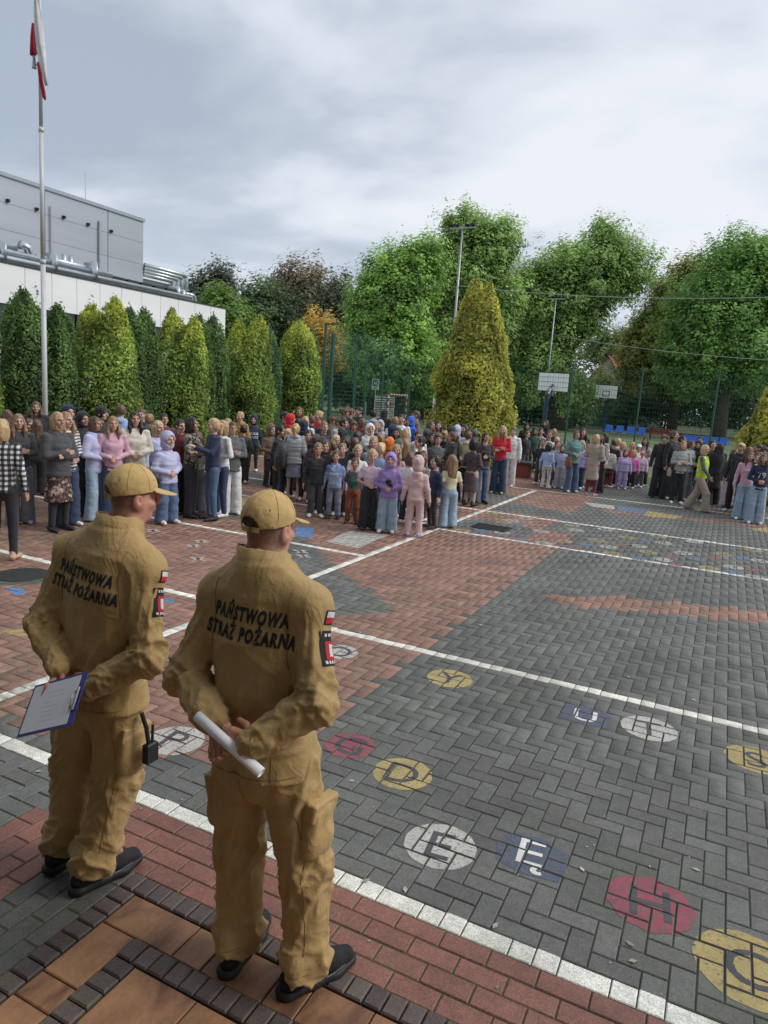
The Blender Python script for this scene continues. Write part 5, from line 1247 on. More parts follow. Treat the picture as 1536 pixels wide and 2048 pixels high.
PEOPLE = """
8 778 0 1.62 -150 down hoodie:g wide:jg short:hb w|blond boy with short hair at the far left, seen from behind
14 818 0 -12.5 -160 down hoodie:dbr wide:k long:hn w|brown haired girl in dark brown with her back turned at the left edge
12 837 0 -11.5 170 down knit:dg wide:k bob:hd w|small dark haired head behind the woman in the checked shirt
2 838 1122 0 160 down knit:@plaid slim:k bob:hb tan|woman with blond bob, black and white checked shirt and beige pumps
37 827 1050 0 5 crossed knit:dg wide:jg long:hl lg|girl in dark grey sweater with crossed arms and grey flared trousers
58 836 0 -12.6 20 down hoodie:k wide:k long:hn w|dark haired girl peeking between the grey sweater and the patterned dress
72 802 0 1.66 0 down puffer:k wide:k long:hn w|long haired girl in a black fur hooded jacket beside the flagpole
74 838 0 -12.2 175 down knit:k wide:k long:hn k|girl with long dark hair seen from behind, left of the patterned dress
115 823 1064 0 35 crossed cape:dg dress:@floral bob:hb k|woman in brown patterned dress and black boots with a dark shawl
132 823 0 1.64 40 front knit:@stripe wide:jd long:hl w|girl in a white jumper with black stripes behind the patterned dress
137 809 0 1.68 25 down hoodie:k wide:k hood:n w|boy with navy hood up behind the striped jumper
166 823 0 1.62 30 front coat:k wide:k hood:k k|figure in a long black coat with black hood up
202 812 0 1.66 60 down hoodie:k wide:k beanie:k w|person in a black hat behind the pink sweatshirt
190 832 1044 0 55 front hoodie:li wide:jl bob:hn w|girl with short curly hair in lilac hoodie and pale blue jeans
226 832 1045 0 10 front knit:pk wide:jd long:hl w|girl in a dusty pink sweatshirt looking down with long hair
242 809 0 1.66 165 down hoodie:lb wide:jl short:hn w|short haired boy in light blue hoodie seen from behind
270 822 0 1.66 10 front hoodie:cr wide:cr long:hd w|girl with very long dark hair in a cream hoodie
284 817 0 1.64 -20 down hoodie:k wide:k short:hn w|dark haired head just behind the cream hoodie
299 827 0 1.58 150 down hoodie:g wide:k short:hl w|boy with cropped light brown hair left of the lilac hoodies
316 840 0 1.45 40 down hoodie:li wide:g bob:hw w|blond child in lilac blue hoodie behind the hooded girl
336 861 1050 0 35 front hoodie:li wide:j hood:li w|girl with lilac blue hood up and wide blue jeans
328 826 0 1.62 20 down hoodie:bg wide:k pony:hd w|girl with a pink headband and burgundy top
361 838 0 1.55 30 down hoodie:dr wide:k short:hd w|dark haired boy in dark red left of the printed blouse
384 833 1037 0 75 reach knit:@camo straight:k bob:hd k|woman with dark curly hair in cream and black printed blouse and black trousers
396 862 1028 0 170 down tee:w wide:jg long:hn w|child with long brown hair squeezed between the two talking women
428 836 1043 0 -70 reach knit:n slim:j pony:hb k|woman with blond ponytail, navy jumper and tight blue jeans raising a hand
446 840 1036 0 -60 front knit:w slim:jd bob:hb w|woman in white blouse, dark jeans and white flat shoes
456 836 985 0 -15 down hoodie:ol slim:jd short:hb k|blond boy in olive green top behind the white blouse
466 843 0 1.55 10 crossed hoodie:g wide:w pony:hn w|smiling child in grey hoodie beside the olive top
481 823 0 1.74 -40 front hoodie:mu wide:k short:hb w|tall laughing boy with cropped hair in mustard hoodie
488 848 970 0 165 front hoodie:dg straight:k short:hd w|boy in dark grey jacket and black track trousers seen from behind
508 828 946 0 -5 down hoodie:n slim:k hood:n w|boy with navy hood up and white lettering on his chest
543 847 976 0 35 front hoodie:br straight:k hood:br k|child in light brown hoodie with the hood up
561 849 0 1.45 60 down hoodie:k straight:k short:hd w|dark haired child in black with a yellow sleeve patch
577 856 0 1.38 160 down hoodie:g straight:k short:hb w|blond child at the elbow of the woman in the quilted jacket
592 847 1003 0 172 down puffer:@quilt skirt:gb pony:hb tan|woman seen from behind in quilted grey jacket and blue grey skirt
569 822 0 1.68 60 down hoodie:k wide:k bowl:hd w|boy with black bowl haircut at the end of the hedge
582 828 0 1.62 100 down hoodie:r wide:k hood:r w|person in a red hood beside the black bowl haircut
599 813 0 1.72 0 down knit:k wide:k bob:hn w|smiling adult with chin length dark hair at the back
638 821 0 1.66 -50 down knit:r wide:jd bun:hb w|girl with tied blond hair in a bright red top
611 832 0 1.58 165 down hoodie:w wide:j bob:hb w|light haired child looking away near the red top
624 831 0 1.62 170 down hoodie:k wide:k short:hn w|boy in black jacket with white collar seen from behind
598 836 0 1.55 150 down hoodie:dg wide:k short:hd w|small dark haired head below the smiling adult
609 840 0 1.5 170 down hoodie:n wide:k hood:n w|person in navy hood in the second row by the hedge
649 843 0 1.58 20 down knit:n wide:k short:hl w|light brown haired boy in navy sweater facing the yard
664 832 0 1.64 70 down hoodie:ol wide:k bowl:hn w|boy with thick brown hair and dark olive jacket
678 836 0 1.58 60 down hoodie:lg wide:jd short:hn w|boy in grey behind the black jacketed boys
688 837 0 1.60 70 down hoodie:k wide:k short:hd w|boy in black jacket looking right beside the grey one
690 816 0 1.72 70 down hoodie:k wide:k bowl:hn w|tall boy with brown hair in front of the mesh fence, left of a pair
702 816 0 1.72 110 down hoodie:dg wide:k bowl:hn w|tall boy with brown hair in front of the mesh fence, right of a pair
720 814 0 1.74 -60 front hoodie:k wide:k short:hd w|tall boy with black hair looking down in a black jacket
748 820 0 1.70 170 down hoodie:lb wide:j short:hd w|dark haired boy in pale blue seen from behind by the goal
770 818 0 1.70 150 down hoodie:k wide:k hood:k w|person in black hood below the striped goal
708 841 0 1.55 10 down hoodie:grn wide:k bowl:hn w|boy with brown bowl haircut in a dark green jacket
725 836 0 1.58 165 down hoodie:dr wide:k long:hn w|girl with brown hair seen from behind near the white hood
741 847 0 1.56 10 down hoodie:w wide:k hood:w w|person in white hood with black print on the chest
752 842 0 1.58 -10 down knit:n wide:k short:hl w|boy in navy right behind the white hood
761 840 0 1.60 -5 down hoodie:lg wide:k hood:lg w|girl in light grey hood with glasses
791 833 0 1.66 165 down tee:w wide:j short:hl w|curly haired boy in white shirt seen from behind
804 828 0 1.70 -10 down tee:w wide:k short:hd w|dark haired boy in white shirt facing the yard
822 833 0 1.64 -50 down hoodie:bl wide:k hood:bl w|person with bright blue hood up
833 821 0 1.78 -80 down coat:br wide:k short:hn k|man in brown jacket at the back beside the thuja
786 849 0 1.56 150 down hoodie:n wide:k hood:n w|person in navy hood right of the white shirts
796 855 0 1.55 -20 down hoodie:k wide:k long:hd w|girl with black hair framing her face near the orange hood
811 857 0 1.55 175 down hoodie:lg wide:j long:hb w|girl with long straight blond hair seen from behind
617 858 0 1.45 5 down hoodie:k straight:k short:hd w|boy with wide open mouth right of the quilted jacket
633 868 0 1.42 160 down hoodie:pb straight:k hood:pb w|child in dark plum hood seen from behind
646 873 0 1.38 150 down hoodie:dbr straight:k hood:dbr w|child in dark brown hood beside the plum one
637 884 1037 0 5 down hoodie:k straight:dg short:hl w|boy in black half zip top with white sneakers, front row left
652 879 0 1.32 0 down hoodie:k straight:k bob:hn w|smiling child with brown hair behind the half zip boy
666 879 0 1.34 170 down hoodie:g straight:k short:hn w|brown haired boy seen from behind above the blue hoodie
672 868 0 1.40 20 down hoodie:cr straight:k pony:hw w|blond girl between the dark hoods and the brown heads
686 885 0 1.30 -5 down hoodie:k straight:dg short:hl w|short haired boy in black behind the blue tie dye hoodie
694 870 0 1.40 150 down hoodie:k straight:k pony:hd w|child with tied black hair seen from behind, middle row
711 874 0 1.38 172 down hoodie:dg straight:k short:hn w|child with grey brown hair seen from behind, middle row
716 861 0 1.48 160 down hoodie:k straight:k short:hd w|black haired child seen from behind above the middle row
673 900 1040 0 -5 down hoodie:@tiedye straight:gb short:hn k|boy in blue tie dye hoodie and grey blue joggers
717 888 0 1.28 5 reach tee:w straight:g short:hw w|grinning blond boy in white with an arm on his neighbour
711 914 1050 0 -5 down tee:dg straight:rust short:hn k|boy with glasses, green print shirt and rust trousers
745 897 1062 0 10 front tee:lp wide:k pony:hb k|girl in pale pink shirt and wide black trousers
748 871 0 1.42 0 down hoodie:lb straight:j short:hb w|blond boy with glasses in a light blue shirt
763 884 0 1.33 160 down tee:lb straight:j short:hw w|small blond head just left of the orange hood
780 874 0 1.40 150 down hoodie:or_ straight:k hood:or_ w|child in bright orange hoodie with the hood up
793 887 0 1.32 0 down tee:pk straight:j long:hb w|smiling girl with light hair behind the purple hood
783 904 1068 0 -5 front hoodie:pu wide:jl hood:pu w|girl in purple hoodie with hood up and pale jeans
812 876 0 1.42 170 down tee:w straight:j long:hl w|girl with long light brown hair seen from behind, centre
762 866 0 1.46 165 down hoodie:k straight:k short:hl w|light brown head in the centre of the crowd
798 877 0 1.40 150 down hoodie:k straight:k beanie:g w|child in a grey knitted hat beside the orange hood
838 910 1076 0 172 down hoodie:pp straight:pp hood:pp lpu|child in pale pink tracksuit with hood up seen from behind
822 902 0 1.25 160 down tee:w straight:k bob:hn w|child with dark brown hair left of the pale pink tracksuit
842 871 0 1.44 -70 down hoodie:k straight:k short:hd w|dark haired boy in profile with a white collar
848 904 0 1.22 150 down tee:be straight:k bob:hn w|child with wavy brown hair behind the pale pink hood
874 909 1060 0 -60 down knit:n slim:k pony:hd k|girl in navy sweater and black leggings looking left
906 908 1058 0 -160 down tee:yc wide:jl long:hl lpu|girl in cream shirt and pale jeans with long hair
855 858 0 1.52 160 down hoodie:dg straight:k hood:dg w|person in dark grey hood in the middle rows
836 862 0 1.48 20 down hoodie:w straight:k short:hd w|dark haired boy with striped collar in the middle rows
862 841 0 1.62 60 down knit:k straight:k long:hn w|girl with dark hair at the foot of the big thuja, left one
878 841 0 1.62 0 down puffer:dg straight:k long:hd w|girl with long dark hair in a leather jacket below the thuja
867 863 0 1.48 -10 down hoodie:k straight:k long:hd w|pale girl with black hair, third row right of centre
877 864 0 1.46 10 down hoodie:g straight:k bowl:hn w|boy with brown fringe next to the headband girl
890 860 0 1.56 165 down puffer:k straight:k bun:hl w|girl in black padded jacket with a headband
905 863 0 1.52 -75 crossed hoodie:k straight:jl pony:hn w|girl in black and white jacket looking left
915 850 0 1.62 165 down hoodie:li straight:k hood:li w|person in pale lilac hood seen from behind
930 848 0 1.64 -30 down hoodie:k straight:k long:hd w|laughing girl with dark hair below the big thuja
903 853 0 1.56 150 down hoodie:k straight:k hood:k w|person in black left of the pale lilac hood
950 858 0 1.60 170 down hoodie:g straight:k beanie:g w|person in a grey knitted hat behind the cream jacket
938 862 1003 0 150 back hoodie:yc wide:jd short:hn w|boy in cream jacket with hands behind his back
950 873 1015 0 150 front dress:pb slim:tan bob:hd k|woman with black bob in a plum brown dress
972 864 1010 0 30 face knit:k straight:j pony:hd k|girl in black top and jeans holding a hand to her face
1007 851 990 0 -10 crossed knit:r wide:jd long:hb tan|blond woman in bright red sweater and wide navy trousers
1028 855 0 1.52 -20 down hoodie:w straight:w short:hn w|boy in white clothes with green trim behind the brick bench
1054 846 942 0 20 front hoodie:k straight:k hood:k w|person in black hood and trousers right of the brick bench
1055 861 0 1.30 40 down hoodie:k straight:dg short:hn w|small child in front of the black hood
1071 854 946 0 10 down hoodie:grn straight:k hood:grn w|person in dark green hoodie with the hood up
1093 840 0 1.68 -30 phone knit:k straight:k long:hd w|girl with long dark hair holding a hand to her chin
1083 855 0 1.50 0 down hoodie:lg straight:j short:hd w|dark haired boy in pale top in front of the blue post
1100 860 0 1.46 0 down tee:w straight:k short:hn w|boy in white shirt in the left part of the right crowd
1109 857 0 1.50 160 down hoodie:dg straight:k long:hl w|head with brown wavy hair beside the white shirt
1087 876 972 0 -15 down knit:k straight:dg short:hn w|boy in black sweater and dark trousers, front of the right crowd
1099 884 980 0 155 down knit:lb slim:@dots bob:hd lpu|child in light blue top and white flowered leggings
1116 880 978 0 10 down tee:lg straight:g short:hn w|boy in pale grey shirt between two blue tops
1115 873 0 1.34 170 down hoodie:g straight:k short:hb w|blond head above the pale grey shirt
1127 888 980 0 -10 down knit:li wide:lg bob:hd w|girl with dark fringe in lilac jacket and pale wide trousers
1154 861 987 0 30 front hoodie:teal wide:j bun:hn w|woman in teal hoodie and wide jeans with a brown bag
1167 856 0 1.64 20 down knit:dbr straight:k long:hd w|dark haired girl in black behind the teal hoodie
1165 880 0 1.30 -15 down puffer:lpu straight:jd bob:hb w|child in pink and purple vest beside the teal hoodie
1194 868 995 0 160 front coat:be slim:bg bob:hb pi|woman in long beige cardigan and burgundy trousers
1211 866 988 0 -60 down knit:@blouse straight:k long:hd k|woman with long dark hair in a white printed blouse
1230 877 0 1.40 170 down tee:k straight:k short:hn w|boy in black vest right of the printed blouse
1224 890 978 0 150 down puffer:cr straight:dr bob:hd w|child in cream jacket half hidden by the printed blouse
1238 876 0 1.34 175 down hoodie:lp straight:k short:hb w|fair haired child behind the lilac jackets
1247 883 0 1.28 -5 down knit:lp straight:lpu bob:hw w|blond child in pale pink patterned top
1253 898 982 0 5 down puffer:lpu straight:lpu bob:hn lp|small child all in lilac with a quilted jacket
1265 883 0 1.30 -30 down hoodie:r straight:k short:hb w|child in red top behind the bright pink jacket
1269 900 980 0 -5 down hoodie:hp straight:k bob:hb w|small child in bright pink jacket
1279 888 0 1.26 10 down hoodie:w straight:k cap:w w|child in a white cap
1286 901 978 0 -10 down puffer:lp straight:g cap:pi w|small child with a pink cap and pale jacket
1297 900 975 0 -60 down hoodie:lg straight:k cap:br w|small child in grey with a brown cap
1293 873 0 1.52 -15 down hoodie:lg straight:k long:hd w|girl with long black hair left of the tall boy in black
1329 868 998 0 15 down hoodie:k wide:k bowl:hn k|tall boy in black hoodie and wide black trousers
1350 861 1000 0 60 down coat:k wide:k bun:hn w|young man with tied hair in a long black coat
1365 870 0 1.62 80 down hoodie:k wide:jg short:hd w|dark haired boy behind the tweed jacket
1368 882 1010 0 10 crossed knit:@tweed straight:k bob:hl w|woman in black and white tweed jacket and black trousers
1384 881 1003 0 60 front hoodie:lg wide:jg pony:hn w|girl in grey jeans right behind the tweed jacket
1398 881 1003 0 0 front hoodie:k wide:jg hood:k w|person in black cap and hood between tweed and yellow vest
1401 873 0 1.66 0 down hoodie:k straight:k short:hd w|dark haired boy whose eyes show above the black hood
1412 889 1024 0 75 walk knit:g wide:be bob:hw pi|woman in yellow safety vest striding to the right
1427 880 0 1.66 20 down hoodie:k straight:k pony:hd w|pale girl with black hair behind the yellow vest
1441 885 1012 0 -150 crossed coat:k wide:k long:hd w|girl with long black hair and a long black skirt
1471 897 1018 0 20 down hoodie:dg wide:lp bob:hn k|person in lilac trousers half hidden by the black hoodie
1484 885 1027 0 -20 down hoodie:k straight:k bowl:hb w|boy with blond bowl haircut in black hoodie
1502 903 1042 0 10 down knit:pk wide:jl long:hn w|girl in pink sweatshirt and very wide blue jeans
1500 893 0 1.56 160 down hoodie:k straight:k long:hn w|brown head just behind the pink sweatshirt
1518 887 0 1.64 -60 down hoodie:k straight:k short:hd w|black haired boy at the back of the right edge
1532 893 0 1.60 0 down hoodie:k straight:k bowl:hd w|dark haired boy at the right rim of the photo
1519 903 0 1.52 -10 down hoodie:n straight:k bob:hn w|child face between the pink sweatshirt and the number 79
1529 907 1050 0 10 front knit:n wide:jl long:hn w|girl in navy sweatshirt with white number 79 and pale jeans
"""
def ground_at(px, py):
    d = (px-768)*AR+(py-1024)*AD+FPX*AF; t = -CAM_H/d[2]; return d[:2]*t
def proj_px(p):
    w = np.array(p)-np.array((0,0,CAM_H)); return 768+FPX*(w@AR)/(w@AF), 1024+FPX*(w@AD)/(w@AF)
SKINS = [(.62,.38,.29),(.56,.33,.25),(.66,.43,.34),(.52,.30,.21),(.60,.37,.30)]
M_LETTER = mat('print_white', (.62,.62,.60), .8); M_LETTERK = mat('print_black', (.02,.02,.022), .8); M_GPRINT = mat('print_green', (.02,.22,.14), .8)
def drape_print(name, me, tris2d, origin, m, parent, off=.004, axis='-y'):
    """lay flat artwork (x,z triangles) on a garment mesh from the front (+y) or the back (-y)"""
    V, T = tris2d; bv = BVHTree.FromPolygons([v.co[:] for v in me.vertices], [p.vertices[:] for p in me.polygons]); sg = 1 if axis == '+y' else -1; out = []
    for x, z in V:
        px_, pz = origin[0]+(x if sg < 0 else -x), origin[1]+z; h = bv.ray_cast(Vector((px_, sg*1.0, pz)), Vector((0, -sg, 0)))
        out.append((px_, (h[0].y if h[0] is not None else sg*.1)+sg*off, pz))
    F = [tuple(t) if sg < 0 else tuple(t)[::-1] for t in T]; o = link(name, new_mesh(name, out, F), m, parent); return o
def densify(V, T, L_=.03):
    V = [tuple(v) for v in V]; T = [tuple(t) for t in T]
    for _ in range(4):
        new = []; mid = {}; ch = False
        def m(a, b):
            k = (min(a,b), max(a,b))
            if k not in mid: mid[k] = len(V); V.append(((V[a][0]+V[b][0])/2, (V[a][1]+V[b][1])/2))
            return mid[k]
        long_ = {}
        for t in T:
            e = [math.hypot(V[t[i]][0]-V[t[(i+1)%3]][0], V[t[i]][1]-V[t[(i+1)%3]][1]) > L_ for i in range(3)]
            for i in range(3): long_[(min(t[i],t[(i+1)%3]), max(t[i],t[(i+1)%3]))] = e[i]
        for t in T:
            a, b, c = t; s = [long_[(min(x,y), max(x,y))] for x, y in ((a,b),(b,c),(c,a))]
            if not any(s): new.append(t); continue
            ch = True
            if all(s): x, y, z = m(a,b), m(b,c), m(c,a); new += [(a,x,z),(x,b,y),(z,y,c),(x,y,z)]
            else:
                while not s[0]: a, b, c = b, c, a; s = s[1:]+s[:1]
                x = m(a, b)
                if s[1]: y = m(b, c); new += [(x,b,y),(a,x,y),(a,y,c)]
                elif s[2]: z = m(c, a); new += [(a,x,z),(x,b,c),(x,c,z)]
                else: new += [(a,x,c),(x,b,c)]
        T = new
        if not ch: break
    return np.array(V), np.array(T)
PIDX = {}
ROWS = []
for li, line in enumerate(l for l in PEOPLE.strip().splitlines() if l.strip()):
    spec, label = line.split('|'); a = spec.split(); x, yt, yf, h = float(a[0]), float(a[1]), float(a[2]), float(a[3])
    if yf > 0:
        g2 = ground_at(x, yf-3)
        for _ in range(5):      # height from the top of the head; the head stands over the feet
            best = min((abs(proj_px((g2[0], g2[1], hh))[1]-yt), hh) for hh in np.arange(.95, 2.0, .01)); h = best[1]; g2 = ground_at(x-(proj_px((g2[0],g2[1],h))[0]-proj_px((g2[0],g2[1],0))[0]), yf-3)
    else:
        d = (x-768)*AR+(yt-1024)*AD+FPX*AF
        if h < 0: d2_ = d/(d[:2]@FW2)*-h; g2 = d2_[:2]; h = CAM_H+d2_[2]
        else: g2 = d[:2]*((h-CAM_H)/d[2])
    ROWS.append([li, a, label, x, yt, yf, h, g2, float(g2@FW2)])
done = [r for r in ROWS if r[5] > 0]
for r in sorted((r for r in ROWS if r[5] == 0), key=lambda r: -r[4]):      # whoever's head shows above another stands behind
    Dm = max([q[8]+.34 for q in done if abs(q[3]-r[3]) < 26*12/q[8] and q[4] > r[4]-2]+[0])
    d = (r[3]-768)*AR+(r[4]-1024)*AD+FPX*AF; d2_ = d/(d[:2]@FW2)
    if r[8] < Dm: r[8] = Dm; r[7] = d2_[:2]*Dm; r[6] = max(.9, CAM_H+d2_[2]*Dm)
    done.append(r)
for li, a, label, x, yt, yf, h, g2, _D in ROWS:
    yaw = float(a[4]); pose = a[5]
    kid = h < 1.47; D = dims(kid); sc = h/(D['H']+.012)
    toc = math.atan2(-g2[1], -g2[0]); rz = toc+math.radians(yaw)-math.pi/2
    cat = 'woman' if label.startswith('woman') or 'woman' in label.split(',')[0].split(' in ')[0] else ('child' if kid else ('girl' if 'girl' in label else 'boy' if 'boy' in label else 'person'))
    def spl(s):
        k, c = s.split(':'); return (k, c)
    (tk, tc_), (bk, bc_), (hk, hc_) = spl(a[6]), spl(a[7]), spl(a[8]); rr = random.Random(li)
    body = link('person', crowd_body(kid, pose), M_SKIN); sk = SKINS[li % 5]; body.color = (*sk, 1)
    body.location = (g2[0], g2[1], 0); body.rotation_euler = (0, 0, rz); body.scale = (sc*(.97+.06*rr.random()), sc, sc)
    if rr.random() < .5 and pose in ('down','front','crossed','phone'): body.scale.x *= -1 if False else 1
    tag(body, label, cat, group='pupils and teachers standing round the yard')
    def garment(me, c, name=None):
        m = PAT[c[1:]] if c.startswith('@') else M_CLOTH; o = link(me.name, me, None, body, color=(1,1,1) if c.startswith('@') else tuple(np.array(CN[c])*(.92+.16*rr.random())))
        if len(me.materials) == 0: me.materials.append(M_CLOTH)
        if m is not M_CLOTH: o.material_slots[0].link = 'OBJECT'; o.material_slots[0].material = m
        return o
    if bk == 'dress':
        garment(crowd_top(kid, pose, 'dress'), bc_); garment(crowd_bottom(kid, pose, 'slim'), 'k'); cape = garment(crowd_top(kid, pose, 'hoodie'), tc_); top = cape; cape.name = 'shawl'; cape.scale = (1.05,1.12,.99); cape.location = (0,0,.0)
    else:
        top = garment(crowd_top(kid, pose, tk), tc_); bottom = garment(crowd_bottom(kid, pose, bk), bc_)
    if label.startswith('woman in brown patterned'): pass
    hm = hair_mesh(kid, hk)
    if hk in ('hood','beanie','cap'):
        garment(hm, hc_); hm2 = hair_mesh(kid, 'bowl' if rr.random() < .5 else 'bob') if hk != 'hood' else hair_mesh(kid, 'short'); o = link('hair', hm2, M_HAIR, body, color=CN[rr.choice(['hn','hd','hl'])])
        if hk != 'hood': o.scale = (.97,.97,.985)
    else: link('hair', hm, M_HAIR, body, color=tuple(np.array(CN[hc_])*(.85+.3*rr.random())))
    sc_ = np.array(CN[a[9]])
    for s in (-1, 1): link('shoe', crowd_shoe(kid, pose, s), M_SHOE, body, color=tuple(sc_))
    PIDX[label] = (body, top, kid, D)
def who(s): return next(v for k, v in PIDX.items() if s in k and not k.startswith('child face'))
# printed letters and trims on the clothes
b_, t_, kd_, D_ = who('navy hood up and white lettering'); V, T = text_tris('JACK&\nJONES', .085, .002); drape_print('chest_lettering', t_.data, (V, T), (0, D_['zs']-.15), M_LETTER, b_, axis='+y')
b_, t_, kd_, D_ = who('number 79'); V, T = text_tris('79', .19, .004); drape_print('chest_number', t_.data, (V, T), (0, D_['zs']-.20), M_LETTER, b_, axis='+y')
def blob_art(seed, w, h, n=9):
    r = random.Random(seed); V = []; T = []
    for k in range(n):
        cx, cy, a = r.uniform(-w,w), r.uniform(-h,h), r.uniform(.012,.035); i = len(V); V += [(cx,cy)]+[(cx+a*math.cos(t)*r.uniform(.7,1.3), cy+a*math.sin(t)*r.uniform(.7,1.3)) for t in np.arange(0,6.2,.8)]; m = len(V)-i-1; T += [(i,i+1+q,i+1+(q+1)%m) for q in range(m)]
    return np.array(V), np.array(T)
for s, m, w, h in (('green print shirt', M_GPRINT, .05, .09), ('girl in purple hoodie', M_LETTERK, .05, .05), ('white hood with black print', M_LETTERK, .08, .06), ('blue tie dye', M_LETTER, .06, .012), ('black fur hooded', M_LETTER, .06, .03)):
    b_, t_, kd_, D_ = who(s); drape_print('chest_print', t_.data, blob_art(len(s), w, h, 11), (0, D_['zs']-.17), m, b_, axis='+y')
# yellow safety vest, slightly larger than the sweater, open sleeves
b_, t_, kd_, D_ = who('yellow safety vest')
def vest():
    D = D_; f = Field((-.3,-.25,D['zh']-.08), (.3,.25,D['zs']+.1), .014); k = D['k']
    f.loft([(D['zh']-.02,0,0,.165*k,.128*k),(D['zs']-.15,0,.004,.172*k,.13*k),(D['zs']-.02,0,-.008,.160*k,.108*k),(D['zs']+.03,0,-.012,.115*k,.085*k)], .02, power=2.4)
    f.ell((0,.06,D['zs']+.04), (.055,.09,.16), .01, 's')
    for s in (-1,1): f.ell((s*.2,0,D['zs']-.06), (.055,.09,.10), .01, 's')
    return net_mesh('safety_vest', f, 1, disp=lambda V: folds(V, .006))
link('safety_vest', vest(), mat('hi_vis_yellow', (.55,.80,.03), .7, var=.05), b_)
for zz in (.14, .27):
    f = Field((-.3,-.25,D_['zh']+zz-.05), (.3,.25,D_['zh']+zz+.08), .012); k = D_['k']; f.loft([(D_['zh']+zz,0,0,.177*k,.140*k),(D_['zh']+zz+.035,0,0,.177*k,.140*k)], .0, power=2.4); link('reflective_band', net_mesh('reflective_band', f, 0), mat('reflective_grey', (.55,.56,.55), .35), b_)
def bag_on(s, color, loc, strap_to, size=1.0, name='shoulder_bag', label='bag'):
    b_, t_, kd_, D_ = who(s); M = b_.matrix_basis; p = M @ Vector(loc)
    e = empty(name, p, b_.rotation_euler[2]+math.pi/2, label=label, cat='bag'); o = link('bag_body', bag_mesh(), None, e, color=CN[color]); o.scale = (size,)*3
    if not o.data.materials: o.data.materials.append(M_CLOTH)
    q = M @ Vector(strap_to); R = Matrix.Rotation(-(b_.rotation_euler[2]+math.pi/2), 3, 'Z'); v = R @ (q-p); mb = MB(); mb.tube([(-.1*size,.01,.11*size), v+Vector((-.02,0,.02)), v+Vector((.02,0,.02)), (.1*size,.01,.11*size)], .010, 6); mb.build('strap', M_BLK if color == 'k' else mat('brown_leather', (.16,.07,.04), .6), e)
bag_on('quilted grey jacket', 'k', (-.25,-.10,.98), (-.17,-.03,1.40), 1.15, 'shoulder_bag', 'large black shoulder bag hanging from the woman in the quilted jacket')
bag_on('teal hoodie and wide jeans', 'rust', (.22,.10,.86), (.12,0,1.38), .8, 'handbag', 'brown leather bag hanging from the woman in teal')
bag_on('tweed jacket and black trousers', 'be', (.26,-.02,.86), (.15,0,1.38), .7, 'handbag', 'beige handbag hanging beside the tweed jacket')
# white stripe on the track trousers
print('people', len(PIDX))

# ================================================================== THE TWO FIREFIGHTERS
def uni_pattern(N, L, tc, cur, noise, rng, rgbmul):
    w = N.new('ShaderNodeTexWave'); w.inputs['Scale'].default_value = 420; w.inputs['Distortion'].default_value = .4; w.bands_direction = 'DIAGONAL'; L.new(tc.outputs['Object'], w.inputs['Vector'])
    return rgbmul(rgbmul(cur, rng(w.outputs['Fac'], .93, 1.06, 0, 1)), rng(noise(3.5, 4), .90, 1.08))
M_UNI = mat('ochre_uniform_twill', (.43,.285,.112), .74, var=.06, scale=5, bump=.9, bscale=24, sheen=.12, pattern=uni_pattern, fine=.04)
def add_creases(m, scale=7., dist=.015, strength=.38):
    nt = m.node_tree; N = nt.nodes; L = nt.links; tc = N.new('ShaderNodeTexCoord'); mp = N.new('ShaderNodeMapping'); mp.inputs['Scale'].default_value = (1.2, 1.2, .8); mp.inputs['Rotation'].default_value = (.3, .5, .2); L.new(tc.outputs['Object'], mp.inputs[0])
    n = N.new('ShaderNodeTexNoise'); n.inputs['Scale'].default_value = scale; n.inputs['Detail'].default_value = 3; n.inputs['Distortion'].default_value = 1.4; L.new(mp.outputs[0], n.inputs['Vector'])
    a = N.new('ShaderNodeMath'); a.operation = 'SUBTRACT'; L.new(n.outputs[0], a.inputs[0]); a.inputs[1].default_value = .5; c = N.new('ShaderNodeMath'); c.operation = 'ABSOLUTE'; L.new(a.outputs[0], c.inputs[0])
    p = N.new('ShaderNodeMath'); p.operation = 'POWER'; L.new(c.outputs[0], p.inputs[0]); p.inputs[1].default_value = .6
    b = N.new('ShaderNodeBump'); b.invert = True; b.inputs['Strength'].default_value = strength; b.inputs['Distance'].default_value = dist; L.new(p.outputs[0], b.inputs['Height'])
    old = next((x for x in N if x.type == 'BUMP' and x != b), None)
    if old: L.new(b.outputs[0], old.inputs['Normal'])
    else: L.new(b.outputs[0], N['Principled BSDF'].inputs['Normal'])
add_creases(M_UNI)
M_UNIS = mat('ochre_uniform_seam', (.22,.13,.045), .85)
M_CAP = mat('ochre_cap_cotton', (.55,.375,.150), .85, var=.08, scale=20, bump=.4, bscale=110, sheen=.1)
M_SOLE = mat('black_rubber', (.012,.012,.013), .6, var=.1); M_MESHF = mat('black_knit_shoe', (.013,.013,.015), .8, var=.3, scale=60, bump=1, bscale=160)
M_HB = mat('stubble_hair', (.085,.062,.048), .8, var=.35, scale=90, bump=.6, bscale=260)
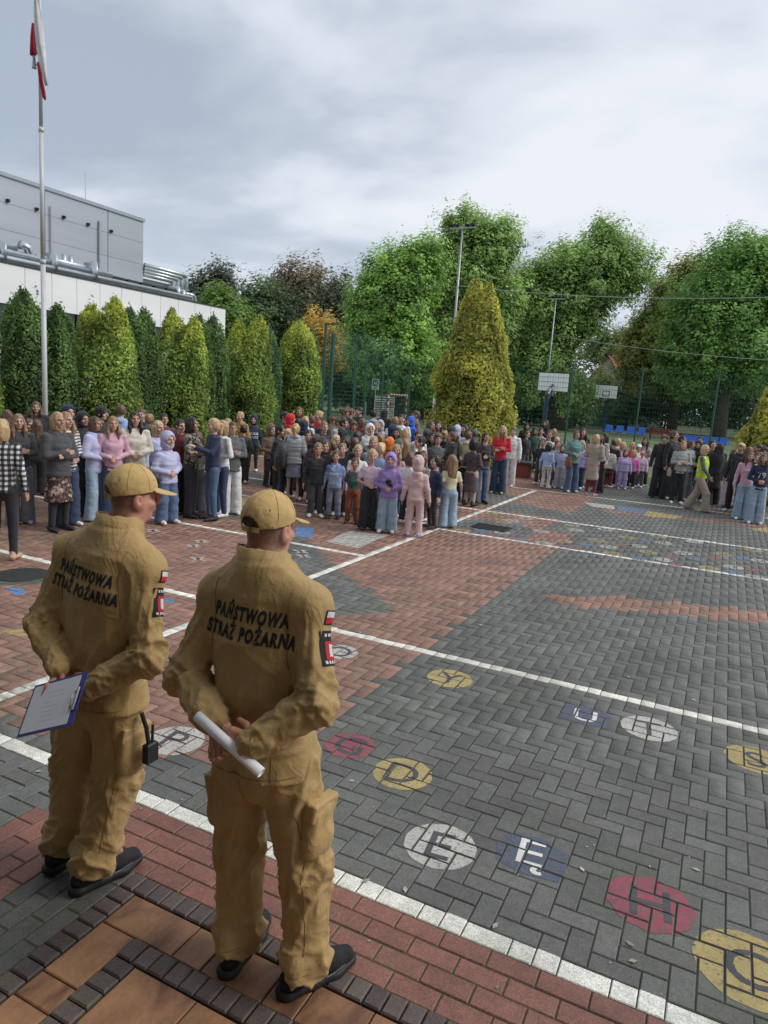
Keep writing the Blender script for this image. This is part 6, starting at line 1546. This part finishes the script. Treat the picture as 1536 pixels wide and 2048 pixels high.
def ff_folds(V, segs, base=.0035, seed=1):
    """soft cloth folds: random ridges plus rings round each limb, stronger near the bends"""
    cr = lambda n: (1-np.minimum(1, np.abs(n)*1.5))**2.2*1.9-.45
    wv = V+.05*np.stack([vnoise(V*6, seed+31), vnoise(V*6+9, seed+32), vnoise(V*6+4, seed+33)], 1)
    d = base*(cr(vnoise(wv*np.array((9,9,5)), seed))*.9+cr(vnoise(wv*np.array((15,15,10))+3, seed+1))*.5)
    for A, B, amp, fr, near, rad in segs:
        A = np.array(A); B = np.array(B); ba = B-A; L_ = np.linalg.norm(ba); t = np.clip((V-A)@ba/L_**2, 0, 1); P = A+t[:,None]*ba; r = np.linalg.norm(V-P, axis=1)
        w = np.clip((rad-r)/(rad*.35), 0, 1)*np.exp(-((t-near)/.33)**2); q = (V-P)/(r[:,None]+1e-6)
        n = vnoise(np.c_[t*L_*fr+q[:,0]*(1.1 if amp > .0085 else 2.6), q[:,1]*1.5+q[:,2]*1.3, q[:,0]*1.5], seed+7); n2 = vnoise(np.c_[t*L_*fr*1.7-q[:,1]*1.4, q[:,2]*1.9, q[:,0]*1.9], seed+17); d = d+amp*w*cr(n)+amp*.45*w*cr(n2)
    return d
def dense_mesh(name, f, disp=None, it=1, cols=None):
    V, Q = f.net(); V = relax(V, Q, it)
    if disp is not None: V = V+vnormals(V, Q)*disp(V)[:,None]; V = relax(V, Q, 1, .25)
    me = new_mesh(name, V, Q, smooth=True)
    if cols is not None: vcol(me, cols(V))
    return me
def bvh(me): return BVHTree.FromPolygons([v.co[:] for v in me.vertices], [p.vertices[:] for p in me.polygons])
def cast_mesh(name, bv, P, T, frm, m, parent, off=.002):
    """P: (n,3) points pushed along direction frm until they meet the surface"""
    d = Vector(frm).normalized(); out = []; last = None
    for p in P:
        p = Vector(p); h = bv.ray_cast(p-d*.6, d); 
        if h[0] is not None: last = (h[0]-p).dot(d); q = p+d*(last-off)
        else: q = p+d*((last or 0)-off)
        out.append(tuple(q))
    n = (Vector(out[T[0][1]])-Vector(out[T[0][0]])).cross(Vector(out[T[0][2]])-Vector(out[T[0][0]]))
    F = [tuple(int(i) for i in t) for t in T]
    if n.dot(d) > 0: F = [t[::-1] for t in F]
    return link(name, new_mesh(name, out, F), m, parent)
def seam(bv, pts, frm, parent, r=.0016, m=None, name='seam'):
    d = Vector(frm).normalized(); out = []
    for k in range(len(pts)-1):
        a, c = Vector(pts[k]), Vector(pts[k+1]); n = max(2, int((c-a).length/.018))
        for i in range(n+(k == len(pts)-2)):
            p = a.lerp(c, i/n); h = bv.ray_cast(p-d*.6, d)
            if h[0] is not None: out.append(h[0]-d*r*.2)
    if len(out) > 2: b = MB(); b.tube(out, r, 5); return b.build(name, m or M_UNIS, parent, smooth=True)
def patch_tris(w, h, n=5):
    V = [(-w/2+w*i/n, -h/2+h*j/n) for j in range(n+1) for i in range(n+1)]; T = []
    for j in range(n):
        for i in range(n): a = j*(n+1)+i; T += [(a,a+1,a+n+2),(a,a+n+2,a+n+1)]
    return np.array(V), T

def cap_mesh(c, r, yaw, name='cap'):
    R = np.array(Matrix.Rotation(yaw, 3, 'Z')); f = Field(c+np.array((-.24,-.24,-.08)), c+np.array((.24,.24,.15)), .0036)
    def loc(x, y, z): X, Y = x-c[0], y-c[1]; return R[0,0]*X+R[1,0]*Y, R[0,1]*X+R[1,1]*Y, z-c[2]
    f.ell(c+R@np.array((0,-.010,.022)), np.array((.088,.107,.101))*r, 0, rot=R)
    f.ell(c+R@np.array((0,-.010,.018)), np.array((.082,.101,.095))*r, 0, 's', rot=R)
    f.cut(lambda x, y, z: (lambda X, Y, Z: (.004+.10*np.clip(Y, -.2, .2)+.0*X)-Z)(*loc(x, y, z)))
    f.ell(c+R@np.array((0,-.105,-.002)), np.array((.040,.05,.040))*r, .0, 's', rot=R)        # opening above the strap
    def brim(x, y, z):
        X, Y, Z = loc(x, y, z); zs = .022-1.9*X*X-.30*np.clip(Y-.07, 0, 1); o = np.sqrt((X/.078)**2+((Y-.085)/.095)**2)-1
        return np.maximum(np.maximum(np.abs(Z-zs)-.0034, o*.08), .068-Y-.6*np.abs(X)*0)
    f.put(brim, c-.2, c+.22, .004)
    return dense_mesh(name, f, disp=lambda V: .0016*vnoise(V*38, 5)+.0008*vnoise(V*90, 6), it=1), R
def sg_(s): return 1 if s else -1
def firefighter(tagname, base, label, P):
    c = np.array(P['head']); hr = P['hr']; yaw = P['yaw']; parts = []; CC = []
    S, E, W = P['S'], P['E'], P['W']
    # body: head and neck, two hands, and the rest thin beneath the clothes; one mesh
    f = Field(c+np.array((-.13,-.14,-.26)), c+np.array((.13,.14,.13)), .0042); head_field(f, c, hr, yaw); f.cone(np.array(P['neck']), c+np.array((0,-.012,-.05)), .070, .068, .03)
    f.ell(c+np.array((0,-.055,-.095)), (.060,.038,.045), .02)
    V, Q = f.net(); V = relax(V, Q, 1, .4); C = head_cols(V, c, hr, yaw)
    Rl = (V-c)@np.array(Matrix.Rotation(yaw, 3, 'Z'))/hr                    # dark tint of cropped hair at sides and nape
    hair = np.clip((Rl[:,2]+.112-.50*np.clip(Rl[:,1]+.05, -.2, .2))/.040, 0, 1)*np.clip((.030-Rl[:,1])/.022, 0, 1)*np.clip((.050-np.abs(np.hypot(Rl[:,1]+.0, Rl[:,2]+.018))*0-.0)/.05, 0, 1)
    ear = np.exp(-((Rl[:,0].clip(0)*0+np.abs(Rl[:,0])-.084)/.010)**2-((Rl[:,1]+.002)/.022)**2-((Rl[:,2]+.016)/.030)**2); hair = hair*(1-np.clip(ear*1.6, 0, 1))
    hair = hair*(.86+.14*vnoise(V*220, 2)); C = C*(1-hair[:,None]*.88)+np.array((.17,.14,.15))*hair[:,None]*.88
    C[:,1:] *= (1-.10*np.clip(Rl[:,1:2]*8, 0, 1)); parts.append((V, Q)); CC.append(C)
    for s in (0, 1):
        w = np.array(W[s]); f = Field(w-.14, w+.14, .0031); hd = P['hand'][s]; hand_field(f, w, hd[0], hd[1], 1.08, hd[2], thumb=hd[3])
        for (p, q, r1, r2) in hd[4]: f.cone(np.array(p), np.array(q), r1, r2, .004)
        d = w-np.array(E[s]); d /= np.linalg.norm(d); f.cone(w-d*.10, w, .030, .026, .01)
        V, Q = f.net(); V = relax(V, Q, 1, .3); parts.append((V, Q)); CC.append(np.ones((len(V),3))*np.array((1.02,.88,.85)))
    f = Field((-.6,-.4,0), (.7,.5,1.62), .022); f.loft([(z, x, y, rx*.72, ry*.72) for z, x, y, rx, ry in P['torso']], .03)
    for s in (0, 1): f.chain([S[s], E[s], W[s]], [.045,.038,.026]); h, k, a = P['leg'][s]; f.chain([h, k, a], [.075,.052,.036])
    V, Q = f.net(); parts.append((V, Q)); CC.append(np.ones((len(V),3)))
    V, Q = join_vq(parts); me = new_mesh('person', V, Q, smooth=True); vcol(me, np.concatenate(CC)); body = link('person', me, M_SKIN, color=P['skin']); body.location = (base[0], base[1], P.get('z0', 0.0)); tag(body, label, 'man')
    # jacket
    f = Field((-.60,-.34,P['torso'][0][0]-.03), (.66,.42,1.72), .0068); f.loft(P['torso'], .02, power=2.25)
    nk = np.array(P['neck']); f.loft([(z, x, y, rx, ry) for z, x, y, rx, ry in P['collar']], .02)
    for s in (0, 1):
        r = .067; f.cone(S[s], E[s], r, .057, .040); f.cone(E[s], W[s], .059, .049, .02); sx = 1 if s else -1
        f.cone(np.array(S[s])+np.array((-.06*sx,0,.02)), S[s], .060, .068, .03)
    for s in (0, 1):
        f.cone(nk+np.array((.03*sg_(s),-.018,.066)), np.array(S[s])+np.array((0,-.005,.012)), .058, .062, .06)     # slope of the trapezius
    f.cone(nk+np.array((0,.012,.05)), c+np.array((0,.03,.06)), .068, .074, .006, 's')        # opening of the collar
    cz = P['collar'][-1]; f.cut(lambda x, y, z: (z-(cz[0]+.004-.50*(y-cz[2])))*.87+0*x)
    segs = []
    for s in (0, 1): segs += [(S[s], E[s], .009, 16, .95, .12), (S[s], E[s], .005, 10, .4, .12), (E[s], W[s], .008, 17, .12, .11), (E[s], W[s], .0065, 22, .80, .10)]
    T0 = P['torso']; zc = (S[0][2]+S[1][2])/2; cx = (S[0][0]+S[1][0])/2
    def jd(V):
        d = ff_folds(V, segs, .0036, P['seed']); lim = np.clip((zc-.10-V[:,2])/.2, 0, 1)
        # long soft folds falling from the shoulder blades towards the middle of the waist
        t = (V[:,0]-cx)*(1.0)+np.sign(V[:,0]-cx)*(V[:,2]-1.0)*-.35; cr = lambda n: (1-np.minimum(1, np.abs(n)*1.5))**2.0*1.9-.45; d += .0075*lim*cr(vnoise(np.c_[t*11+.5*vnoise(V*5, 3), V[:,2]*2.2, V[:,1]*3], P['seed']+20))
        d += .006*np.exp(-((V[:,2]-(T0[0][0]+.13))/.06)**2)*(1-2*np.abs(vnoise(np.c_[V[:,0]*9, V[:,1]*9, V[:,2]*26], P['seed']+30))); return d
    jm = dense_mesh('jacket', f, disp=jd); jk = link('jacket', jm, M_UNI, body); bv = bvh(jm)
    # trousers
    f = Field((-.42,-.32,.0), (.52,.42,1.02), .0072); hp = P['torso'][1]
    f.ell((P['hip'][0],P['hip'][1],.93), (.168,.122,.15), 0); f.ell((P['hip'][0],P['hip'][1]-.03,.86), (.158,.118,.12), .04)
    segs2 = []
    for s in (0, 1):
        h, k, a = [np.array(q) for q in P['leg'][s]]; f.cone(h, k, .112, .088, .035); f.cone(k, a, .088, .083, .03); f.ell(a+np.array((0,-.01,.05)), (.086,.092,.07), .03)
        segs2 += [(h, k, .007, 13, .95, .16), (k, a, .007, 14, .12, .15), (k, a, .014, 19, .95, .15), (h, k, .007, 10, .12, .18)]
    zc_ = P['hem']
    f.cut(lambda x, y, z: (zc_+.25*(-y-.05).clip(-.1, .1)*0)-z+0*x)
    f.cone((P['hip'][0],P['hip'][1],.97), (P['hip'][0],P['hip'][1],1.1), .1, .1, .0, 's') if False else None
    tm = dense_mesh('trousers', f, disp=lambda V: ff_folds(V, segs2, .0035, P['seed']+3)); tr = link('trousers', tm, M_UNI, body); bt = bvh(tm)
    # stand collar with its own edge
    cz = P['collar'][-1]; z0c = P['collar'][-2][0]-.035; b = MB(); n = 30; V = []
    for k in range(n+1):
        t = math.radians(-235)+math.radians(290)*k/n; xx, yy = math.cos(t), math.sin(t); up = cz[0]+.010-.045*max(0, yy)-.012*yy
        for rr, zz in ((.099,z0c),(.0935,up),(.0885,up-.001),(.089,z0c)): V.append((cz[1]+xx*rr*1.02, cz[2]-.006+yy*rr*1.0, zz+.0025*math.sin(k*1.7)))
    b.add(V, [(4*k+i, 4*k+(i+1)%4, 4*k+4+(i+1)%4, 4*k+4+i) for k in range(n) for i in range(4)]+[(0,1,2,3),(4*n+3,4*n+2,4*n+1,4*n)]); b.build('collar', M_UNI, jk, smooth=True)
    # cargo pockets with flaps
    for s in (0, 1):
        h, k, a = [np.array(q) for q in P['leg'][s]]; sx = 1 if s else -1; m_ = h*.42+k*.58; R = Matrix.Rotation(.10*sx, 3, 'Y') @ Matrix.Rotation(P['pkz']*1.0 if s else 0, 3, 'Z')
        p = m_+np.array((sx*.082, .0, .0)); f = Field(p-.16, p+.16, .0062); f.box(p, (.024,.072,.100), 0, rnd=.022, rot=R); f.ell(p+np.array((sx*.008,0,-.045)), (.034,.062,.055), .03, rot=R); pm = dense_mesh('cargo_pocket', f, disp=lambda V: ff_folds(V, [], .006, 44+s)); link('cargo_pocket', pm, M_UNI, body)
        p2 = p+np.array((sx*.008, 0, .082)); f = Field(p2-.13, p2+.13, .0050); f.box(p2, (.0235,.078,.034), 0, rnd=.008, rot=Matrix.Rotation(-.14*sx, 3, 'X') @ R); fm = dense_mesh('pocket_flap', f, disp=lambda V: ff_folds(V, [], .003, 54+s)); link('pocket_flap', fm, M_UNI, body)
    # shoes
    for s in (0, 1):
        a = np.array(P['leg'][s][2]); dr = np.array(P['toe'][s], float); dr /= np.linalg.norm(dr); sd = np.array((dr[1], -dr[0])); q = lambda u, v, z: np.array((a[0]+dr[0]*u+sd[0]*v, a[1]+dr[1]*u+sd[1]*v, z))
        f = Field(q(.07,0,.0)-np.array((.2,.2,.01)), q(.07,0,0)+np.array((.2,.2,.2)), .005)
        f.chain([q(-.065,0,.062), q(.03,0,.070), q(.12,0,.058), q(.185,0,.050)], [.036,.040,.040,.034], .02); f.cone(q(-.04,0,.07), q(-.03,0,.115), .040, .043, .02); f.cone(q(.02,0,.08), q(.0,0,.12), .036, .036, .03)
        f.cut(lambda x, y, z: .034-z+0*x+0*y); link('shoe_upper', dense_mesh('shoe_upper', f, disp=lambda V: .001*vnoise(V*60, 3)), M_MESHF, body)
        f = Field(q(.07,0,.0)-np.array((.22,.22,.02)), q(.07,0,0)+np.array((.22,.22,.08)), .005); f.chain([q(-.070,0,.02), q(.03,0,.02), q(.12,.004,.02), q(.195,0,.026)], [.044,.044,.050,.038], .02, flat=(1,1,.7)); f.cut(lambda x, y, z: np.maximum(.002-z, z-.040)+0*x+0*y)
        link('shoe_sole', dense_mesh('shoe_sole', f), M_SOLE, body)
        b = MB(); pts = [q(.205*math.cos(t)*.5+.06+.045*math.cos(t), .047*math.sin(t), .040) for t in np.linspace(-1.5, 1.5, 24)]; b.tube(pts, .0022, 5); b.build('sole_line', mat('grey_rubber', (.16,.16,.165), .6), body)
        b = MB()
        for u in (.045,.068,.091,.112): b.tube([q(u,-.026,.098-.25*(u-.045)), q(u+.004,0,.112-.30*(u-.045)), q(u,.026,.098-.25*(u-.045))], .0030, 5)
        b.tube([q(.03,0,.112), q(.035,.02,.14), q(.05,.03,.125)], .0025, 5); b.tube([q(.03,0,.112), q(.045,-.012,.150), q(.055,-.02,.130)], .0025, 5); tag(b.build('shoe_laces', M_SOLE, body), kind='stuff')
    # cap
    cm, R = cap_mesh(c+np.array((0,0,.008)), hr*1.02, yaw); cp = link('cap', cm, M_CAP, body); bc = bvh(cm); cc = c+np.array((0,0,.008)); RR = lambda *p: Vector(cc+R@(np.array(p)*hr))
    for k in range(6):       # panel seams
        t = math.pi/6+k*math.pi/3+(math.pi/6 if True else 0); out = []
        for j in range(12):
            e = .12+j*(math.pi/2-.12)/11; d = Vector(R@np.array((math.sin(t)*math.cos(e), math.cos(t)*math.cos(e), math.sin(e)))); h = bc.ray_cast(Vector(cc)+d*.3, -d)
            if h[0] is not None and h[0].z > cc[2]+.02: out.append(h[0]+d*.0002)
        if len(out) > 3: b = MB(); b.tube(out, .0014, 5); b.build('cap_seam', mat('cap_stitch', (.36,.24,.09), .9), cp)
    b = MB(); p = RR(0,-.010,.125); b.tube([p-Vector((0,0,.006)), p+Vector((0,0,.003))], .007, 10); b.build('cap_button', M_CAP, cp)
    for s in (-1, 1):
        for u in (-1, 1):
            d = Vector(R@np.array((s*.55, u*.62, .56))).normalized(); h = bc.ray_cast(Vector(cc)+d*.3, -d)
            if h[0] is not None: b = MB(); b.tube([h[0]-d*.001, h[0]+d*.0012], .0034, 8); b.build('eyelet', M_UNIS, cp)
    b = MB(); n = 14       # strap with brass buckle
    def strap(y0, z0, z1, t0, t1, rr):
        V = []; F = []
        for k in range(n+1):
            t = t0+(t1-t0)*k/n
            for z, ro in ((z0,rr),(z1,rr),(z1,rr+.003),(z0,rr+.003)): V.append(tuple(RR(ro*.84*math.sin(t), -ro*math.cos(t)-.008, z)))
        for k in range(n):
            for m_ in range(4): F.append((k*4+m_, k*4+(m_+1)%4, (k+1)*4+(m_+1)%4, (k+1)*4+m_))
        return V, F
    V, F = strap(0, -.016, .002, -.50, .50, .1045); b.add(V, F); b.build('cap_strap', M_CAP, cp)
    b = MB(); V, F = strap(0, -.018, .004, .06, .18, .108); b.add(V, F); b.build('strap_buckle', mat('brass', (.42,.30,.10), .35, .9), cp)
    dk = Field(cc-.12, cc+.12, .008); dk.ell(cc+R@np.array((0,-.012,.02)), np.array((.080,.099,.094))*hr, 0, rot=R); dk.cut(lambda x, y, z: cc[2]+.0-z+0*x+0*y)
    link('hair', dense_mesh('hair', dk), M_HB, cp)
    # front badge on the cap
    d = Vector(R@np.array((0.0, .86, .50))).normalized(); h = bc.ray_cast(Vector(cc)+d*.3, -d)
    if h[0] is not None:
        a_ = d.cross(Vector((0,0,1))).normalized(); u_ = a_.cross(d)*1; b = MB()
        for rr_, mm, nm, o_ in ((.026, M_SOLE, 'badge_border', .0022), (.021, M_CAP, 'badge', .0032)):
            b = MB(); b.tube([h[0]-d*.004, h[0]+d*o_], rr_, 20); b.build(nm, mm, cp)
    # lettering on the back
    V, T = text_tris('PAŃSTWOWA', 1.0, .056, .22, 1.24); V2, T2 = text_tris('STRAŻ POŻARNA', 1.0, .056, .22, 1.24); bx, bz = P['text']; tl = P.get('tilt', 0)
    for (v, t, w, zc__) in ((V, T, .292, bz+.034), (V2, T2, .355, bz-.034)):
        v = v-np.array(((v[:,0].max()+v[:,0].min())/2, .33)); sx = w/(v[:,0].max()-v[:,0].min()); sz = .064; v, t = densify(v*np.array((sx, sz)), t, .012)
        ca, sa = math.cos(tl), math.sin(tl); ox, oz = v[:,0]*ca-v[:,1]*sa, v[:,0]*sa+v[:,1]*ca
        cast_mesh('back_lettering', bv, [(bx+x+(zc__-bz)*-sa*1, -.3, zc__+z) for x, z in zip(ox, oz)], t, (0,1,0), M_LETTERK, jk, .0016)
    # seams on the jacket, seen from behind
    for k, pl in enumerate(P['seams']): seam(bv, [(x, -.3, z) for x, z in pl], (0,1,0), jk, .0017)
    for k, pl in enumerate(P['tseams']): seam(bt, [(x, -.3, z) for x, z in pl], (0,1,0), tr, .0015)
    # sleeve patches on the right upper arm, stitched to the outer side
    e0, e1 = np.array(S[1]), np.array(E[1]); dd = (e1-e0)/np.linalg.norm(e1-e0); ps = P['pdir']; side = np.cross(dd, np.array(ps)); side /= np.linalg.norm(side)
    def spatch(name, t, w, h, m, off, sh=0., sv=0.):
        v, tt = patch_tris(w, h); cpt = e0+dd*t; pts = [cpt+side*(x+sh)-dd*(y+sv) for x, y in v]; return cast_mesh(name, bv, pts, tt, tuple(-np.array(ps)), m, jk, off)
    M_PBLK = mat('patch_black', (.012,.012,.013), .8); M_PWH = mat('patch_white', (.62,.62,.63), .8); M_PRD = mat('patch_red', (.50,.02,.035), .8)
    spatch('flag_patch_border', .035, .066, .048, M_PBLK, .002); spatch('flag_patch_white', .035, .056, .019, M_PWH, .0035, 0, .0095); spatch('flag_patch_red', .035, .056, .019, M_PRD, .0035, 0, -.0095)
    spatch('unit_patch', .135, .085, .115, M_PBLK, .002); spatch('patch_field', .140, .050, .060, M_PRD, .0035, 0, -.002); spatch('patch_emblem', .140, .022, .040, M_PWH, .0048, 0, -.002)
    for zz, n_ in ((.043, 4), (-.045, 5)):
        for k in range(n_): spatch('patch_lettering', .135, .009, .010, M_PWH, .0038, (k-(n_-1)/2)*.014, zz)
    return body, bv, bt
R_MAN = dict(head=(-.066,.060,1.716), hr=.965, yaw=-.14, neck=(-.045,.01,1.50), skin=(.56,.31,.22,1), seed=3, hem=.075, pkz=0.,
    torso=[(.865,-.015,.0,.212,.158),(.95,-.015,.0,.198,.146),(1.07,-.015,.005,.182,.134),(1.20,-.02,.005,.192,.132),(1.33,-.03,.0,.202,.128),(1.43,-.035,-.005,.195,.114),(1.50,-.04,-.005,.178,.102),(1.555,-.045,.005,.132,.090),(1.59,-.045,.01,.098,.084)],
    collar=[(1.53,-.046,.006,.100,.094),(1.585,-.050,.012,.092,.090),(1.638,-.054,.020,.087,.087)], hip=(-.01,.0),
    S=[(-.215,-.01,1.452),(.152,.0,1.470)], E=[(-.300,-.090,1.150),(.245,-.08,1.185)], W=[(-.100,-.175,1.070),(.085,-.195,1.040)],
    hand=[((.60,-.25,-.70),(.1,-1,.15),.62,-1,[]), ((-.93,-.20,.05),(.05,1,-.25),.55,-1,[])],
    leg=[((-.105,.0,.90),(-.118,.02,.50),(-.090,-.005,.105)),((.085,.01,.90),(.165,.035,.49),(.195,.02,.105))], toe=[(-.12,1),(.50,1)],
    text=(-.020,1.425), tilt=.0, pdir=(.97,.12,.22),
    seams=[[(-.175,1.54),(-.165,1.42),(-.178,1.28)],[(.125,1.55),(.118,1.42),(.135,1.28)],[(-.21,.895),(-.1,.888),(.0,.886),(.1,.888),(.19,.895)],[(.10,1.10),(.105,.99),(.11,.88)],[(-.13,1.08),(-.135,.98),(-.14,.88)]],
    tseams=[[(-.01,.86),(-.005,.78),(.0,.74)],[(.165,.8),(.2,.6),(.22,.4),(.23,.2)],[(-.16,.14),(-.09,.13),(-.03,.14)],[(.13,.14),(.2,.13),(.27,.14)]])
firefighter('right', (-1.34, 1.97), 'firefighter in ochre uniform and cap holding a rolled white paper behind his back', R_MAN)
L_MAN = dict(head=(.132,.142,1.716), hr=.985, yaw=-.50, neck=(.105,.075,1.48), skin=(.58,.29,.21,1), seed=9, hem=.075, pkz=0.,
    torso=[(.835,.080,.03,.208,.156),(.93,.082,.03,.195,.145),(1.05,.085,.035,.180,.132),(1.20,.092,.035,.190,.130),(1.33,.10,.04,.200,.127),(1.42,.105,.04,.193,.114),(1.49,.108,.045,.178,.102),(1.54,.108,.06,.132,.090),(1.575,.108,.07,.098,.084)],
    collar=[(1.515,.108,.068,.102,.096),(1.575,.112,.082,.094,.092),(1.628,.117,.092,.089,.089)], hip=(.085,.03),
    S=[(-.085,.035,1.452),(.285,.065,1.432)], E=[(-.163,-.060,1.135),(.365,-.01,1.110)], W=[(.022,-.150,1.030),(.195,-.150,.985)],
    hand=[((.12,-.12,-.98),(-.1,-1,.0),.12,-1,[((.040,-.170,.995),(.046,-.215,.972),.0145,.0135),((.046,-.215,.972),(.048,-.236,.938),.0132,.0115)]), ((-.9,-.15,-.35),(.05,1,-.25),.7,-1,[])],
    leg=[((-.01,.02,.88),(-.095,.035,.49),(-.120,.0,.105)),((.165,.03,.88),(.150,.045,.48),(.095,-.035,.105))], toe=[(.05,1),(.25,1)],
    text=(.080,1.395), tilt=-.10, pdir=(.93,.30,.22),
    seams=[[(-.045,1.53),(-.04,1.42),(-.055,1.27)],[(.255,1.52),(.245,1.40),(.26,1.25)],[(-.11,.865),(.0,.858),(.1,.856),(.2,.858),(.27,.865)],[(.205,1.08),(.21,.97),(.215,.85)],[(-.02,1.06),(-.03,.95),(-.04,.85)]],
    tseams=[[(.08,.84),(.08,.76)],[(.22,.8),(.225,.6),(.20,.4),(.17,.2)]])
firefighter('left', (-2.32, 2.02), 'firefighter in ochre uniform and cap holding a blue clipboard and looking right', L_MAN)
# rolled paper
rb = np.array((-1.34, 1.97, 0)); p0 = np.array((-.126,-.232,1.100)); p1 = np.array((.142,-.232,.976))
pr = empty('rolled_paper', tuple(rb+p0), label='rolled white sheet of paper held by the nearer firefighter', cat='paper'); M_PAPER = mat('paper_white', (.88,.88,.91), .6, var=.02)
f_ = []; n = 40; V = []; F = []; dx = (p1-p0)/np.linalg.norm(p1-p0); ax = np.cross(dx, (0,1,0)); ax /= np.linalg.norm(ax); ay = np.cross(dx, ax)
for k in range(n+1):
    t = k/n*2*math.pi*1.9; r = .0185-.0035*k/n
    for e in (np.zeros(3), p1-p0): V.append(tuple(e+(ax*math.cos(t)+ay*math.sin(t))*r))
F = [(2*k, 2*k+1, 2*k+3, 2*k+2) for k in range(n)]; o = link('paper_roll', new_mesh('paper_roll', V, F, smooth=True), M_PAPER, pr); md = o.modifiers.new('solid', 'SOLIDIFY'); md.thickness = .0006
# clipboard: blue board, sheet and steel clip
lb = np.array((-2.32, 2.02, 0)); TL = lb+np.array((-.036,-.205,.951)); TR = lb+np.array((.262,-.205,1.086)); BL = lb+np.array((-.030,-.340,.778))
ex = (TR-TL)/np.linalg.norm(TR-TL); ey = (BL-TL); ey -= ex*(ey@ex); hh = np.linalg.norm(ey); ey /= hh; ez = np.cross(ex, ey); ez = ez if ez[1] < 0 else -ez
cb = bpy.data.objects.new('clipboard', None); COL.objects.link(cb); cb.location = tuple(TL); tag(cb, 'blue clipboard with a white sheet and a steel clip held by the left firefighter', 'clipboard')
def plate(name, a0, a1, b0, b1, z0, z1, m, parent=cb, bend=0):
    mb = MB(); C_ = [ex*a+ey*b_+ez*z for z in (z0, z1) for a, b_ in ((a0,b0),(a1,b0),(a1,b1),(a0,b1))]
    mb.add([tuple(q) for q in C_], [(0,1,2,3),(4,7,6,5),(0,4,5,1),(1,5,6,2),(2,6,7,3),(3,7,4,0)]); return mb.build(name, m, parent)
LX = np.linalg.norm(TR-TL); M_BLUEB = mat('clipboard_blue', (.018,.035,.28), .4)
plate('board', 0, LX, 0, hh, 0, .0035, M_BLUEB); plate('paper_sheet', .012, LX-.030, .010, hh-.010, .0040, .0050, M_PAPER)
cl = plate('clip', LX-.040, LX-.012, hh*.30, hh*.72, .0055, .0085, mat('steel', (.55,.55,.56), .3, .95))
mb = MB(); mb.tube([tuple(ex*(LX-.034)+ey*hh*.32+ez*.009), tuple(ex*(LX-.030)+ey*hh*.5+ez*.018), tuple(ex*(LX-.034)+ey*hh*.70+ez*.009)], .0025, 6); mb.build('clip_wire', mat('steel'), cb)
mb = MB(); mb.tube([tuple(ex*(LX-.016)+ey*hh*.30+ez*.010), tuple(ex*(LX-.016)+ey*hh*.72+ez*.010)], .005, 8); mb.build('clip_spring', mat('steel'), cb)
M_PEN = mat('pencil_grey', (.45,.46,.5), .8)
for k in range(7):
    r_ = random.Random(k+5); a0 = .09+.045*r_.random(); b0 = hh*(.25+.09*k); plate('written_line', a0, a0+.05+.06*r_.random(), b0, b0+.0010, .0051, .0054, M_PEN)
# radio hanging at the belt, watch on the wrist
rd = empty('belt_radio', (-2.32+.335, 2.02+.045, .62), label='black radio on a strap at the left firefighter\'s hip', cat='radio')
b = MB(); b.bbox(-.016,.016,-.030,.030,.0,.085,.006); b.build('radio_body', M_BLK, rd); b = MB(); b.tube([(0,.01,.085),(0,.012,.16)], .006, 8); b.build('antenna', M_BLK, rd)
b = MB(); b.tube([(0,-.01,.085),(-.012,-.012,.15),(-.03,-.02,.215)], .009, 8); b.build('strap', M_BLK, rd)
man = next(o for o in bpy.data.objects if o.get('label', '').startswith('firefighter in ochre uniform and cap holding a rolled'))
wr = np.array(R_MAN['W'][0]); el = np.array(R_MAN['E'][0]); d = (wr-el)/np.linalg.norm(wr-el); b = MB(); b.tube([tuple(wr-d*.030), tuple(wr-d*.004)], .0500, 20); 
b.build('camouflage_cuff_strap', mat('camo_strap', (1,1,1), .8, pattern=blotch(60, [(.10,.085,.045),(.03,.028,.02),(.20,.17,.10)])), man)
